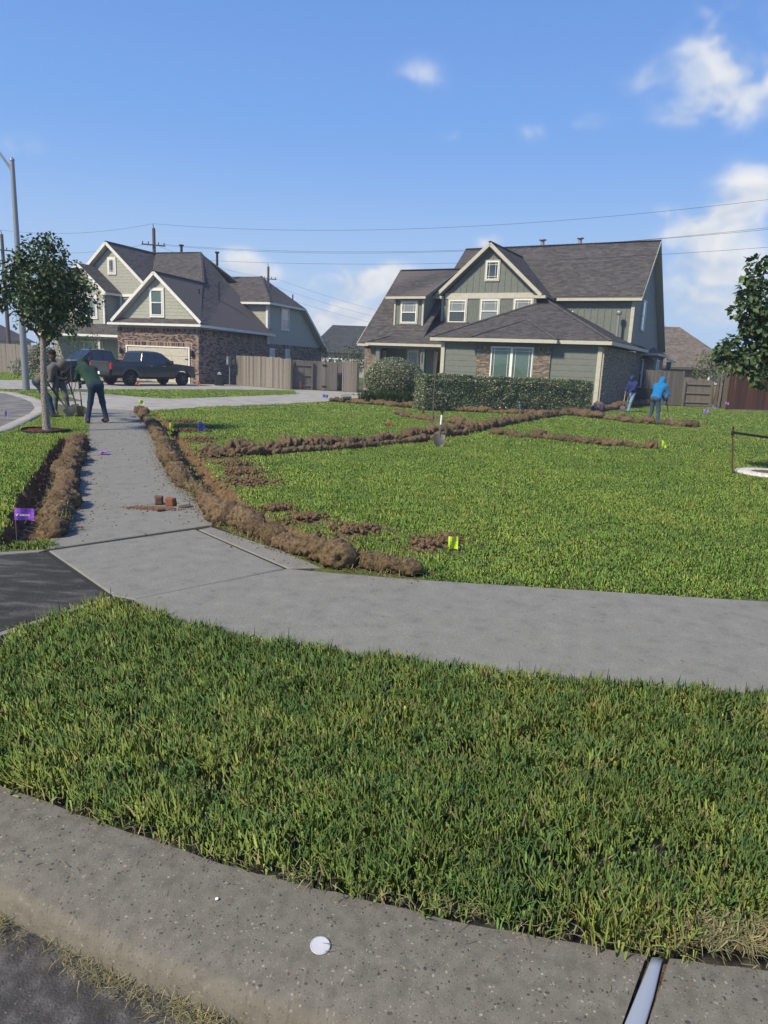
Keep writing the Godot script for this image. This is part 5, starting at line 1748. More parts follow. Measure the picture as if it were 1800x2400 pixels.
	small.call("crape_myrtle", "thin multi-stemmed shrub with airy crown standing behind the workers", "shrub", Vector3(-13.2, 0, -29.4), [[-0.5, 2.3, 0, 0.5], [0.3, 2.5, 0, 0.55], [0.8, 2.1, 0, 0.45], [-0.9, 1.9, 0, 0.4], [0, 1.9, 0, 0.45], [0.5, 2.9, 0, 0.35], [1.2, 2.4, 0, 0.35]], 70, 0.08, Color(0.06, 0.10, 0.03), [[0, 0, -0.4, 2.1, 0, 0.02], [0.05, 0, 0.3, 2.3, 0, 0.02], [0.1, 0, 0.7, 2.0, 0, 0.018]])
	small.call("dark_shrub", "large dark shrub beside the porch of the beige house", "shrub", Vector3(-20.6, 0, -42.5), [[-0.8, 0.8, 0, 0.75], [0.1, 0.8, 0.2, 0.8], [0.9, 0.75, 0, 0.7], [-0.4, 1.5, 0, 0.6], [0.5, 1.45, 0, 0.55], [0.0, 1.95, 0, 0.4], [1.5, 0.6, 0, 0.5], [-1.4, 0.6, 0, 0.5]], 170, 0.10, Color(0.05, 0.075, 0.032), [[0, 0, 0, 1.2, 0, 0.05]])
	small.call("dark_shrub", "low dark shrub in front of the porch behind the parked trucks", "shrub", Vector3(-17.9, 0, -46.6), [[-0.5, 0.6, 0, 0.6], [0.4, 0.6, 0, 0.6], [0, 1.1, 0, 0.5]], 120, 0.10, Color(0.05, 0.08, 0.03), [[0, 0, 0, 0.8, 0, 0.04]])
	small.call("yard_tree", "yellow-green garden tree seen between the two houses", "tree", Vector3(-3.3, 0, -58.0), [[-1.2, 1.4, 0, 0.7], [-0.4, 1.7, 0, 0.8], [0.5, 1.6, 0, 0.8], [1.0, 2.3, 0, 0.7], [0.3, 2.6, 0, 0.7], [1.3, 1.5, 0, 0.7], [-0.8, 2.1, 0, 0.6], [1.0, 3.0, 0, 0.4]], 40, 0.17, Color(0.075, 0.11, 0.035), [[0, 0, 0.4, 2.4, 0, 0.06]])
	small.call("yard_tree", "slender sapling showing above the rear gable of the beige house", "tree", Vector3(-5.5, 0, -60.0), [[0, 3.2, 0, 0.3], [0.2, 2.7, 0, 0.4], [-0.2, 2.3, 0, 0.4], [0.1, 3.7, 0, 0.2], [0.3, 1.8, 0, 0.5], [-0.3, 1.5, 0, 0.5]], 40, 0.14, Color(0.06, 0.09, 0.03), [[0, 0, 0.1, 3.4, 0, 0.04]])
	make_hedges()

func leaf_box(n: int, a: Vector3, b: Vector3, depth: float, h: float, len: float, tone: Color) -> Geo:
	var g := Geo.new()
	var d := b - a
	var L := d.length()
	var x := d.normalized()
	var back := Vector3.UP.cross(x).normalized()
	if back.z > 0:
		back = -back
	for k in n:
		# spread over front, top, ends and back in proportion to what shows
		var f := rng.randf()
		var u := rng.randf()
		var p := Vector3.ZERO
		var out := -back
		var wob := 0.0
		var hh := h * (1.0 + 0.045 * fn.get_noise_1d(u * L * 45.0))
		if f < 0.56:
			p = a + d * u + Vector3.UP * (0.04 + rng.randf() * (hh - 0.04))
		elif f < 0.84:
			p = a + d * u + back * rng.randf() * depth + Vector3.UP * hh
			out = Vector3.UP
		elif f < 0.92:
			p = b + back * rng.randf() * depth + Vector3.UP * rng.randf() * hh
			out = x
		else:
			p = a + back * rng.randf() * depth + Vector3.UP * rng.randf() * hh
			out = -x
		wob = 0.09 * fn.get_noise_3d(p.x * 120, p.y * 120, p.z * 120) - 0.16 * rng.randf() * rng.randf()
		p += out * wob
		# round the top edge
		if out != Vector3.UP and p.y > hh - 0.18:
			p -= out * pow((p.y - hh + 0.18) / 0.18, 2.0) * 0.12
		g.col = tone * rng.randf_range(0.6, 1.4)
		if rng.randf() < 0.10:
			g.col = Color(0.12, 0.15, 0.06)
		leaf_shape(g, p, (out * 0.5 + rdir() + Vector3.UP * 0.3).normalized(), (out + rdir() * 0.7).normalized(), len * rng.randf_range(0.7, 1.3), len * 0.55)
	return g

func make_hedges() -> void:
	var tone := Color(0.115, 0.150, 0.072)
	var a := Vector3(1.45, 0, -29.3)
	var b := Vector3(9.1, 0, -32.1)
	var H := thing("hedge", "long clipped dark green hedge in front of the grey house window", "hedge")
	var core := Geo.new()
	var x := (b - a).normalized()
	var back := Vector3(x.z, 0, -x.x)
	if back.z > 0:
		back = -back
	core.box(Transform3D(Basis(x, Vector3.UP, x.cross(Vector3.UP)), (a + b) * 0.5 + back * 0.6 + Vector3.UP * 0.66), Vector3((b - a).length() - 0.3, 1.22, 0.9))
	obj("branches", core, M.twig, H)
	obj("foliage", leaf_box(34000, a, b, 1.2, 1.42, 0.075, tone), M.hedge_leaf, H)
	var Bh := thing("round_bush", "big rounded dark green bush in front of the porch", "bush", Vector3(0.25, 0, -33.9))
	var g := Geo.new()
	for k in 17000:
		var d := rdir()
		if d.y < -0.55:
			continue
		var r := 1.0 + 0.07 * fn.get_noise_3d(d.x * 160, d.y * 160, d.z * 160) - 0.10 * rng.randf() * rng.randf()
		var p := Vector3(d.x * 1.38, 1.08 + d.y * 1.02, d.z * 1.3) * Vector3(r, 1.0, r) + Vector3(0, (r - 1.0) * d.y, 0)
		g.col = tone * rng.randf_range(0.6, 1.4)
		if rng.randf() < 0.08:
			g.col = Color(0.12, 0.15, 0.07)
		leaf_shape(g, p, (d * 0.5 + rdir() + Vector3.UP * 0.3).normalized(), (d + rdir() * 0.7).normalized(), 0.075 * rng.randf_range(0.7, 1.3), 0.042)
	obj("foliage", g, M.hedge_leaf, Bh)
	var cg := Geo.new()
	var rr := []
	for i in 9:
		var ph := lerpf(-1.2, 1.5, i / 8.0)
		var ring := PackedVector3Array()
		for j in 14:
			ring.append(Vector3(cos(TAU * j / 14) * cos(ph) * 1.18, 1.06 + sin(ph) * 0.88, sin(TAU * j / 14) * cos(ph) * 1.12))
		rr.append(ring)
	cg.loft(rr)
	cg.tube([Vector3(0, -0.05, 0), Vector3(0, 0.5, 0)], [0.08, 0.08], 8)
	obj("branches", cg, M.twig, Bh)
	# grassy border plants at its foot
	for k in 9:
		var c := Vector3(-1.25 + k * 0.29, 0, -32.55 + 0.12 * sin(k * 2.0) + k * 0.03)
		var o := thing("border_grass", "clump of dark strappy border grass at the foot of the round bush", "plant", c, 0.0, "border grass clumps under the round bush")
		var q := Geo.new()
		for j in 110:
			var d := Vector3(rng.randfn(), 0, rng.randfn()).normalized()
			var len := rng.randf_range(0.5, 0.85)
			var p0 := d * rng.randf() * 0.08
			var p1 := p0 + d * len * 0.25 + Vector3.UP * len * 0.75
			var p2 := p0 + d * len * 0.75 + Vector3.UP * len * rng.randf_range(0.55, 0.95)
			var s := d.cross(Vector3.UP) * 0.007
			q.col = Color(0.045, 0.075, 0.025) * rng.randf_range(0.6, 1.6)
			q.quad(p0 - s, p0 + s, p1 + s, p1 - s, d + Vector3.UP)
			q.tri(p1 - s, p1 + s, p2, d + Vector3.UP)
		obj("leaves", q, M.leaf, o)

# ---------------------------------------------------------------- poles and wires
func make_poles() -> void:
	var L := thing("street_lamp", "tall galvanised street lamp pole with a curved arm beside the turning circle", "street lamp", Vector3(-15.88, 0, -31.14))
	var g := Geo.new()
	g.tube([Vector3(0, -0.1, 0), Vector3(0, 9.35, 0)], [0.15, 0.085], 16)
	g.tube([Vector3(0, 9.33, 0), Vector3(0, 9.38, 0), Vector3(0, 9.46, 0)], [0.10, 0.10, 0.03], 12)
	obj("pole", g, M.galv, L)
	g = Geo.new()
	g.tube([Vector3(-0.05, 8.98, 0), Vector3(-0.35, 9.4, 0), Vector3(-0.75, 9.95, 0.02), Vector3(-1.5, 10.55, 0.05), Vector3(-2.6, 10.8, 0.1)], [0.055, 0.05, 0.05, 0.045, 0.04], 10)
	obj("arm", g, M.galv, L)
	g = Geo.new()
	g.box(Transform3D(Basis(Vector3.BACK, 0.08), Vector3(-2.9, 10.8, 0.1)), Vector3(0.7, 0.12, 0.28), 0.03)
	obj("lamp_head", g, M.galv, L)
	var up := func(label: String, at: Vector3, h: float, arm_turn: float, arms: int) -> Node3D:
		var o := thing("utility_pole", label, "utility pole", at)
		var q := Geo.new()
		q.tube([Vector3(0, -0.2, 0), Vector3(0, h, 0)], [0.19, 0.13], 12)
		obj("pole", q, M.pole_wood, o)
		for k in arms:
			q = Geo.new()
			q.box(Transform3D(Basis(Vector3.UP, arm_turn), Vector3(0, h - 1.35 - 1.2 * k, 0.16)), Vector3(1.9, 0.10, 0.10))
			obj("crossarm", q, M.pole_wood, o)
			for s in [-0.85, -0.4, 0.4, 0.85]:
				q = Geo.new()
				var b := Basis(Vector3.UP, arm_turn) * Vector3(s, 0, 0)
				var p := Vector3(b.x, h - 1.3 - 1.2 * k, 0.16 + b.z)
				q.tube([p, p + Vector3(0, 0.12, 0), p + Vector3(0, 0.2, 0)], [0.03, 0.05, 0.03], 8)
				obj("insulator", q, M.dark_metal, o)
		q = Geo.new()
		q.tube([Vector3(0, h, 0), Vector3(-0.05, h + 0.35, 0)], [0.03, 0.03], 6)
		obj("top_pin", q, M.dark_metal, o)
		return o
	up.call("wooden utility pole with a crossarm rising behind the beige house", Vector3(-20.15, 0, -62.0), 12.0, 0.35, 1)
	up.call("distant wooden utility pole seen over the rear wing of the beige house", Vector3(-14.34, 0, -84.0), 12.0, 0.3, 1)
	var t3: Node3D = up.call("wooden utility pole with a transformer near the pale fence", Vector3(-35.0, 0, -66.0), 11.6, 0.5, 1)
	g = Geo.new()
	g.tube([Vector3(0.25, 5.6, 0.3), Vector3(0.25, 6.6, 0.3)], [0.24, 0.24], 12)
	obj("transformer", g, M.steel, t3)
	up.call("wooden utility pole beyond the red-brown fence", Vector3(27.6, 0, -40.0), 12.2, -0.8, 1)
	var wires := func(label: String, a: Vector3, b: Vector3, sag: float):
		var q := Geo.new()
		var pts := []
		var rs := []
		for k in 25:
			var f := k / 24.0
			pts.append(a.lerp(b, f) - Vector3.UP * sag * 4.0 * f * (1.0 - f))
			rs.append(0.009)
		q.tube(pts, rs, 5)
		tag(obj("power_line", q, M.black), label, "cable", "power lines across the sky")
	wires.call("topmost thin power line crossing above both houses", Vector3(-20.2, 12.35, -62), Vector3(27.6, 12.5, -40), 1.35)
	wires.call("upper of the close pair of power lines passing behind the grey house roof", Vector3(-19.55, 10.75, -62), Vector3(28.2, 10.9, -40.1), 1.2)
	wires.call("lower of the close pair of power lines passing behind the grey house roof", Vector3(-20.9, 10.75, -62), Vector3(27.0, 10.9, -40.2), 1.35)
	wires.call("lowest power line passing behind the grey house roof", Vector3(-20.0, 9.7, -62), Vector3(27.6, 9.7, -40), 0.95)
	wires.call("power line from the pole behind the beige house toward the far left pole", Vector3(-20.2, 12.35, -62), Vector3(-35.0, 11.95, -66), 0.5)
	wires.call("power line between the crossarms of the two poles left of the gables", Vector3(-20.6, 10.75, -62), Vector3(-35.0, 10.3, -66), 0.5)
	wires.call("power line from the pole behind the beige house to the distant pole", Vector3(-20.15, 10.75, -62), Vector3(-14.34, 10.8, -84), 0.4)
	for k in 3:
		wires.call(["upper", "middle", "lower"][k] + " of the three faint lines falling between the two houses", Vector3(-14.34, 11.0 - k * 0.9, -84), Vector3(12.0, 6.6 - k * 0.7, -96), 0.8)

# ---------------------------------------------------------------- soil
func lump(line: Array, f0: float, f1: float, r: float, fine: bool, rough := 1.0) -> Geo:
	var g := Geo.new()
	var n := 34 if fine else 18
	var k := 28 if fine else 16
	g.col = Color(1.0, rng.randf_range(0.96, 1.04), rng.randf_range(0.9, 1.05)) * rng.randf_range(0.65, 1.15)
	var rings := []
	var ph := rng.randf() * 100.0
	for i in n:
		var t := float(i) / (n - 1)
		var p2 := along(line, lerpf(f0, f1, t))
		var q2 := along(line, lerpf(f0, f1, t) + 0.002)
		var d := Vector3(q2.x - p2.x, 0, q2.y - p2.y).normalized()
		var s := d.cross(Vector3.UP)
		var e := pow(1.0 - pow(absf(t * 2.0 - 1.0), 7.0), 0.5) * 0.75 + 0.25
		var ring := PackedVector3Array()
		for j in k:
			var th := TAU * j / k
			var o := s * cos(th) + Vector3.UP * sin(th)
			var c := Vector3(p2.x, r * 0.72, p2.y)
			var w := c + o * r
			var nz := fn.get_noise_3d(w.x * 330 + ph, w.y * 330, w.z * 330) * 0.55 + fn.get_noise_3d(w.x * 950, w.y * 950 + ph, w.z * 950) * 0.55
			if true:
				nz += absf(fn.get_noise_3d(w.x * 2400, w.y * 2400, w.z * 2400 + ph)) * -0.45 + fn.get_noise_3d(w.x * 5200, w.y * 5200, w.z * 5200 + ph) * 0.22
			var rr := r * e * (1.0 + nz * rough)
			ring.append(c + Vector3(o.x * rr * 1.08, maxf(o.y * rr * 0.95, -r * 0.74), o.z * rr * 1.08))
		rings.append(ring)
	g.loft(rings)
	return g

func berm(line: Array, r: float, l0: float, l1: float, label: String, group: String, fine_to := 0.0, rough := 1.0) -> void:
	var tot := 0.0
	for i in line.size() - 1:
		tot += line[i].distance_to(line[i + 1])
	var d := 0.0
	while d < tot - 0.1:
		var L := minf(rng.randf_range(l0, l1), tot - d)
		var mid := along(line, (d + L * 0.5) / tot)
		var off := Vector2(jit(0.055), jit(0.055))
		var fine := mid.length() < fine_to
		var g := lump(line, (d - 0.07 * rough * rough) / tot, (d + L + 0.05 * rough * rough) / tot, r * lerpf(1.0, rng.randf_range(0.6, 1.25), rough), fine, rough)
		var o := obj("sod_roll", g, M.sod)
		o.position = Vector3(off.x, 0.0, off.y)
		tag(o, label, "sod", group)
		d += L
	# shreds of grass and roots clinging to it, and crumbs beside it
	var fz := Geo.new()
	var cr := Geo.new()
	var cnt := int(tot * (900 if fine_to > 0 else 160))
	for k in cnt:
		var p := along(line, rng.randf())
		var q := Vector3(p.x + rng.randfn() * r * 0.75, 0.02 + rng.randf() * r * 1.2, p.y + rng.randfn() * r * 0.75)
		if absf(q.x - p.x) > r * 0.9 or absf(q.z - p.y) > r * 0.9:
			q.y = 0.02
		if rng.randf() < 0.8:
			var dd := rdir()
			var sdd := dd.cross(Vector3.UP).normalized() * 0.003
			var len := rng.randf_range(0.03, 0.10)
			fz.col = Color(0.09, 0.15, 0.03).lerp(Color(0.30, 0.23, 0.12), pow(rng.randf(), 0.7)) * rng.randf_range(0.6, 1.2)
			fz.quad(q - sdd, q + sdd, q + sdd * 0.5 + dd * len, q - sdd * 0.5 + dd * len, Vector3.UP)
		else:
			var sz := rng.randf_range(0.004, 0.02) * rng.randf_range(0.4, 1.0)
			q = Vector3(p.x + rng.randfn() * r * 1.3, 0.018, p.y + rng.randfn() * r * 1.3)
			cr.box(Transform3D(Basis.from_euler(Vector3(rng.randf() * 3, rng.randf() * 3, rng.randf() * 3)), q), Vector3(sz * 1.4, sz, sz * 1.1), sz * 0.25)
	var a := obj("root_shreds", fz, M.straw)
	a.set_meta("kind", "stuff")
	tag(a, "shreds of grass and roots on the spoil of the " + group, "roots")
	var b := obj("soil_crumbs", cr, M.soil)
	b.set_meta("kind", "stuff")
	tag(b, "crumbs of soil scattered along the " + group, "soil")

func make_soil() -> void:
	berm([V(-3.28, -6.85), V(-3.58, -7.6), V(-4.12, -8.85), V(-4.70, -10.3), V(-5.3, -11.85), V(-5.9, -13.3), V(-6.5, -14.85)], 0.125, 0.28, 0.6, "clod of turned sod in the row beside the verge trench", "verge spoil row", 30.0)
	berm([V(0.30, -6.02), V(-0.02, -6.14), V(-0.36, -6.32), V(-0.78, -6.62), V(-1.12, -7.0), V(-1.52, -7.42), V(-1.92, -7.98)], 0.125, 0.42, 0.66, "thick roll of brown sod lying along the sidewalk corner", "sidewalk corner spoil row", 30.0, 0.75)
	berm([V(-1.92, -7.98), V(-2.2, -8.62), V(-2.72, -9.58), V(-3.4, -11.2), V(-4.2, -13.3), V(-5.15, -15.85), V(-6.7, -19.6), V(-7.85, -22.3)], 0.115, 0.28, 0.6, "clod of turned sod in the row between sidewalk and lawn trench", "lawn edge spoil row", 30.0)
	berm([V(-3.5, -13.35), V(-2.6, -13.85), V(-2.07, -14.4), V(-1.53, -14.85), V(-0.93, -15.6), V(-0.28, -16.6), V(0.46, -17.4), V(1.28, -18.5), V(1.85, -19.6), V(2.7, -21.0), V(4.06, -23.7), V(5.48, -26.7), V(6.78, -29.0), V(7.93, -30.9)], 0.15, 0.25, 0.5, "clod of brown sod in the row crossing the lawn toward the house corner", "long spoil row across the lawn")
	berm([V(-3.2, -13.0), V(-1.95, -14.0), V(-0.80, -15.2), V(0.6, -16.95), V(1.7, -18.9), V(2.6, -20.6)], 0.085, 0.2, 0.4, "small clod of brown soil beside the row crossing the lawn", "loose row across the lawn")
	berm([V(3.0, -19.9), V(3.6, -19.3), V(4.2, -19.2), V(4.63, -18.7), V(5.1, -18.35), V(5.6, -18.08), V(6.2, -17.9), V(6.83, -17.8)], 0.125, 0.3, 0.55, "clod of brown sod in the short row ending at a yellow flag on the lawn", "short lawn spoil row")
	berm([V(0.28, -25.7), V(1.29, -23.8), V(1.93, -23.2), V(2.56, -22.7), V(3.24, -21.9)], 0.13, 0.3, 0.5, "clod of brown sod in the short row behind the standing shovel", "rear lawn spoil row")
	berm([V(2.6, -30.0), V(3.74, -29.65), V(4.48, -29.5), V(5.32, -29.4), V(6.15, -29.3), V(7.04, -29.5), V(8.1, -30.4)], 0.13, 0.4, 0.8, "clod of brown sod in the row at the foot of the hedge", "hedge spoil row")
	berm([V(-2.69, -32.7), V(-1.76, -32.6), V(-0.31, -31.6), V(0.91, -30.8), V(1.77, -29.7)], 0.12, 0.3, 0.6, "clod of brown sod in the row before the round bush", "bush spoil row")
	berm([V(7.9, -30.6), V(8.32, -28.9), V(8.91, -28.3), V(9.34, -27.2), V(9.78, -26.7), V(10.53, -26.55), V(11.28, -25.8)], 0.15, 0.25, 0.5, "clod of brown sod in the row where the man in light blue digs", "row dug by the man in light blue")
	berm([V(9.6, -33.4), V(10.6, -35.2), V(11.6, -36.8), V(12.9, -39.2), V(13.9, -41.2)], 0.2, 0.3, 0.6, "heap of dug soil along the brick side wall", "brick wall spoil row")
	berm([V(14.0, -41.6), V(14.8, -42.0), V(15.7, -42.8)], 0.2, 0.3, 0.5, "heap of dug soil in front of the air conditioner", "air conditioner spoil row")
	# clods on the bare patches of lawn
	var cl := Geo.new()
	for q in soil_patch:
		for k in int(420 * q[2]):
			var p := Vector2(q[0] + rng.randfn() * q[2] * 0.5, q[1] + rng.randfn() * q[2] * 0.4)
			var b := patch_at(p)
			if rng.randf() > b + 0.05:
				continue
			var s := rng.randf_range(0.008, 0.04)
			cl.box(Transform3D(Basis.from_euler(Vector3(rng.randf() * 3, rng.randf() * 3, rng.randf() * 3)), Vector3(p.x, 0.035 + b * 0.05, p.y)), Vector3(s * 1.6, s, s * 1.2), s * 0.3)
	var o := obj("loose_soil", cl, M.soil)
	o.set_meta("kind", "stuff")
	tag(o, "loose clods of soil thrown on the lawn beside the trench", "soil")

# ---------------------------------------------------------------- pickup trucks
# truck axes: x forward, y up, z to its right side
func truck_bottom(x: float) -> float:
	var y := 0.50
	if x < -2.2:
		y = 0.58
	for xa in [1.95, -1.74]:
		var dx: float = absf(x - xa)
		if dx < 0.52:
			y = maxf(y, 0.40 + sqrt(0.52 * 0.52 - dx * dx))
	return y

func truck_top(x: float) -> float:
	if x < -0.95:
		return 1.33
	if x < 1.15:
		return 1.27
	return lerpf(1.27, 1.13, pow(clampf((x - 1.15) / 1.7, 0, 1), 1.6))

func truck_half(x: float, y: float) -> float:
	var w := 0.985
	w -= 0.05 * smoothstep(1.05, 1.35, y) + 0.04 * (1.0 - smoothstep(0.5, 0.75, y))
	w -= 0.09 * pow(clampf((x - 2.3) / 0.63, 0, 1), 2.0)
	w -= 0.02 * pow(clampf((-2.5 - x) / 0.45, 0, 1), 2.0)
	for xa in [1.95, -1.74]:
		var d := Vector2(x - xa, y - 0.40).length()
		w += 0.035 * clampf(1.0 - absf(d - 0.57) / 0.10, 0, 1)
	return w

func make_truck(label: String, at: Vector3, turn: float, paint: Material) -> Node3D:
	var T := thing("pickup_truck", label, "pickup truck", at, turn, "pickup trucks on the driveway")
	var g := Geo.new()
	var xs := []
	var x := -2.93
	while x < 2.93:
		xs.append(x)
		x += 0.04
	xs.append(2.93)
	for s in [-1.0, 1.0]:
		var rings := []
		for xx in xs:
			var ring := PackedVector3Array()
			var y0 := truck_bottom(xx)
			var y1 := truck_top(xx)
			for j in 9:
				var y := lerpf(y0, y1, j / 8.0)
				ring.append(Vector3(xx, y, s * truck_half(xx, y)))
			rings.append(ring)
		# smooth side skin, normals outwards
		for i in rings.size() - 1:
			for j in 8:
				var a: Vector3 = rings[i][j]
				var b: Vector3 = rings[i + 1][j]
				var c: Vector3 = rings[i + 1][j + 1]
				var d: Vector3 = rings[i][j + 1]
				var n0 := (b - a).cross(d - a).normalized()
				if n0.z * s < 0:
					n0 = -n0
				g.trin(a, b, c, n0, n0, n0)
				g.trin(a, c, d, n0, n0, n0)
			# underside lip
			var p: Vector3 = rings[i][0]
			var q: Vector3 = rings[i + 1][0]
			g.quad(p, q, q - Vector3(0, 0, s * 0.22), p - Vector3(0, 0, s * 0.22), Vector3.DOWN)
	# bonnet and cowl
	for i in xs.size() - 1:
		var a: float = xs[i]
		var b: float = xs[i + 1]
		if a < 1.1:
			continue
		var ya := truck_top(a)
		var yb := truck_top(b)
		var wa := truck_half(a, ya)
		var wb := truck_half(b, yb)
		var prev := [Vector3(a, ya, -wa), Vector3(b, yb, -wb)]
		for k in range(1, 9):
			var f := -1.0 + k / 4.0
			var lift := 0.05 * (1.0 - pow(absf(f), 2.5))
			var cur := [Vector3(a, ya + lift, f * wa), Vector3(b, yb + lift, f * wb)]
			g.quad(prev[0], prev[1], cur[1], cur[0], Vector3.UP)
			prev = cur
	# bed rails and bed
	g.bx(-1.95, 1.30, -0.88, 1.95, 0.07, 0.13, 0.01)
	g.bx(-1.95, 1.30, 0.88, 1.95, 0.07, 0.13, 0.01)
	g.bx(-0.98, 1.05, 0, 0.06, 0.6, 1.8)
	obj("body", g, paint, T)
	var bed := Geo.new()
	bed.bx(-1.95, 0.82, 0, 1.9, 0.06, 1.66)
	bed.bx(-1.95, 1.05, -0.84, 1.9, 0.5, 0.05)
	bed.bx(-1.95, 1.05, 0.84, 1.9, 0.5, 0.05)
	obj("bed_liner", bed, M.black, T)
	# cab: rings from the belt line to the roof
	var cabp := func(f: float, grow := 0.0) -> Array: # x of rear, front and half width at height f 0..1
		return [lerpf(-0.97, -0.72, f) - grow, lerpf(1.42, 0.46, f) + grow, lerpf(0.925, 0.73, f) + grow]
	var cab := Geo.new()
	var rings := []
	for k in 8:
		var f := [0.0, 0.3, 0.6, 0.82, 0.92, 0.97, 1.0, 1.0][k] as float
		var y := lerpf(1.25, 1.93, f)
		var q: Array = cabp.call(f)
		var ins := [0.0, 0.0, 0.0, 0.0, 0.015, 0.06, 0.16, 0.5][k] as float
		var r := PackedVector3Array()
		var x0: float = q[0] + ins
		var x1: float = q[1] - ins
		var w: float = q[2] - ins * 0.8
		for p in [[x0, -w + 0.1], [x0 + 0.06, -w], [lerpf(x0, x1, 0.35), -w - 0.01], [lerpf(x0, x1, 0.7), -w - 0.005], [x1 - 0.10, -w], [x1, -w + 0.14], [x1 + 0.03, 0.0], [x1, w - 0.14], [x1 - 0.10, w], [lerpf(x0, x1, 0.7), w + 0.005], [lerpf(x0, x1, 0.35), w + 0.01], [x0 + 0.06, w], [x0, w - 0.1], [x0 - 0.01, 0.0]]:
			r.append(Vector3(p[0], y + (0.025 if k == 7 else 0.0), p[1]))
		rings.append(r)
	cab.loft(rings, true, true)
	obj("cab", cab, paint, T)
	# glass
	var gl := mat(lin(0.012, 0.015, 0.018), 0.06)
	gl.metallic_specular = 0.7
	var side_pt := func(f: float, fx: float, s: float) -> Vector3:
		var q: Array = cabp.call(f, 0.0)
		return Vector3(lerpf(q[0], q[1], fx), lerpf(1.25, 1.93, f), s * (q[2] + 0.016))
	for s in [-1.0, 1.0]:
		for w in [[0.10, 0.42], [0.46, 0.86]]:
			var q := Geo.new()
			var f0 := 0.06
			var f1 := 0.84
			var e0: float = w[1] + (0.06 if w[1] > 0.8 else 0.0)
			q.slab([side_pt.call(f0, w[0] + 0.02, s), side_pt.call(f0, e0, s), side_pt.call(f1, w[1] + (0.04 if w[1] > 0.8 else 0.0), s), side_pt.call(f1, w[0], s)], Vector3(0, 0, -s * 0.02))
			obj("window", q, gl, T)
	var ws := Geo.new()
	ws.slab([Vector3(1.42, 1.30, -0.80), Vector3(1.42, 1.30, 0.80), Vector3(0.62, 1.85, 0.66), Vector3(0.62, 1.85, -0.66)], Vector3(-0.02, -0.02, 0))
	obj("windscreen", ws, gl, T)
	var rw := Geo.new()
	rw.slab([Vector3(-0.992, 1.31, -0.76), Vector3(-0.992, 1.31, 0.76), Vector3(-0.79, 1.83, 0.63), Vector3(-0.79, 1.83, -0.63)], Vector3(0.02, 0, 0))
	obj("rear_window", rw, gl, T)
	# tailgate, lamps, bumper, plate
	var tg := obj("tailgate", _boxg(Vector3(-2.935, 1.02, 0), Vector3(0.08, 0.60, 1.62), 0.02), paint, T)
	obj("light_bar", _boxg(Vector3(-2.985, 1.22, 0), Vector3(0.03, 0.03, 1.50), 0.005), mat(lin(0.13, 0.010, 0.012), 0.3), tg)
	var red := mat(lin(0.34, 0.015, 0.018), 0.2)
	for s in [-1.0, 1.0]:
		obj("tail_light", _boxg(Vector3(-2.90, 1.06, s * 0.885), Vector3(0.14, 0.36, 0.17), 0.03), red, T)
		obj("head_light", _boxg(Vector3(2.84, 0.98, s * 0.80), Vector3(0.14, 0.2, 0.22), 0.03), M.vinyl, T)
		var mr := Geo.new()
		mr.box(Transform3D(Basis(), Vector3(1.02, 1.33, s * 1.10)), Vector3(0.16, 0.24, 0.20), 0.04)
		mr.bx(1.05, 1.28, s * 0.98, 0.06, 0.06, 0.12)
		obj("mirror", mr, M.black, T)
		for hx in [0.02, 0.92]:
			obj("door_handle", _boxg(Vector3(hx - 0.35, 1.12, s * 0.985), Vector3(0.20, 0.035, 0.03), 0.01), M.steel, T)
		for dx in [-0.80, 0.12, 1.08]:
			obj("door_seam", _boxg(Vector3(dx, 0.92, s * 0.980), Vector3(0.012, 0.72, 0.014)), M.black, T)
		obj("running_board", _boxg(Vector3(0.1, 0.42, s * 0.90), Vector3(2.4, 0.06, 0.16), 0.02), M.black, T)
	obj("bumper", _boxg(Vector3(-3.02, 0.66, 0), Vector3(0.18, 0.20, 1.86), 0.04), M.dark_metal, T)
	obj("front_bumper", _boxg(Vector3(2.92, 0.60, 0), Vector3(0.16, 0.26, 1.80), 0.04), M.dark_metal, T)
	obj("grille", _boxg(Vector3(2.93, 0.96, 0), Vector3(0.06, 0.26, 1.36), 0.02), M.black, T)
	var pl := obj("licence_plate", _boxg(Vector3(-3.12, 0.68, 0), Vector3(0.02, 0.15, 0.31), 0.004), M.white, T)
	obj("chassis", _boxg(Vector3(0.0, 0.52, 0), Vector3(5.2, 0.18, 1.3), 0.02), M.black, T)
	var an := Geo.new()
	an.tube([Vector3(1.3, 1.25, 0.85), Vector3(1.15, 1.95, 0.85)], [0.006, 0.003], 5)
	obj("antenna", an, M.black, T)
	for k in 2:
		obj("roof_light", _boxg(Vector3(-0.60, 1.955, -0.12 + 0.24 * k), Vector3(0.05, 0.025, 0.10), 0.006), M.white, T)
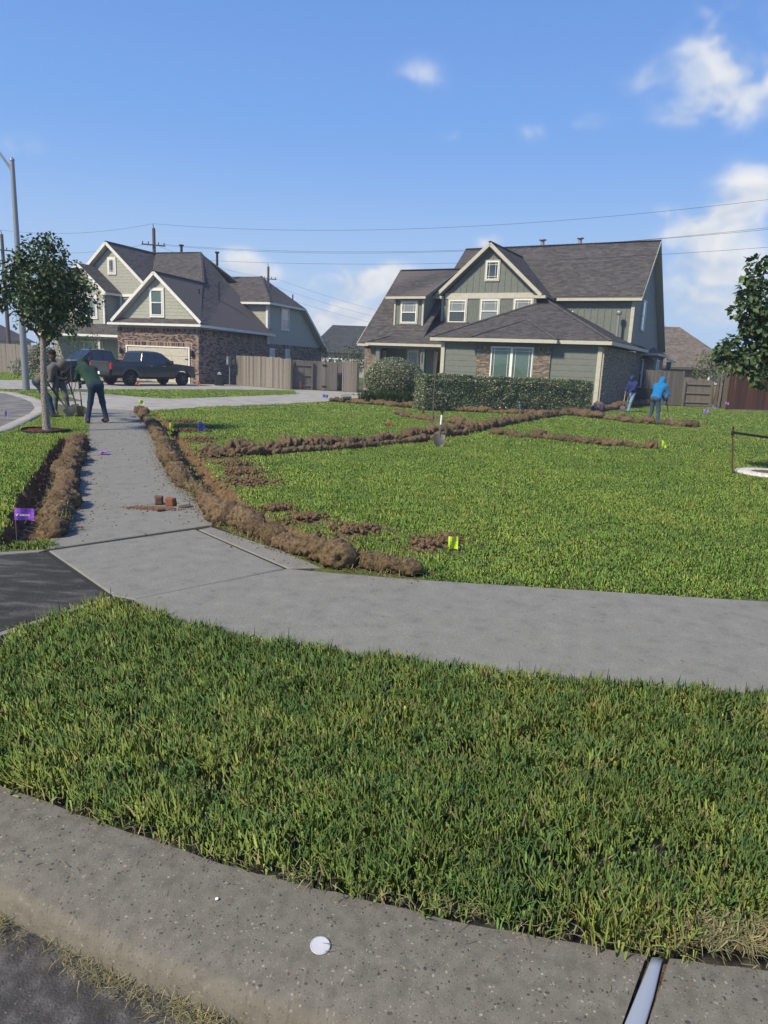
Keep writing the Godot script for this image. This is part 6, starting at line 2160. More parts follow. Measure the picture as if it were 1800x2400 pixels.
	# wheels
	for xa in [1.95, -1.74]:
		for s in [-1.0, 1.0]:
			var w := Geo.new()
			var prof := [[0.22, -0.13], [0.38, -0.135], [0.405, -0.10], [0.41, 0.0], [0.405, 0.10], [0.38, 0.135], [0.25, 0.13], [0.22, 0.06]]
			var rr := []
			for p in prof:
				var ring := PackedVector3Array()
				for j in 36:
					var th := TAU * j / 36.0
					ring.append(Vector3(cos(th) * float(p[0]), sin(th) * float(p[0]), float(p[1]) * s))
				rr.append(ring)
			w.loft(rr, true, false)
			var wh := obj("wheel", w, M.rubber, T)
			wh.position = Vector3(xa, 0.41, s * 0.86)
			var rm := Geo.new()
			for j in 6:
				var th := TAU * j / 6.0
				for e in [-0.12, 0.12]:
					var d0 := Vector3(cos(th), sin(th), 0) * 0.04
					var d1 := Vector3(cos(th + e), sin(th + e), 0) * 0.24
					rm.bar(d0 + Vector3(0, 0, s * 0.115), d1 + Vector3(0, 0, s * 0.125), 0.03, 0.03, Vector3(0, 0, 1))
			rm.tube([Vector3(0, 0, s * 0.06), Vector3(0, 0, s * 0.135)], [0.055, 0.045], 12)
			obj("rim", rm, M.rim, wh)
			var hub := Geo.new()
			hub.tube([Vector3(0, 0, -s * 0.10), Vector3(0, 0, s * 0.075)], [0.25, 0.25], 24)
			obj("hub", hub, M.black, wh)
	return T

func _boxg(c: Vector3, s: Vector3, b := 0.0) -> Geo:
	var g := Geo.new()
	g.bx(c.x, c.y, c.z, s.x, s.y, s.z, b)
	return g

# ---------------------------------------------------------------- people
# bones: [from, to, radius, radius, colour]; joined by a smooth minimum and meshed as surface nets
func flesh(bones: Array, cell: float, K := 55.0) -> Geo:
	var lo := Vector3.ONE * 1e9
	var hi := -lo
	for b in bones:
		var r := maxf(b[2], b[3]) + 0.09
		for q in 2:
			var p: Vector3 = b[q]
			lo = lo.min(p - Vector3.ONE * r)
			hi = hi.max(p + Vector3.ONE * r)
	var nx := int((hi.x - lo.x) / cell) + 2
	var ny := int((hi.y - lo.y) / cell) + 2
	var nz := int((hi.z - lo.z) / cell) + 2
	var sum := PackedFloat32Array()
	sum.resize(nx * ny * nz)
	for b in bones:
		var a: Vector3 = b[0]
		var d: Vector3 = b[1] - a
		var l2 := maxf(d.length_squared(), 1e-9)
		var r := maxf(b[2], b[3]) + 0.075
		var m0: Vector3 = (a.min(b[1]) - Vector3.ONE * r - lo) / cell
		var m1: Vector3 = (a.max(b[1]) + Vector3.ONE * r - lo) / cell
		for k in range(maxi(int(m0.z), 0), mini(int(m1.z) + 2, nz)):
			for j in range(maxi(int(m0.y), 0), mini(int(m1.y) + 2, ny)):
				var row := (k * ny + j) * nx
				for i in range(maxi(int(m0.x), 0), mini(int(m1.x) + 2, nx)):
					var p := lo + Vector3(i, j, k) * cell
					var t := clampf((p - a).dot(d) / l2, 0.0, 1.0)
					var e := p.distance_to(a + d * t) - lerpf(b[2], b[3], t)
					sum[row + i] += exp(-K * e)
	var vid := {}
	var vs := PackedVector3Array()
	var vn := PackedVector3Array()
	var quads := []
	var st := [1, nx, nx * ny]
	for k in nz - 1:
		for j in ny - 1:
			var row := (k * ny + j) * nx
			for i in nx - 1:
				var id := row + i
				var c := 0
				for q in 8:
					if sum[id + (q & 1) + ((q >> 1) & 1) * nx + (q >> 2) * nx * ny] > 1.0:
						c += 1
				if c == 0 or c == 8:
					continue
				var acc := Vector3.ZERO
				var n := 0
				for q in 8:
					for ax in 3:
						if q & (1 << ax):
							continue
						var q2 := q | (1 << ax)
						var s0 := sum[id + (q & 1) + ((q >> 1) & 1) * nx + (q >> 2) * nx * ny]
						var s1 := sum[id + (q2 & 1) + ((q2 >> 1) & 1) * nx + (q2 >> 2) * nx * ny]
						if (s0 > 1.0) == (s1 > 1.0):
							continue
						var f0 := log(maxf(s0, 1e-6))
						var f1 := log(maxf(s1, 1e-6))
						var t := clampf(f0 / (f0 - f1), 0.05, 0.95)
						var pp := Vector3(q & 1, (q >> 1) & 1, q >> 2)
						pp[ax] += t
						acc += pp
						n += 1
				vid[id] = vs.size()
				vs.append(lo + (Vector3(i, j, k) + acc / n) * cell)
				vn.append(Vector3.ZERO)
	for id in vid:
		var i: int = id % nx
		var j: int = (id / nx) % ny
		var k: int = id / (nx * ny)
		for ax in 3:
			var s0 := sum[id]
			var s1 := sum[id + st[ax]]
			if (s0 > 1.0) == (s1 > 1.0):
				continue
			var a1: int = st[(ax + 1) % 3]
			var a2: int = st[(ax + 2) % 3]
			if not (vid.has(id - a1) and vid.has(id - a2) and vid.has(id - a1 - a2)):
				continue
			var q := [vid[id], vid[id - a1], vid[id - a1 - a2], vid[id - a2]]
			var out := Vector3.ZERO
			out[ax] = 1.0 if s0 > 1.0 else -1.0
			var m := (vs[q[2]] - vs[q[0]]).cross(vs[q[3]] - vs[q[1]])
			if m.dot(out) < 0:
				m = -m
			for e in q:
				vn[e] += m
			quads.append(q)
	var cols := PackedColorArray()
	for v in vs:
		var best := 1e9
		var col := Color.WHITE
		for b in bones:
			var a: Vector3 = b[0]
			var d: Vector3 = b[1] - a
			var t := clampf((v - a).dot(d) / maxf(d.length_squared(), 1e-9), 0.0, 1.0)
			var e := v.distance_to(a + d * t) - lerpf(b[2], b[3], t)
			if e < best:
				best = e
				col = b[4]
		cols.append(col)
	var g := Geo.new()
	for q in quads:
		for tri in [[0, 1, 2], [0, 2, 3]]:
			var c0 := g.c.size()
			g.trin(vs[q[tri[0]]], vs[q[tri[1]]], vs[q[tri[2]]], vn[q[tri[0]]].normalized(), vn[q[tri[1]]].normalized(), vn[q[tri[2]]].normalized())
			for w in range(c0, g.c.size()):
				# colours follow the vertices as written
				var best := 0
				for z in 3:
					if g.v[w] == vs[q[tri[z]]]:
						best = z
				var k := 1.0 + 0.10 * fn.get_noise_3d(g.v[w].x * 500, g.v[w].y * 500, g.v[w].z * 500)
				g.c[w] = cols[q[tri[best]]] * k
	return g

func hand(g: Geo, wrist: Vector3, grip: Vector3, axis: Vector3, skin: Color, thumb: float) -> void:
	# a palm against the shaft and five fingers closed round it
	var out := (wrist - grip)
	out = (out - axis * out.dot(axis)).normalized()
	var side := axis.cross(out)
	var bones := [[wrist, grip + out * 0.045, 0.026, 0.032, skin]]
	for k in 4:
		var o := axis * (0.036 - 0.024 * k)
		bones.append([grip + out * 0.050, grip + out * 0.036 + o, 0.026, 0.014, skin])
	g.add(flesh(bones, 0.011, 110.0), Transform3D())
	g.col = skin
	for k in 4:
		var o := axis * (0.036 - 0.024 * k)
		var len: float = [0.9, 1.0, 0.95, 0.8][k]
		var a := grip + out * 0.036 + o + side * 0.012
		var b := grip + out * 0.012 + side * 0.034 * len + o
		var c := grip - out * 0.022 * len + side * 0.026 + o
		var d := grip - out * 0.030 * len + side * 0.002 + o
		g.tube([a, b, c, d], [0.0105, 0.010, 0.0095, 0.007], 7)
	var o2 := axis * (0.045 * thumb)
	g.tube([grip + out * 0.040 - side * 0.016 + o2 * 0.4, grip + out * 0.012 - side * 0.034 + o2, grip - out * 0.018 - side * 0.022 + o2 * 1.3], [0.013, 0.012, 0.008], 7)

func person(label: String, at: Vector3, J: Dictionary, C: Dictionary) -> Node3D:
	var o := thing("person", label, "person", at)
	var f: Vector3 = J.face
	var sd := f.cross(Vector3.UP).normalized() # the person's right
	var pel: Vector3 = J.pelvis
	var ch: Vector3 = J.chest
	var hd: Vector3 = J.head
	var up := (ch - pel).normalized()
	var fw := (f - up * f.dot(up)).normalized()
	var tx: Color = C.top
	var jn: Color = C.jeans
	var sk: Color = C.skin
	var bt: Color = C.boots
	var b := []
	# trunk: two columns and a belly, waist to shoulders
	var waist := pel + up * 0.10
	for s in [-1.0, 1.0]:
		b.append([waist + sd * 0.085 * s, ch - up * 0.10 + sd * 0.10 * s, 0.105, 0.118, tx])
		b.append([ch - up * 0.10 + sd * 0.10 * s, ch + up * 0.02 + sd * 0.13 * s, 0.115, 0.085, tx])
		b.append([ch + up * 0.03 + sd * 0.10 * s, ch + sd * 0.20 * s, 0.07, 0.066, tx])
	b.append([waist - fw * 0.0, ch - up * 0.05, 0.125, 0.125, tx])
	b.append([waist - up * 0.05 + sd * -0.09, waist - up * 0.05 + sd * 0.09, 0.115, 0.115, tx])
	# hips and legs
	b.append([pel + sd * 0.075 - up * 0.0, pel - sd * 0.075, 0.115, 0.115, jn])
	b.append([pel - fw * 0.05 + sd * 0.07 - up * 0.03, pel - fw * 0.05 - sd * 0.07 - up * 0.03, 0.085, 0.085, jn])
	for s in ["l", "r"]:
		var sg := -1.0 if s == "l" else 1.0
		var hip := pel + sd * 0.09 * sg - Vector3.UP * 0.03
		var an: Vector3 = J["ankle_" + s]
		var kn: Vector3 = J.get("knee_" + s, hip.lerp(an, 0.5) + f * 0.05)
		b.append([hip, kn, 0.098, 0.070, jn])
		b.append([kn, an + Vector3.UP * 0.03, 0.068, 0.058, jn])
		var tf: Vector3 = J.get("toe_" + s, f)
		b.append([an - tf * 0.04 - Vector3.UP * 0.03, an - Vector3.UP * 0.035 + tf * 0.06, 0.048, 0.05, bt])
		b.append([an - Vector3.UP * 0.04 + tf * 0.06, an - Vector3.UP * 0.045 + tf * 0.16, 0.046, 0.038, bt])
		# arms
		var sh := ch + sd * 0.205 * sg - up * 0.01
		var wr: Vector3 = J["wrist_" + s]
		var el: Vector3 = J.get("elbow_" + s, sh.lerp(wr, 0.5) - f * 0.06 + sd * 0.05 * sg)
		b.append([sh, el, 0.066, 0.054, tx])
		b.append([el, wr, 0.054, 0.040, tx])
	# neck and head
	var nk := ch + up * 0.07
	var hu: Vector3 = J.get("crown", (hd - nk).normalized())
	b.append([nk, hd - hu * 0.05, 0.058, 0.055, C.get("neck", sk)])
	if C.hood:
		b.append([hd + hu * 0.035 - f * 0.015, hd - hu * 0.05 - f * 0.03, 0.112, 0.105, tx])
		b.append([hd - hu * 0.06 - f * 0.05, nk - fw * 0.05, 0.085, 0.075, tx])
		b.append([hd + hu * 0.0 + f * 0.055, hd - hu * 0.07 + f * 0.05, 0.064, 0.052, sk])
	else:
		b.append([hd + hu * 0.04 - f * 0.01, hd + f * 0.01, 0.090, 0.086, sk])
		b.append([hd - hu * 0.02 + f * 0.025, hd - hu * 0.085 + f * 0.04, 0.070, 0.05, sk])
	var g := flesh(b, 0.021)
	# face
	var fr := f.cross(hu).normalized()
	var face := hd + f * 0.105 - hu * 0.03
	if not C.hood:
		face = hd + f * 0.088 - hu * 0.02
	g.col = sk
	g.tube([face + hu * 0.035, face - hu * 0.012 + f * 0.02, face - hu * 0.02], [0.008, 0.016, 0.010], 7)
	for s in [-1.0, 1.0]:
		g.col = Color(0.02, 0.015, 0.012)
		g.tube([face + hu * 0.03 + fr * 0.03 * s - f * 0.008, face + hu * 0.03 + fr * 0.03 * s + f * 0.004], [0.011, 0.006], 7)
		g.bar(face + hu * 0.05 + fr * 0.015 * s, face + hu * 0.05 + fr * 0.05 * s - f * 0.01, 0.008, 0.012, hu)
		if not C.hood:
			g.col = sk
			g.tube([hd + fr * 0.088 * s + hu * 0.01, hd + fr * 0.098 * s - hu * 0.02], [0.02, 0.014], 7)
	g.col = sk * 0.6
	g.bar(face - hu * 0.052 - fr * 0.022, face - hu * 0.052 + fr * 0.022, 0.010, 0.014, hu)
	# hands on the tool
	for s in ["l", "r"]:
		if J.has("grip_" + s):
			hand(g, J["wrist_" + s], J["grip_" + s], J.axis, C.get("gloves", sk), 1.0 if s == "l" else -1.0)
	obj("body", g, M.cloth, o)
	if C.has("hair"):
		var h := Geo.new()
		h = flesh([[hd + hu * 0.075 - f * 0.005, hd + hu * 0.01 - f * 0.045, 0.094, 0.09, C.hair], [hd + hu * 0.085 + f * 0.02, hd + hu * 0.08 - f * 0.03, 0.075, 0.085, C.hair]], 0.016)
		obj("hair", h, M.cloth, o)
	# belt and hood rim, where the photograph shows them
	return o

func shovel(label: String, tip: Vector3, top: Vector3, face: Vector3, kind: String, hm: Material) -> Node3D:
	var y := (top - tip).normalized()
	var z := (face - y * face.dot(y)).normalized()
	var x := y.cross(z)
	var o := thing("shovel", label, "shovel", tip)
	o.basis = Basis(x, y, z)
	var L := tip.distance_to(top)
	var bw := 0.13 if kind != "spade" else 0.11
	var bh := 0.36 if kind == "square" else 0.30
	var g := Geo.new()
	var rows := []
	for i in 9:
		var t := i / 8.0
		var w := bw
		if kind == "round":
			w = bw * sqrt(maxf(0.03, 1.0 - pow(maxf(0.0, (0.42 - t) / 0.42), 2.0))) if t < 0.42 else bw
		if t > 0.93:
			w *= 0.9
		var r := PackedVector3Array()
		for j in 7:
			var s := j / 3.0 - 1.0
			r.append(Vector3(s * w, t * bh, 0.035 * s * s + 0.02 * sin(t * PI)))
		rows.append(r)
	for i in 8:
		for j in 6:
			var nn := Vector3(0, 0, 1)
			g.quad(rows[i][j], rows[i][j + 1], rows[i + 1][j + 1], rows[i + 1][j], nn)
			var bk := Vector3(0, 0, -0.004)
			g.quad(rows[i][j] + bk, rows[i][j + 1] + bk, rows[i + 1][j + 1] + bk, rows[i + 1][j] + bk, -nn)
	obj("blade", g, M.blade, o)
	g = Geo.new()
	g.tube([Vector3(0, bh * 0.55, 0.012), Vector3(0, bh + 0.04, 0.0), Vector3(0, bh + 0.22, -0.015)], [0.012, 0.022, 0.022], 9)
	obj("socket", g, M.blade, o)
	g = Geo.new()
	g.tube([Vector3(0, bh + 0.10, -0.012), Vector3(0, bh + 0.3, -0.015), Vector3(0, L - 0.10, 0), Vector3(0, L, 0)], [0.019, 0.019, 0.018, 0.018], 10)
	obj("handle", g, hm, o)
	if kind == "banded":
		pass
	return o

func dgrip(o: Node3D, L: float, m: Material) -> void:
	var g := Geo.new()
	g.tube([Vector3(0, L - 0.14, 0), Vector3(-0.055, L - 0.04, 0), Vector3(-0.055, L, 0)], [0.016, 0.013, 0.013], 8)
	g.tube([Vector3(0, L - 0.14, 0), Vector3(0.055, L - 0.04, 0), Vector3(0.055, L, 0)], [0.016, 0.013, 0.013], 8)
	g.tube([Vector3(-0.065, L, 0), Vector3(0.065, L, 0)], [0.016, 0.016], 8)
	obj("grip", g, m, o)

func make_people() -> void:
	var skin := Color(0.22, 0.115, 0.07)
	var dark := Color(0.10, 0.052, 0.033)
	var boots := Color(0.075, 0.05, 0.035)
	# the three at the verge
	var tip := Vector3(-8.74, 0.02, -19.62)
	var top := Vector3(-9.30, 0.98, -19.32)
	var ax := (top - tip).normalized()
	var base := Vector3(-9.28, 0, -19.45)
	var k1 := tip + ax * 0.80 - base
	var k2 := tip + ax * 1.06 - base
	person("person in a grey hooded top and blue jeans bending over a shovel beside the tree", base, {
		face = Vector3(0.94, 0, -0.34).normalized(), pelvis = Vector3(-0.27, 0.95, 0.08), chest = Vector3(0.12, 1.34, -0.02), head = Vector3(0.36, 1.44, -0.08), crown = Vector3(0.45, 0.88, 0.0).normalized(),
		ankle_l = Vector3(-0.13, 0.095, -0.05), ankle_r = Vector3(0.14, 0.095, 0.16), knee_l = Vector3(-0.16, 0.52, -0.04), knee_r = Vector3(0.05, 0.53, 0.16),
		wrist_l = k1 + Vector3(-0.05, 0.07, -0.05), wrist_r = k2 + Vector3(-0.04, 0.07, 0.06), elbow_l = Vector3(0.10, 1.02, -0.22), elbow_r = Vector3(0.13, 1.02, 0.20), grip_l = k1, grip_r = k2, axis = ax},
		{top = Color(0.105, 0.10, 0.093), jeans = Color(0.022, 0.042, 0.085), skin = skin, boots = boots, hood = true, neck = Color(0.105, 0.10, 0.093)})
	shovel("long dark-handled shovel held by the person in grey", tip, top + ax * 0.15, Vector3(0.4, 0.3, 0.8), "round", M.dark_metal)
	tip = Vector3(-8.93, 0.04, -20.42)
	top = Vector3(-9.16, 1.24, -20.16)
	ax = (top - tip).normalized()
	base = Vector3(-9.42, 0, -20.35)
	k1 = top - base - ax * 0.02
	k2 = top - base - ax * 0.30
	person("dark-haired person in navy top half hidden behind the person in grey", base, {
		face = Vector3(0.62, 0, 0.78).normalized(), pelvis = Vector3(-0.06, 0.93, -0.10), chest = Vector3(-0.10, 1.38, 0.0), head = Vector3(-0.13, 1.66, 0.06), crown = Vector3(0.08, 0.98, 0.12).normalized(),
		ankle_l = Vector3(0.18, 0.095, -0.10), ankle_r = Vector3(-0.15, 0.095, 0.02), wrist_l = k1 + Vector3(-0.06, 0.06, 0.03), wrist_r = k2 + Vector3(-0.06, 0.06, 0.03), elbow_l = Vector3(0.14, 1.12, 0.02), elbow_r = Vector3(-0.20, 1.10, 0.20), grip_l = k1, grip_r = k2, axis = ax},
		{top = Color(0.022, 0.028, 0.05), jeans = Color(0.10, 0.105, 0.115), skin = dark, boots = Color(0.12, 0.075, 0.045), hood = false, hair = Color(0.012, 0.010, 0.009)})
	var s2 := shovel("dark round-point shovel held by the dark-haired person", tip, top, Vector3(-0.2, 0.2, 0.95), "round", M.dark_metal)
	dgrip(s2, tip.distance_to(top), M.black)
	tip = Vector3(-8.52, 0.02, -19.75)
	top = Vector3(-8.36, 1.12, -19.15)
	ax = (top - tip).normalized()
	base = Vector3(-7.56, 0, -18.28)
	k1 = top - base - ax * 0.06
	k2 = top - base - ax * 0.26
	person("person in a dark green hooded top leaning over a square shovel", base, {
		face = Vector3(-0.66, 0, -0.75).normalized(), pelvis = Vector3(0.03, 0.96, 0.0), chest = Vector3(-0.30, 1.37, -0.28), head = Vector3(-0.48, 1.52, -0.42), crown = Vector3(-0.35, 0.9, -0.25).normalized(),
		ankle_l = Vector3(-0.14, 0.11, 0.16), ankle_r = Vector3(0.22, 0.12, -0.12), knee_l = Vector3(-0.10, 0.54, 0.06), knee_r = Vector3(0.14, 0.55, -0.12), toe_l = Vector3(-0.5, 0, -0.86), toe_r = Vector3(-0.8, 0, -0.5),
		wrist_l = k1 + Vector3(0.06, 0.07, 0.07), wrist_r = k2 + Vector3(0.06, 0.07, 0.07), elbow_l = Vector3(-0.55, 1.12, -0.22), elbow_r = Vector3(-0.26, 1.08, -0.52), grip_l = k1, grip_r = k2, axis = ax},
		{top = Color(0.018, 0.050, 0.036), jeans = Color(0.018, 0.034, 0.062), skin = dark, boots = boots, hood = true, neck = Color(0.018, 0.050, 0.036), gloves = Color(0.05, 0.03, 0.022)})
	shovel("square-mouthed shovel with a pale wooden handle held by the person in green", tip, top, Vector3(0.1, 0.2, 0.97), "square", M.handle)
	# the two at the brick wall
	tip = Vector3(10.60, 0.0, -26.65)
	top = Vector3(10.36, 1.0, -26.75)
	ax = (top - tip).normalized()
	base = Vector3(9.98, 0, -26.75)
	k1 = top - base - ax * 0.03
	k2 = top - base - ax * 0.22
	person("person in a bright blue hooded top digging in the lawn", base, {
		face = Vector3(0.72, 0, -0.69).normalized(), pelvis = Vector3(0.0, 0.98, 0.0), chest = Vector3(0.14, 1.44, -0.08), head = Vector3(0.24, 1.65, -0.16), crown = Vector3(0.3, 0.92, -0.2).normalized(),
		ankle_l = Vector3(-0.12, 0.10, -0.10), ankle_r = Vector3(0.12, 0.10, 0.14), wrist_l = k2 + Vector3(-0.04, 0.07, -0.05), wrist_r = k1 + Vector3(-0.02, 0.08, 0.05), elbow_l = Vector3(0.30, 1.14, -0.30), elbow_r = Vector3(0.42, 1.16, 0.06), grip_l = k2, grip_r = k1, axis = ax},
		{top = Color(0.012, 0.165, 0.43), jeans = Color(0.045, 0.075, 0.115), skin = dark, boots = Color(0.04, 0.06, 0.09), hood = true, neck = Color(0.012, 0.165, 0.43), gloves = Color(0.05, 0.045, 0.04)})
	var s4 := shovel("dark-handled shovel held by the person in bright blue", tip, top, Vector3(-0.3, 0.3, 0.9), "round", M.dark_metal)
	dgrip(s4, tip.distance_to(top), M.black)
	tip = Vector3(11.34, 0.0, -34.55)
	top = Vector3(11.38, 1.0, -34.5)
	ax = (top - tip).normalized()
	base = Vector3(11.68, 0, -34.75)
	k1 = top - base - ax * 0.05
	k2 = top - base - ax * 0.2
	person("person in a navy hooded top and light blue jeans working by the brick wall", base, {
		face = Vector3(-0.78, 0, 0.62).normalized(), pelvis = Vector3(0.12, 0.95, -0.02), chest = Vector3(0.08, 1.40, 0.02), head = Vector3(0.01, 1.63, 0.07), crown = Vector3(-0.18, 0.97, 0.12).normalized(),
		ankle_l = Vector3(0.0, 0.10, 0.10), ankle_r = Vector3(0.03, 0.10, -0.12), wrist_l = k2 + Vector3(0.06, 0.07, 0.0), wrist_r = k1 + Vector3(0.05, 0.07, -0.05), elbow_l = Vector3(0.10, 1.12, 0.20), elbow_r = Vector3(-0.10, 1.14, -0.20), grip_l = k2, grip_r = k1, axis = ax},
		{top = Color(0.022, 0.035, 0.14), jeans = Color(0.20, 0.29, 0.40), skin = dark, boots = Color(0.16, 0.22, 0.30), hood = true, neck = Color(0.022, 0.035, 0.14), gloves = dark})
	shovel("shovel with a pale wooden handle held by the person in navy", tip, top, Vector3(-0.5, 0.1, 0.8), "round", M.handle)

# ---------------------------------------------------------------- small things
func flag(label: String, at: Vector3, h: float, w: float, fh: float, c: Color, turn: float, droop: float, tri := false) -> Node3D:
	var o := thing("marker_flag", label, "flag", at, turn, "marker flags")
	var g := Geo.new()
	g.tube([Vector3(0, -0.03, 0), Vector3(0.004, h * 0.6, 0), Vector3(0, h, 0)], [0.003, 0.003, 0.003], 5)
	obj("wire", g, M.steel, o)
	g = Geo.new()
	var rows := []
	for i in 7:
		var t := i / 6.0
		var hh := fh * (1.0 - 0.65 * t) if tri else fh
		var r := PackedVector3Array()
		for s in [0.0, 0.33, 0.67, 1.0]:
			r.append(Vector3(t * w * (1.0 - 0.2 * droop), h - s * hh - droop * w * t * t * 0.9 - (fh - hh) * 0.5, 0.018 * sin(t * 5.0 + s * 1.5)))
		rows.append(r)
	for i in 6:
		for j in 3:
			for z in [0.0006, -0.0006]:
				var k := Vector3(0, 0, z)
				g.quad(rows[i][j] + k, rows[i + 1][j] + k, rows[i + 1][j + 1] + k, rows[i][j + 1] + k, Vector3(0, 0, z))
	var m := mat(c.linear_to_srgb(), 0.6)
	m.backlight_enabled = true
	m.backlight = Color(0.6, 0.6, 0.6)
	obj("sheet", g, m, o)
	return o

func make_small_things() -> void:
	var lime := Color(0.58, 0.80, 0.03)
	var purple := Color(0.26, 0.085, 0.58)
	var violet := Color(0.36, 0.21, 0.60)
	var blue := Color(0.008, 0.032, 0.33)
	var orange := Color(0.75, 0.12, 0.03)
	var red := Color(0.42, 0.06, 0.03)
	flag("lime yellow marker flag beside the loose soil at the sidewalk corner", Vector3(0.66, 0, -6.90), 0.17, 0.105, 0.13, lime, 0.1, 0.05, false)
	flag("lime yellow marker flag at the far end of the lawn trench by the driveway", Vector3(-8.05, 0.08, -22.9), 0.28, 0.16, 0.12, lime, 0.3, 0.3)
	flag("lime yellow marker flag standing in the lawn trench beside the blue flag", Vector3(-5.10, 0.0, -16.5), 0.28, 0.10, 0.17, lime, 0.2, 1.0, true)
	flag("dark blue marker flag at the edge of the lawn trench", Vector3(-4.50, 0, -16.75), 0.30, 0.17, 0.15, blue, 0.0, 0.5)
	flag("lime yellow marker flag at the end of the short spoil row on the lawn", Vector3(6.95, 0, -17.85), 0.24, 0.14, 0.19, lime, 0.0, 0.6, true)
	var pf := flag("purple marker flag with white lettering standing in the verge trench", Vector3(-3.74, -0.10, -6.95), 0.36, 0.185, 0.125, purple, 0.12, 0.06)
	var tm := TextMesh.new()
	tm.text = "SiteOne"
	tm.font_size = 16
	tm.pixel_size = 0.0017
	tm.depth = 0.001
	var tx := mobj("lettering", tm, M.white, pf)
	tx.position = Vector3(0.105, 0.293, 0.022)
	var mk := Geo.new()
	mk.box(Transform3D(Basis(Vector3.BACK, 0.6), Vector3(0.033, 0.298, 0.019)), Vector3(0.026, 0.005, 0.002))
	mk.box(Transform3D(Basis(Vector3.BACK, 0.6), Vector3(0.028, 0.286, 0.019)), Vector3(0.026, 0.005, 0.002))
	mk.box(Transform3D(Basis(Vector3.BACK, 2.1), Vector3(0.020, 0.294, 0.018)), Vector3(0.022, 0.004, 0.002))
	obj("emblem", mk, M.white, pf)
	flag("purple marker flag in the verge grass beside the person in green", Vector3(-8.05, 0, -18.75), 0.20, 0.10, 0.16, violet, 0.0, 1.2)
	flag("purple marker flag standing at the edge of the turning circle", Vector3(-9.45, 0, -17.4), 0.34, 0.08, 0.15, violet, 0.0, 1.2)
	flag("purple marker flag on the lawn in front of the open dark gate leaf", Vector3(12.2, 0, -27.6), 0.62, 0.16, 0.18, violet, 0.0, -0.6)
	flag("rust red marker flag on the lawn beyond the row dug by the person in blue", Vector3(11.92, 0, -26.86), 0.24, 0.07, 0.17, red, 0.0, 0.6)
	flag("purple marker flag at the foot of the open dark gate leaf", Vector3(18.6, 0, -41.0), 0.22, 0.22, 0.14, violet, 0.0, 0.2)
	flag("purple marker flag where the dark fence return meets the red-brown fence", Vector3(19.3, 0, -41.0), 0.50, 0.22, 0.14, violet, 0.0, 0.2)
	flag("purple marker flag in the soil heap at the house corner", Vector3(9.75, 0.1, -33.0), 0.35, 0.2, 0.2, violet, 0.0, 0.8)
	flag("pale blue marker flag beside the end of the hedge", Vector3(9.45, 0.1, -32.7), 0.35, 0.14, 0.2, Color(0.10, 0.32, 0.68), 0.0, 0.8)
	flag("orange marker flag in front of the rear wheel of the grey pickup", Vector3(-13.7, 0, -38.6), 0.28, 0.17, 0.15, orange, 0.2, 0.1)
	flag("orange marker flag by the garage brick corner", Vector3(-11.2, 0, -41.6), 0.28, 0.15, 0.16, orange, 0.2, 0.1)
	flag("thin orange marker flag in front of the driveway gate", Vector3(-5.5, 0, -44.0), 0.50, 0.05, 0.34, orange, 0.2, 0.2)
	flag("sky blue marker flag on the driveway edge near the soil row", Vector3(-3.25, 0, -34.9), 0.24, 0.18, 0.15, Color(0.05, 0.25, 0.75), 0.2, 0.3)
	flag("red marker flag beside the sky blue flag on the driveway edge", Vector3(-3.08, 0, -34.95), 0.22, 0.10, 0.15, red, 0.2, 0.3)
	flag("rust red marker flag on the lawn behind the standing shovel", Vector3(1.28, 0, -26.8), 0.24, 0.07, 0.2, red, 0.2, 0.5)
	flag("pale blue marker flag under the round bush", Vector3(1.30, 0, -32.4), 0.3, 0.12, 0.2, Color(0.12, 0.36, 0.70), 0.2, 0.5)
	flag("red marker flag against the hedge", Vector3(4.58, 0, -29.2), 0.32, 0.09, 0.14, red, 0.2, 0.4)
	flag("blue marker flag against the hedge", Vector3(5.36, 0, -29.2), 0.42, 0.07, 0.22, Color(0.10, 0.30, 0.62), 0.2, 0.4)
	# crumpled flags lying on the walk
	var crump := func(label: String, at: Vector3, s: float, c: Color):
		var g := Geo.new()
		var pts := []
		for i in 6:
			var row := PackedVector3Array()
			for j in 6:
				row.append(Vector3((i - 2.5) * s * 0.22 + jit(s * 0.05), 0.012 + absf(jit(s * 0.28)), (j - 2.5) * s * 0.16 + jit(s * 0.05)))
			pts.append(row)
		for i in 5:
			for j in 5:
				g.quad(pts[i][j], pts[i + 1][j], pts[i + 1][j + 1], pts[i][j + 1], Vector3.UP)
		var m := mat(c.linear_to_srgb(), 0.5)
		var o := obj("marker_flag", g, m)
		o.position = at
		tag(o, label, "flag", "marker flags")
	crump.call("crumpled purple marker flag lying in the middle of the sidewalk", Vector3(-5.12, 0.016, -12.65), 0.16, purple)
	crump.call("flattened dark blue marker flag lying on the sidewalk edge near the driveway", Vector3(-7.35, 0.016, -20.3), 0.16, Color(0.05, 0.05, 0.30))
	crump.call("dark red cloth dropped on the middle of the lawn", Vector3(0.02, 0.02, -21.0), 0.28, Color(0.16, 0.012, 0.015))
	# broken bricks on the walk
	var bm := tmat(ntex(60, 0.05, [Color(0.09, 0.04, 0.025), Color(0.22, 0.085, 0.05), Color(0.30, 0.15, 0.09)], 5, 256, [[60, 1.0, 5.0, Color(0.30, 0.27, 0.22), 0.6]], 0.4), 4.0, 0.95, nrm(8, 0.08, 5, 3.0, 256), 0.8, false)
	var bd := tmat(ntex(61, 0.05, [Color(0.045, 0.032, 0.022), Color(0.13, 0.075, 0.045), Color(0.2, 0.13, 0.085)], 5, 256, [], 0.4), 4.0, 0.95, null, 1.0, false)
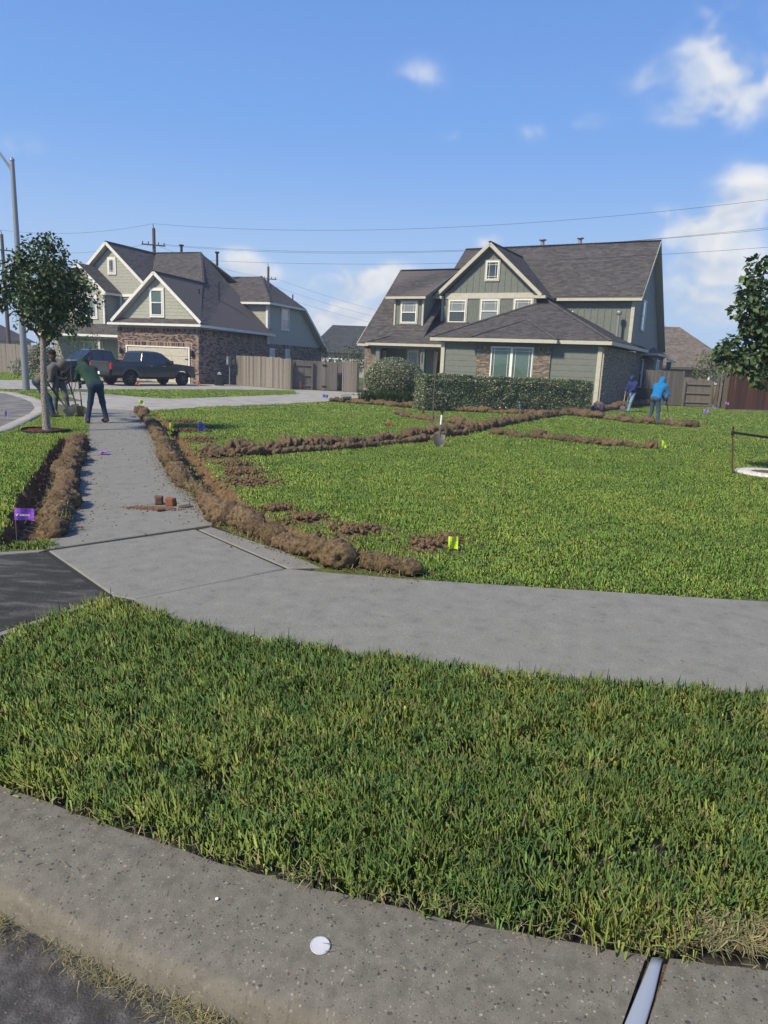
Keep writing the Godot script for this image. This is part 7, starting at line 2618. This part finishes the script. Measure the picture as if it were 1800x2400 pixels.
	var chunk := func(called: String, label: String, at: Vector3, s: Vector3, rot: Vector3, m: Material):
		var g := Geo.new()
		g.box(Transform3D(Basis.from_euler(rot), Vector3(0, s.y * 0.5, 0)), s, 0.010)
		for i in g.v.size():
			var p := g.v[i]
			g.v[i] = p + Vector3(fn.get_noise_3d(p.x * 900 + at.x * 99, p.y * 900, p.z * 900), fn.get_noise_3d(p.z * 900, p.x * 900 + at.x * 99, p.y * 900) * 0.6, fn.get_noise_3d(p.y * 900, p.z * 900, p.x * 900 + at.x * 99)) * 0.022
		var o := obj(called, g, m)
		o.position = at
		tag(o, label, "brick", "broken bricks on the sidewalk")
	chunk.call("brick_piece", "dark brown broken half brick on the sidewalk", Vector3(-2.80, 0.016, -8.56), Vector3(0.10, 0.10, 0.10), Vector3(0, 0.3, 0.02), bd)
	chunk.call("brick_piece", "red broken half brick on the sidewalk", Vector3(-2.64, 0.016, -8.52), Vector3(0.12, 0.10, 0.10), Vector3(0.05, -0.2, 0.04), bm)
	chunk.call("mortar_piece", "flat grey lump of mortar beside the red half brick", Vector3(-2.47, 0.016, -8.46), Vector3(0.16, 0.045, 0.09), Vector3(0, 0.4, 0.1), M.walk)
	chunk.call("brick_piece", "small brown brick chip in front of the broken half bricks", Vector3(-2.66, 0.016, -8.17), Vector3(0.09, 0.035, 0.06), Vector3(0, 0.7, 0), bd)
	var dust := Geo.new()
	for k in 700:
		var p := Vector3(-2.78 + rng.randfn() * 0.16, 0.02, -8.30 + rng.randfn() * 0.05 + jit(0.02))
		var s := rng.randf_range(0.003, 0.014)
		dust.col = Color(0.22, 0.12, 0.07) * rng.randf_range(0.5, 1.3)
		dust.box(Transform3D(Basis.from_euler(Vector3(rng.randf() * 3, rng.randf() * 3, 0)), p), Vector3(s, s * 0.6, s))
	for k in 420: # crumbs over the rest of the walk
		var f := rng.randf()
		var a := along(walk_l, f)
		var b := along(walk_r, f)
		var q := a.lerp(b, rng.randf())
		var s := rng.randf_range(0.003, 0.012)
		dust.col = Color(0.10, 0.075, 0.05) * rng.randf_range(0.4, 1.6)
		dust.box(Transform3D(Basis.from_euler(Vector3(rng.randf() * 3, rng.randf() * 3, 0)), Vector3(q.x, 0.02, q.y)), Vector3(s * 1.5, s * 0.6, s))
	var du := obj("brick_dust", dust, M.straw)
	du.set_meta("kind", "stuff")
	tag(du, "brick dust and crumbs of soil on the sidewalk", "crumbs")
	# white lid and chip on the kerb
	var g := Geo.new()
	var rr := []
	for p in [[0.0295, 0.0], [0.0325, 0.001], [0.0325, 0.005], [0.031, 0.006], [0.0290, 0.0055]]:
		var ring := PackedVector3Array()
		for k in 40:
			ring.append(Vector3(cos(TAU * k / 40.0) * p[0], p[1], sin(TAU * k / 40.0) * p[0]))
		rr.append(ring)
	g.loft(rr)
	var disc := obj("white_disc", g, tmat(ntex(62, 0.01, [Color(0.50, 0.52, 0.56), Color(0.56, 0.58, 0.61)], 3, 128, [[3, 4.0, 9.0, Color(0.45, 0.40, 0.34), 0.5]]), 9.0, 0.35, null, 1.0, false))
	disc.position = Vector3(-0.145, 0.008, -1.925)
	disc.rotation = Vector3(0.12, 0, -0.05)
	tag(disc, "round white plastic disc lying on the kerb", "disc")
	g = Geo.new()
	g.box(Transform3D(Basis.from_euler(Vector3(0.2, 0.5, 0.1)), Vector3.ZERO), Vector3(0.011, 0.004, 0.010), 0.0015)
	var chip := obj("white_chip", g, M.white)
	chip.position = Vector3(-0.52, 0.016, -2.10)
	tag(chip, "tiny white chip on the kerb near the grass edge", "litter")
	# rusty stake, black strap and white ring of the staked tree
	var S := thing("tree_stake", "rusty ribbed steel stake with a black strap near the staked tree", "stake", Vector3(6.80, 0, -13.72))
	g = Geo.new()
	var pts := []
	var rs := []
	for k in 60:
		pts.append(Vector3(-0.13 * k / 59.0, -0.05 + 0.95 * k / 59.0, 0))
		rs.append(0.014 + (0.004 if k % 3 == 0 else 0.0))
	g.tube(pts, rs, 8)
	obj("rod", g, M.rust, S)
	g = Geo.new()
	g.tube([Vector3(-0.115, 0.76, 0), Vector3(-0.118, 0.80, 0), Vector3(-0.12, 0.85, 0)], [0.022, 0.034, 0.024], 10)
	g.tube([Vector3(-0.122, 0.86, 0), Vector3(-0.125, 0.93, 0)], [0.018, 0.016], 8)
	obj("knot", g, M.black, S)
	var sg := Geo.new()
	sg.bar(Vector3(-0.11, 0.815, 0.01), Vector3(0.9, 0.72, 0.0), 0.05, 0.006)
	obj("strap", sg, M.black, S)
	var W := thing("white_ring", "white painted concrete ring round the foot of the staked tree", "ring", Vector3(7.54, 0, -13.8))
	g = Geo.new()
	rr = []
	for i in 49:
		var th := TAU * i / 48.0
		var d := Vector3(cos(th), 0, sin(th))
		var ring := PackedVector3Array()
		for j in 10:
			var ph := TAU * j / 10.0
			var k := 1.0 + 0.12 * fn.get_noise_2d(th * 40.0, ph * 20.0)
			ring.append(d * (0.44 + cos(ph) * 0.17 * k) + Vector3(0, 0.035 + sin(ph) * 0.055 * k, 0))
		rr.append(ring)
	g.loft(rr, true, false)
	obj("ring", g, M.ring, W)
	g = Geo.new()
	var dsc := []
	for k in 24:
		dsc.append(Vector3(cos(TAU * k / 24.0) * 0.38, 0.07, sin(TAU * k / 24.0) * 0.38))
	g.slab(dsc, Vector3(0, -0.06, 0))
	obj("soil", g, M.soil, W)
	# shovel and long bar left standing on the lawn
	var sh := shovel("shovel with a white band left standing upright in the lawn", Vector3(1.19, 0.0, -16.25), Vector3(1.24, 0.92, -16.30), Vector3(0.1, 0.2, 1), "round", M.dark_metal)
	dgrip(sh, 0.92, M.black)
	g = Geo.new()
	g.tube([Vector3(0, 0.52, -0.006), Vector3(0, 0.74, -0.003)], [0.022, 0.022], 12)
	obj("white_band", g, M.white, sh)
	var lb := thing("long_spade", "long-handled trenching tool standing upright behind the shovel in the lawn", "spade", Vector3(1.22, 0, -19.27))
	g = Geo.new()
	g.tube([Vector3(0, 0.18, 0), Vector3(-0.01, 1.1, 0), Vector3(0.02, 2.2, 0)], [0.018, 0.02, 0.018], 9)
	obj("handle", g, M.pole_wood, lb)
	g = Geo.new()
	g.slab([Vector3(-0.05, 0.0, 0.01), Vector3(0.05, 0.0, 0.01), Vector3(0.045, 0.24, 0), Vector3(-0.045, 0.24, 0)], Vector3(0, 0, -0.006))
	g.tube([Vector3(0, 0.14, 0), Vector3(0, 0.36, 0)], [0.014, 0.022], 8)
	obj("blade", g, M.blade, lb)
	# bins, meter, air conditioner
	var bin := func(label: String, at: Vector3, turn: float, logo: bool):
		var o := thing("wheelie_bin", label, "bin", at, turn)
		var q := Geo.new()
		var rg := []
		for p in [[0.0, 0.23, 0.26], [0.02, 0.25, 0.28], [0.92, 0.32, 0.36], [0.95, 0.34, 0.38], [1.0, 0.34, 0.38]]:
			var ring := PackedVector3Array()
			var x: float = p[1]
			var z: float = p[2]
			for v in [[-x, -z + 0.05], [-x + 0.05, -z], [x - 0.05, -z], [x, -z + 0.05], [x, z - 0.05], [x - 0.05, z], [-x + 0.05, z], [-x, z - 0.05]]:
				ring.append(Vector3(v[0], p[0], v[1]))
			rg.append(ring)
		q.loft(rg)
		obj("tub", q, mat(lin(0.020, 0.026, 0.036), 0.55), o)
		q = Geo.new()
		rg = []
		for p in [[1.0, 0.35, 0.39], [1.04, 0.35, 0.39], [1.11, 0.24, 0.28]]:
			var ring := PackedVector3Array()
			var x: float = p[1]
			var z: float = p[2]
			for v in [[-x, -z], [x, -z], [x, z], [-x, z]]:
				ring.append(Vector3(v[0], p[0], v[1]))
			rg.append(ring)
		q.loft(rg)
		obj("lid", q, mat(lin(0.018, 0.022, 0.030), 0.5), o)
		for s in [-1.0, 1.0]:
			q = Geo.new()
			q.tube([Vector3(s * 0.24, 0.12, -0.30), Vector3(s * 0.30, 0.12, -0.30)], [0.12, 0.12], 16)
			obj("wheel", q, M.rubber, o)
		if logo:
			q = Geo.new() # the small white house mark printed on its front
			q.slab([Vector3(-0.11, 0.79, 0.372), Vector3(0.0, 0.87, 0.375), Vector3(0.11, 0.79, 0.372), Vector3(0.0, 0.83, 0.373)], Vector3(0, 0, -0.006))
			for k in 4:
				q.bx(-0.10 + 0.065 * k, 0.735, 0.366, 0.045, 0.05, 0.006)
			obj("emblem", q, M.white, o)
	bin.call("dark blue wheelie bin with a white mark beside the brick garage wall", Vector3(-10.8, 0, -45.35), 0.25, true)
	bin.call("dark wheelie bin standing in the side yard behind the open gate", Vector3(-3.05, 0, -46.2), 0.1, false)
	var E := thing("meter_box", "grey electric meter box with conduit on the brick garage wall", "meter", Vector3(-10.55, 0, -47.2), deg_to_rad(-20.0 + 90.0))
	obj("box", _boxg(Vector3(-0.3, 1.58, 0.12), Vector3(0.36, 0.55, 0.16), 0.02), M.steel, E)
	g = Geo.new()
	g.tube([Vector3(-0.24, 1.60, 0.2), Vector3(-0.24, 1.60, 0.32)], [0.09, 0.07], 12)
	obj("dial", g, M.glass, E)
	obj("junction_box", _boxg(Vector3(0.30, 1.50, 0.12), Vector3(0.30, 0.34, 0.16), 0.06), M.steel, E)
	g = Geo.new()
	g.tube([Vector3(-0.2, 0.0, 0.12), Vector3(-0.2, 1.35, 0.12)], [0.035, 0.035], 8)
	obj("conduit", g, M.galv, E)
	var A := thing("air_conditioner", "dark green air conditioner unit against the brick side wall", "air conditioner", Vector3(15.35, 0, -43.1), deg_to_rad(-28))
	obj("casing", _boxg(Vector3(0, 0.50, 0), Vector3(0.86, 0.95, 0.86), 0.04), mat(lin(0.035, 0.042, 0.040), 0.5), A)
	for k in 9:
		obj("louvre", _boxg(Vector3(-0.36 + 0.09 * k, 0.52, 0.435), Vector3(0.04, 0.80, 0.02), 0.004), M.black, A)
	obj("top_grille", _boxg(Vector3(0, 0.985, 0), Vector3(0.90, 0.03, 0.90), 0.01), M.dark_metal, A)
	# edging stones by the porch and gate
	var stone := func(label: String, at: Vector3, s: Vector3, c: Color):
		var q := Geo.new()
		q.box(Transform3D(Basis.from_euler(Vector3(jit(0.1), rng.randf() * 3, jit(0.1))), Vector3(0, s.y * 0.45, 0)), s, s.y * 0.3)
		var o := obj("stone", q, mat(c.linear_to_srgb(), 0.9))
		o.position = at
		tag(o, label, "stone", "border stones")
	for k in 16:
		stone.call("rounded pale border stone at the foot of the brick pier", Vector3(-2.1 + 0.16 * k + jit(0.05), 0, -40.6 + jit(0.25)), Vector3(0.24, 0.12, 0.18) * rng.randf_range(0.7, 1.2), Color(0.40, 0.36, 0.29) * rng.randf_range(0.7, 1.1))
	for k in 9:
		stone.call("rounded pale border stone between the round bush and the hedge", Vector3(0.75 + 0.12 * k, 0, -31.6 + jit(0.3)), Vector3(0.22, 0.12, 0.18) * rng.randf_range(0.6, 1.2), Color(0.34, 0.26, 0.19) * rng.randf_range(0.7, 1.1))
	var pv := Geo.new()
	pv.box(Transform3D(Basis.from_euler(Vector3(0.3, 0.3, 0.05)), Vector3(0, 0.2, 0)), Vector3(0.42, 0.10, 0.3), 0.01)
	var po := obj("paver", pv, M.walk)
	po.position = Vector3(-1.95, 0.08, -32.6)
	tag(po, "grey paving block lying on the soil row at the driveway edge", "paver")

func _ready() -> void:
	rng.seed = 20240611
	fn.seed = 3
	fn.frequency = 0.01
	fn.fractal_octaves = 3
	make_camera_and_light()
	make_materials()
	make_ground()
	make_grey_house()
	make_beige_house()
	make_far_houses()
	make_fences()
	make_poles()
	make_trees()
	make_grass()
	make_soil()
	var p1 := mat(lin(0.036, 0.046, 0.056), 0.34, 0.35)
	p1.clearcoat_enabled = true
	p1.clearcoat = 0.8
	p1.clearcoat_roughness = 0.08
	var p2 := mat(lin(0.014, 0.018, 0.028), 0.3, 0.4)
	p2.clearcoat_enabled = true
	p2.clearcoat = 0.8
	p2.clearcoat_roughness = 0.08
	make_truck("dark grey crew cab pickup with red tail lights parked at the garage", Vector3(-14.22, 0, -41.63), deg_to_rad(90.0 - 33.0), p1)
	make_truck("near-black pickup parked nose out beside the grey pickup", Vector3(-17.95, 0, -43.5), deg_to_rad(270.0 - 33.0), p2)
	make_people()
	make_small_things()
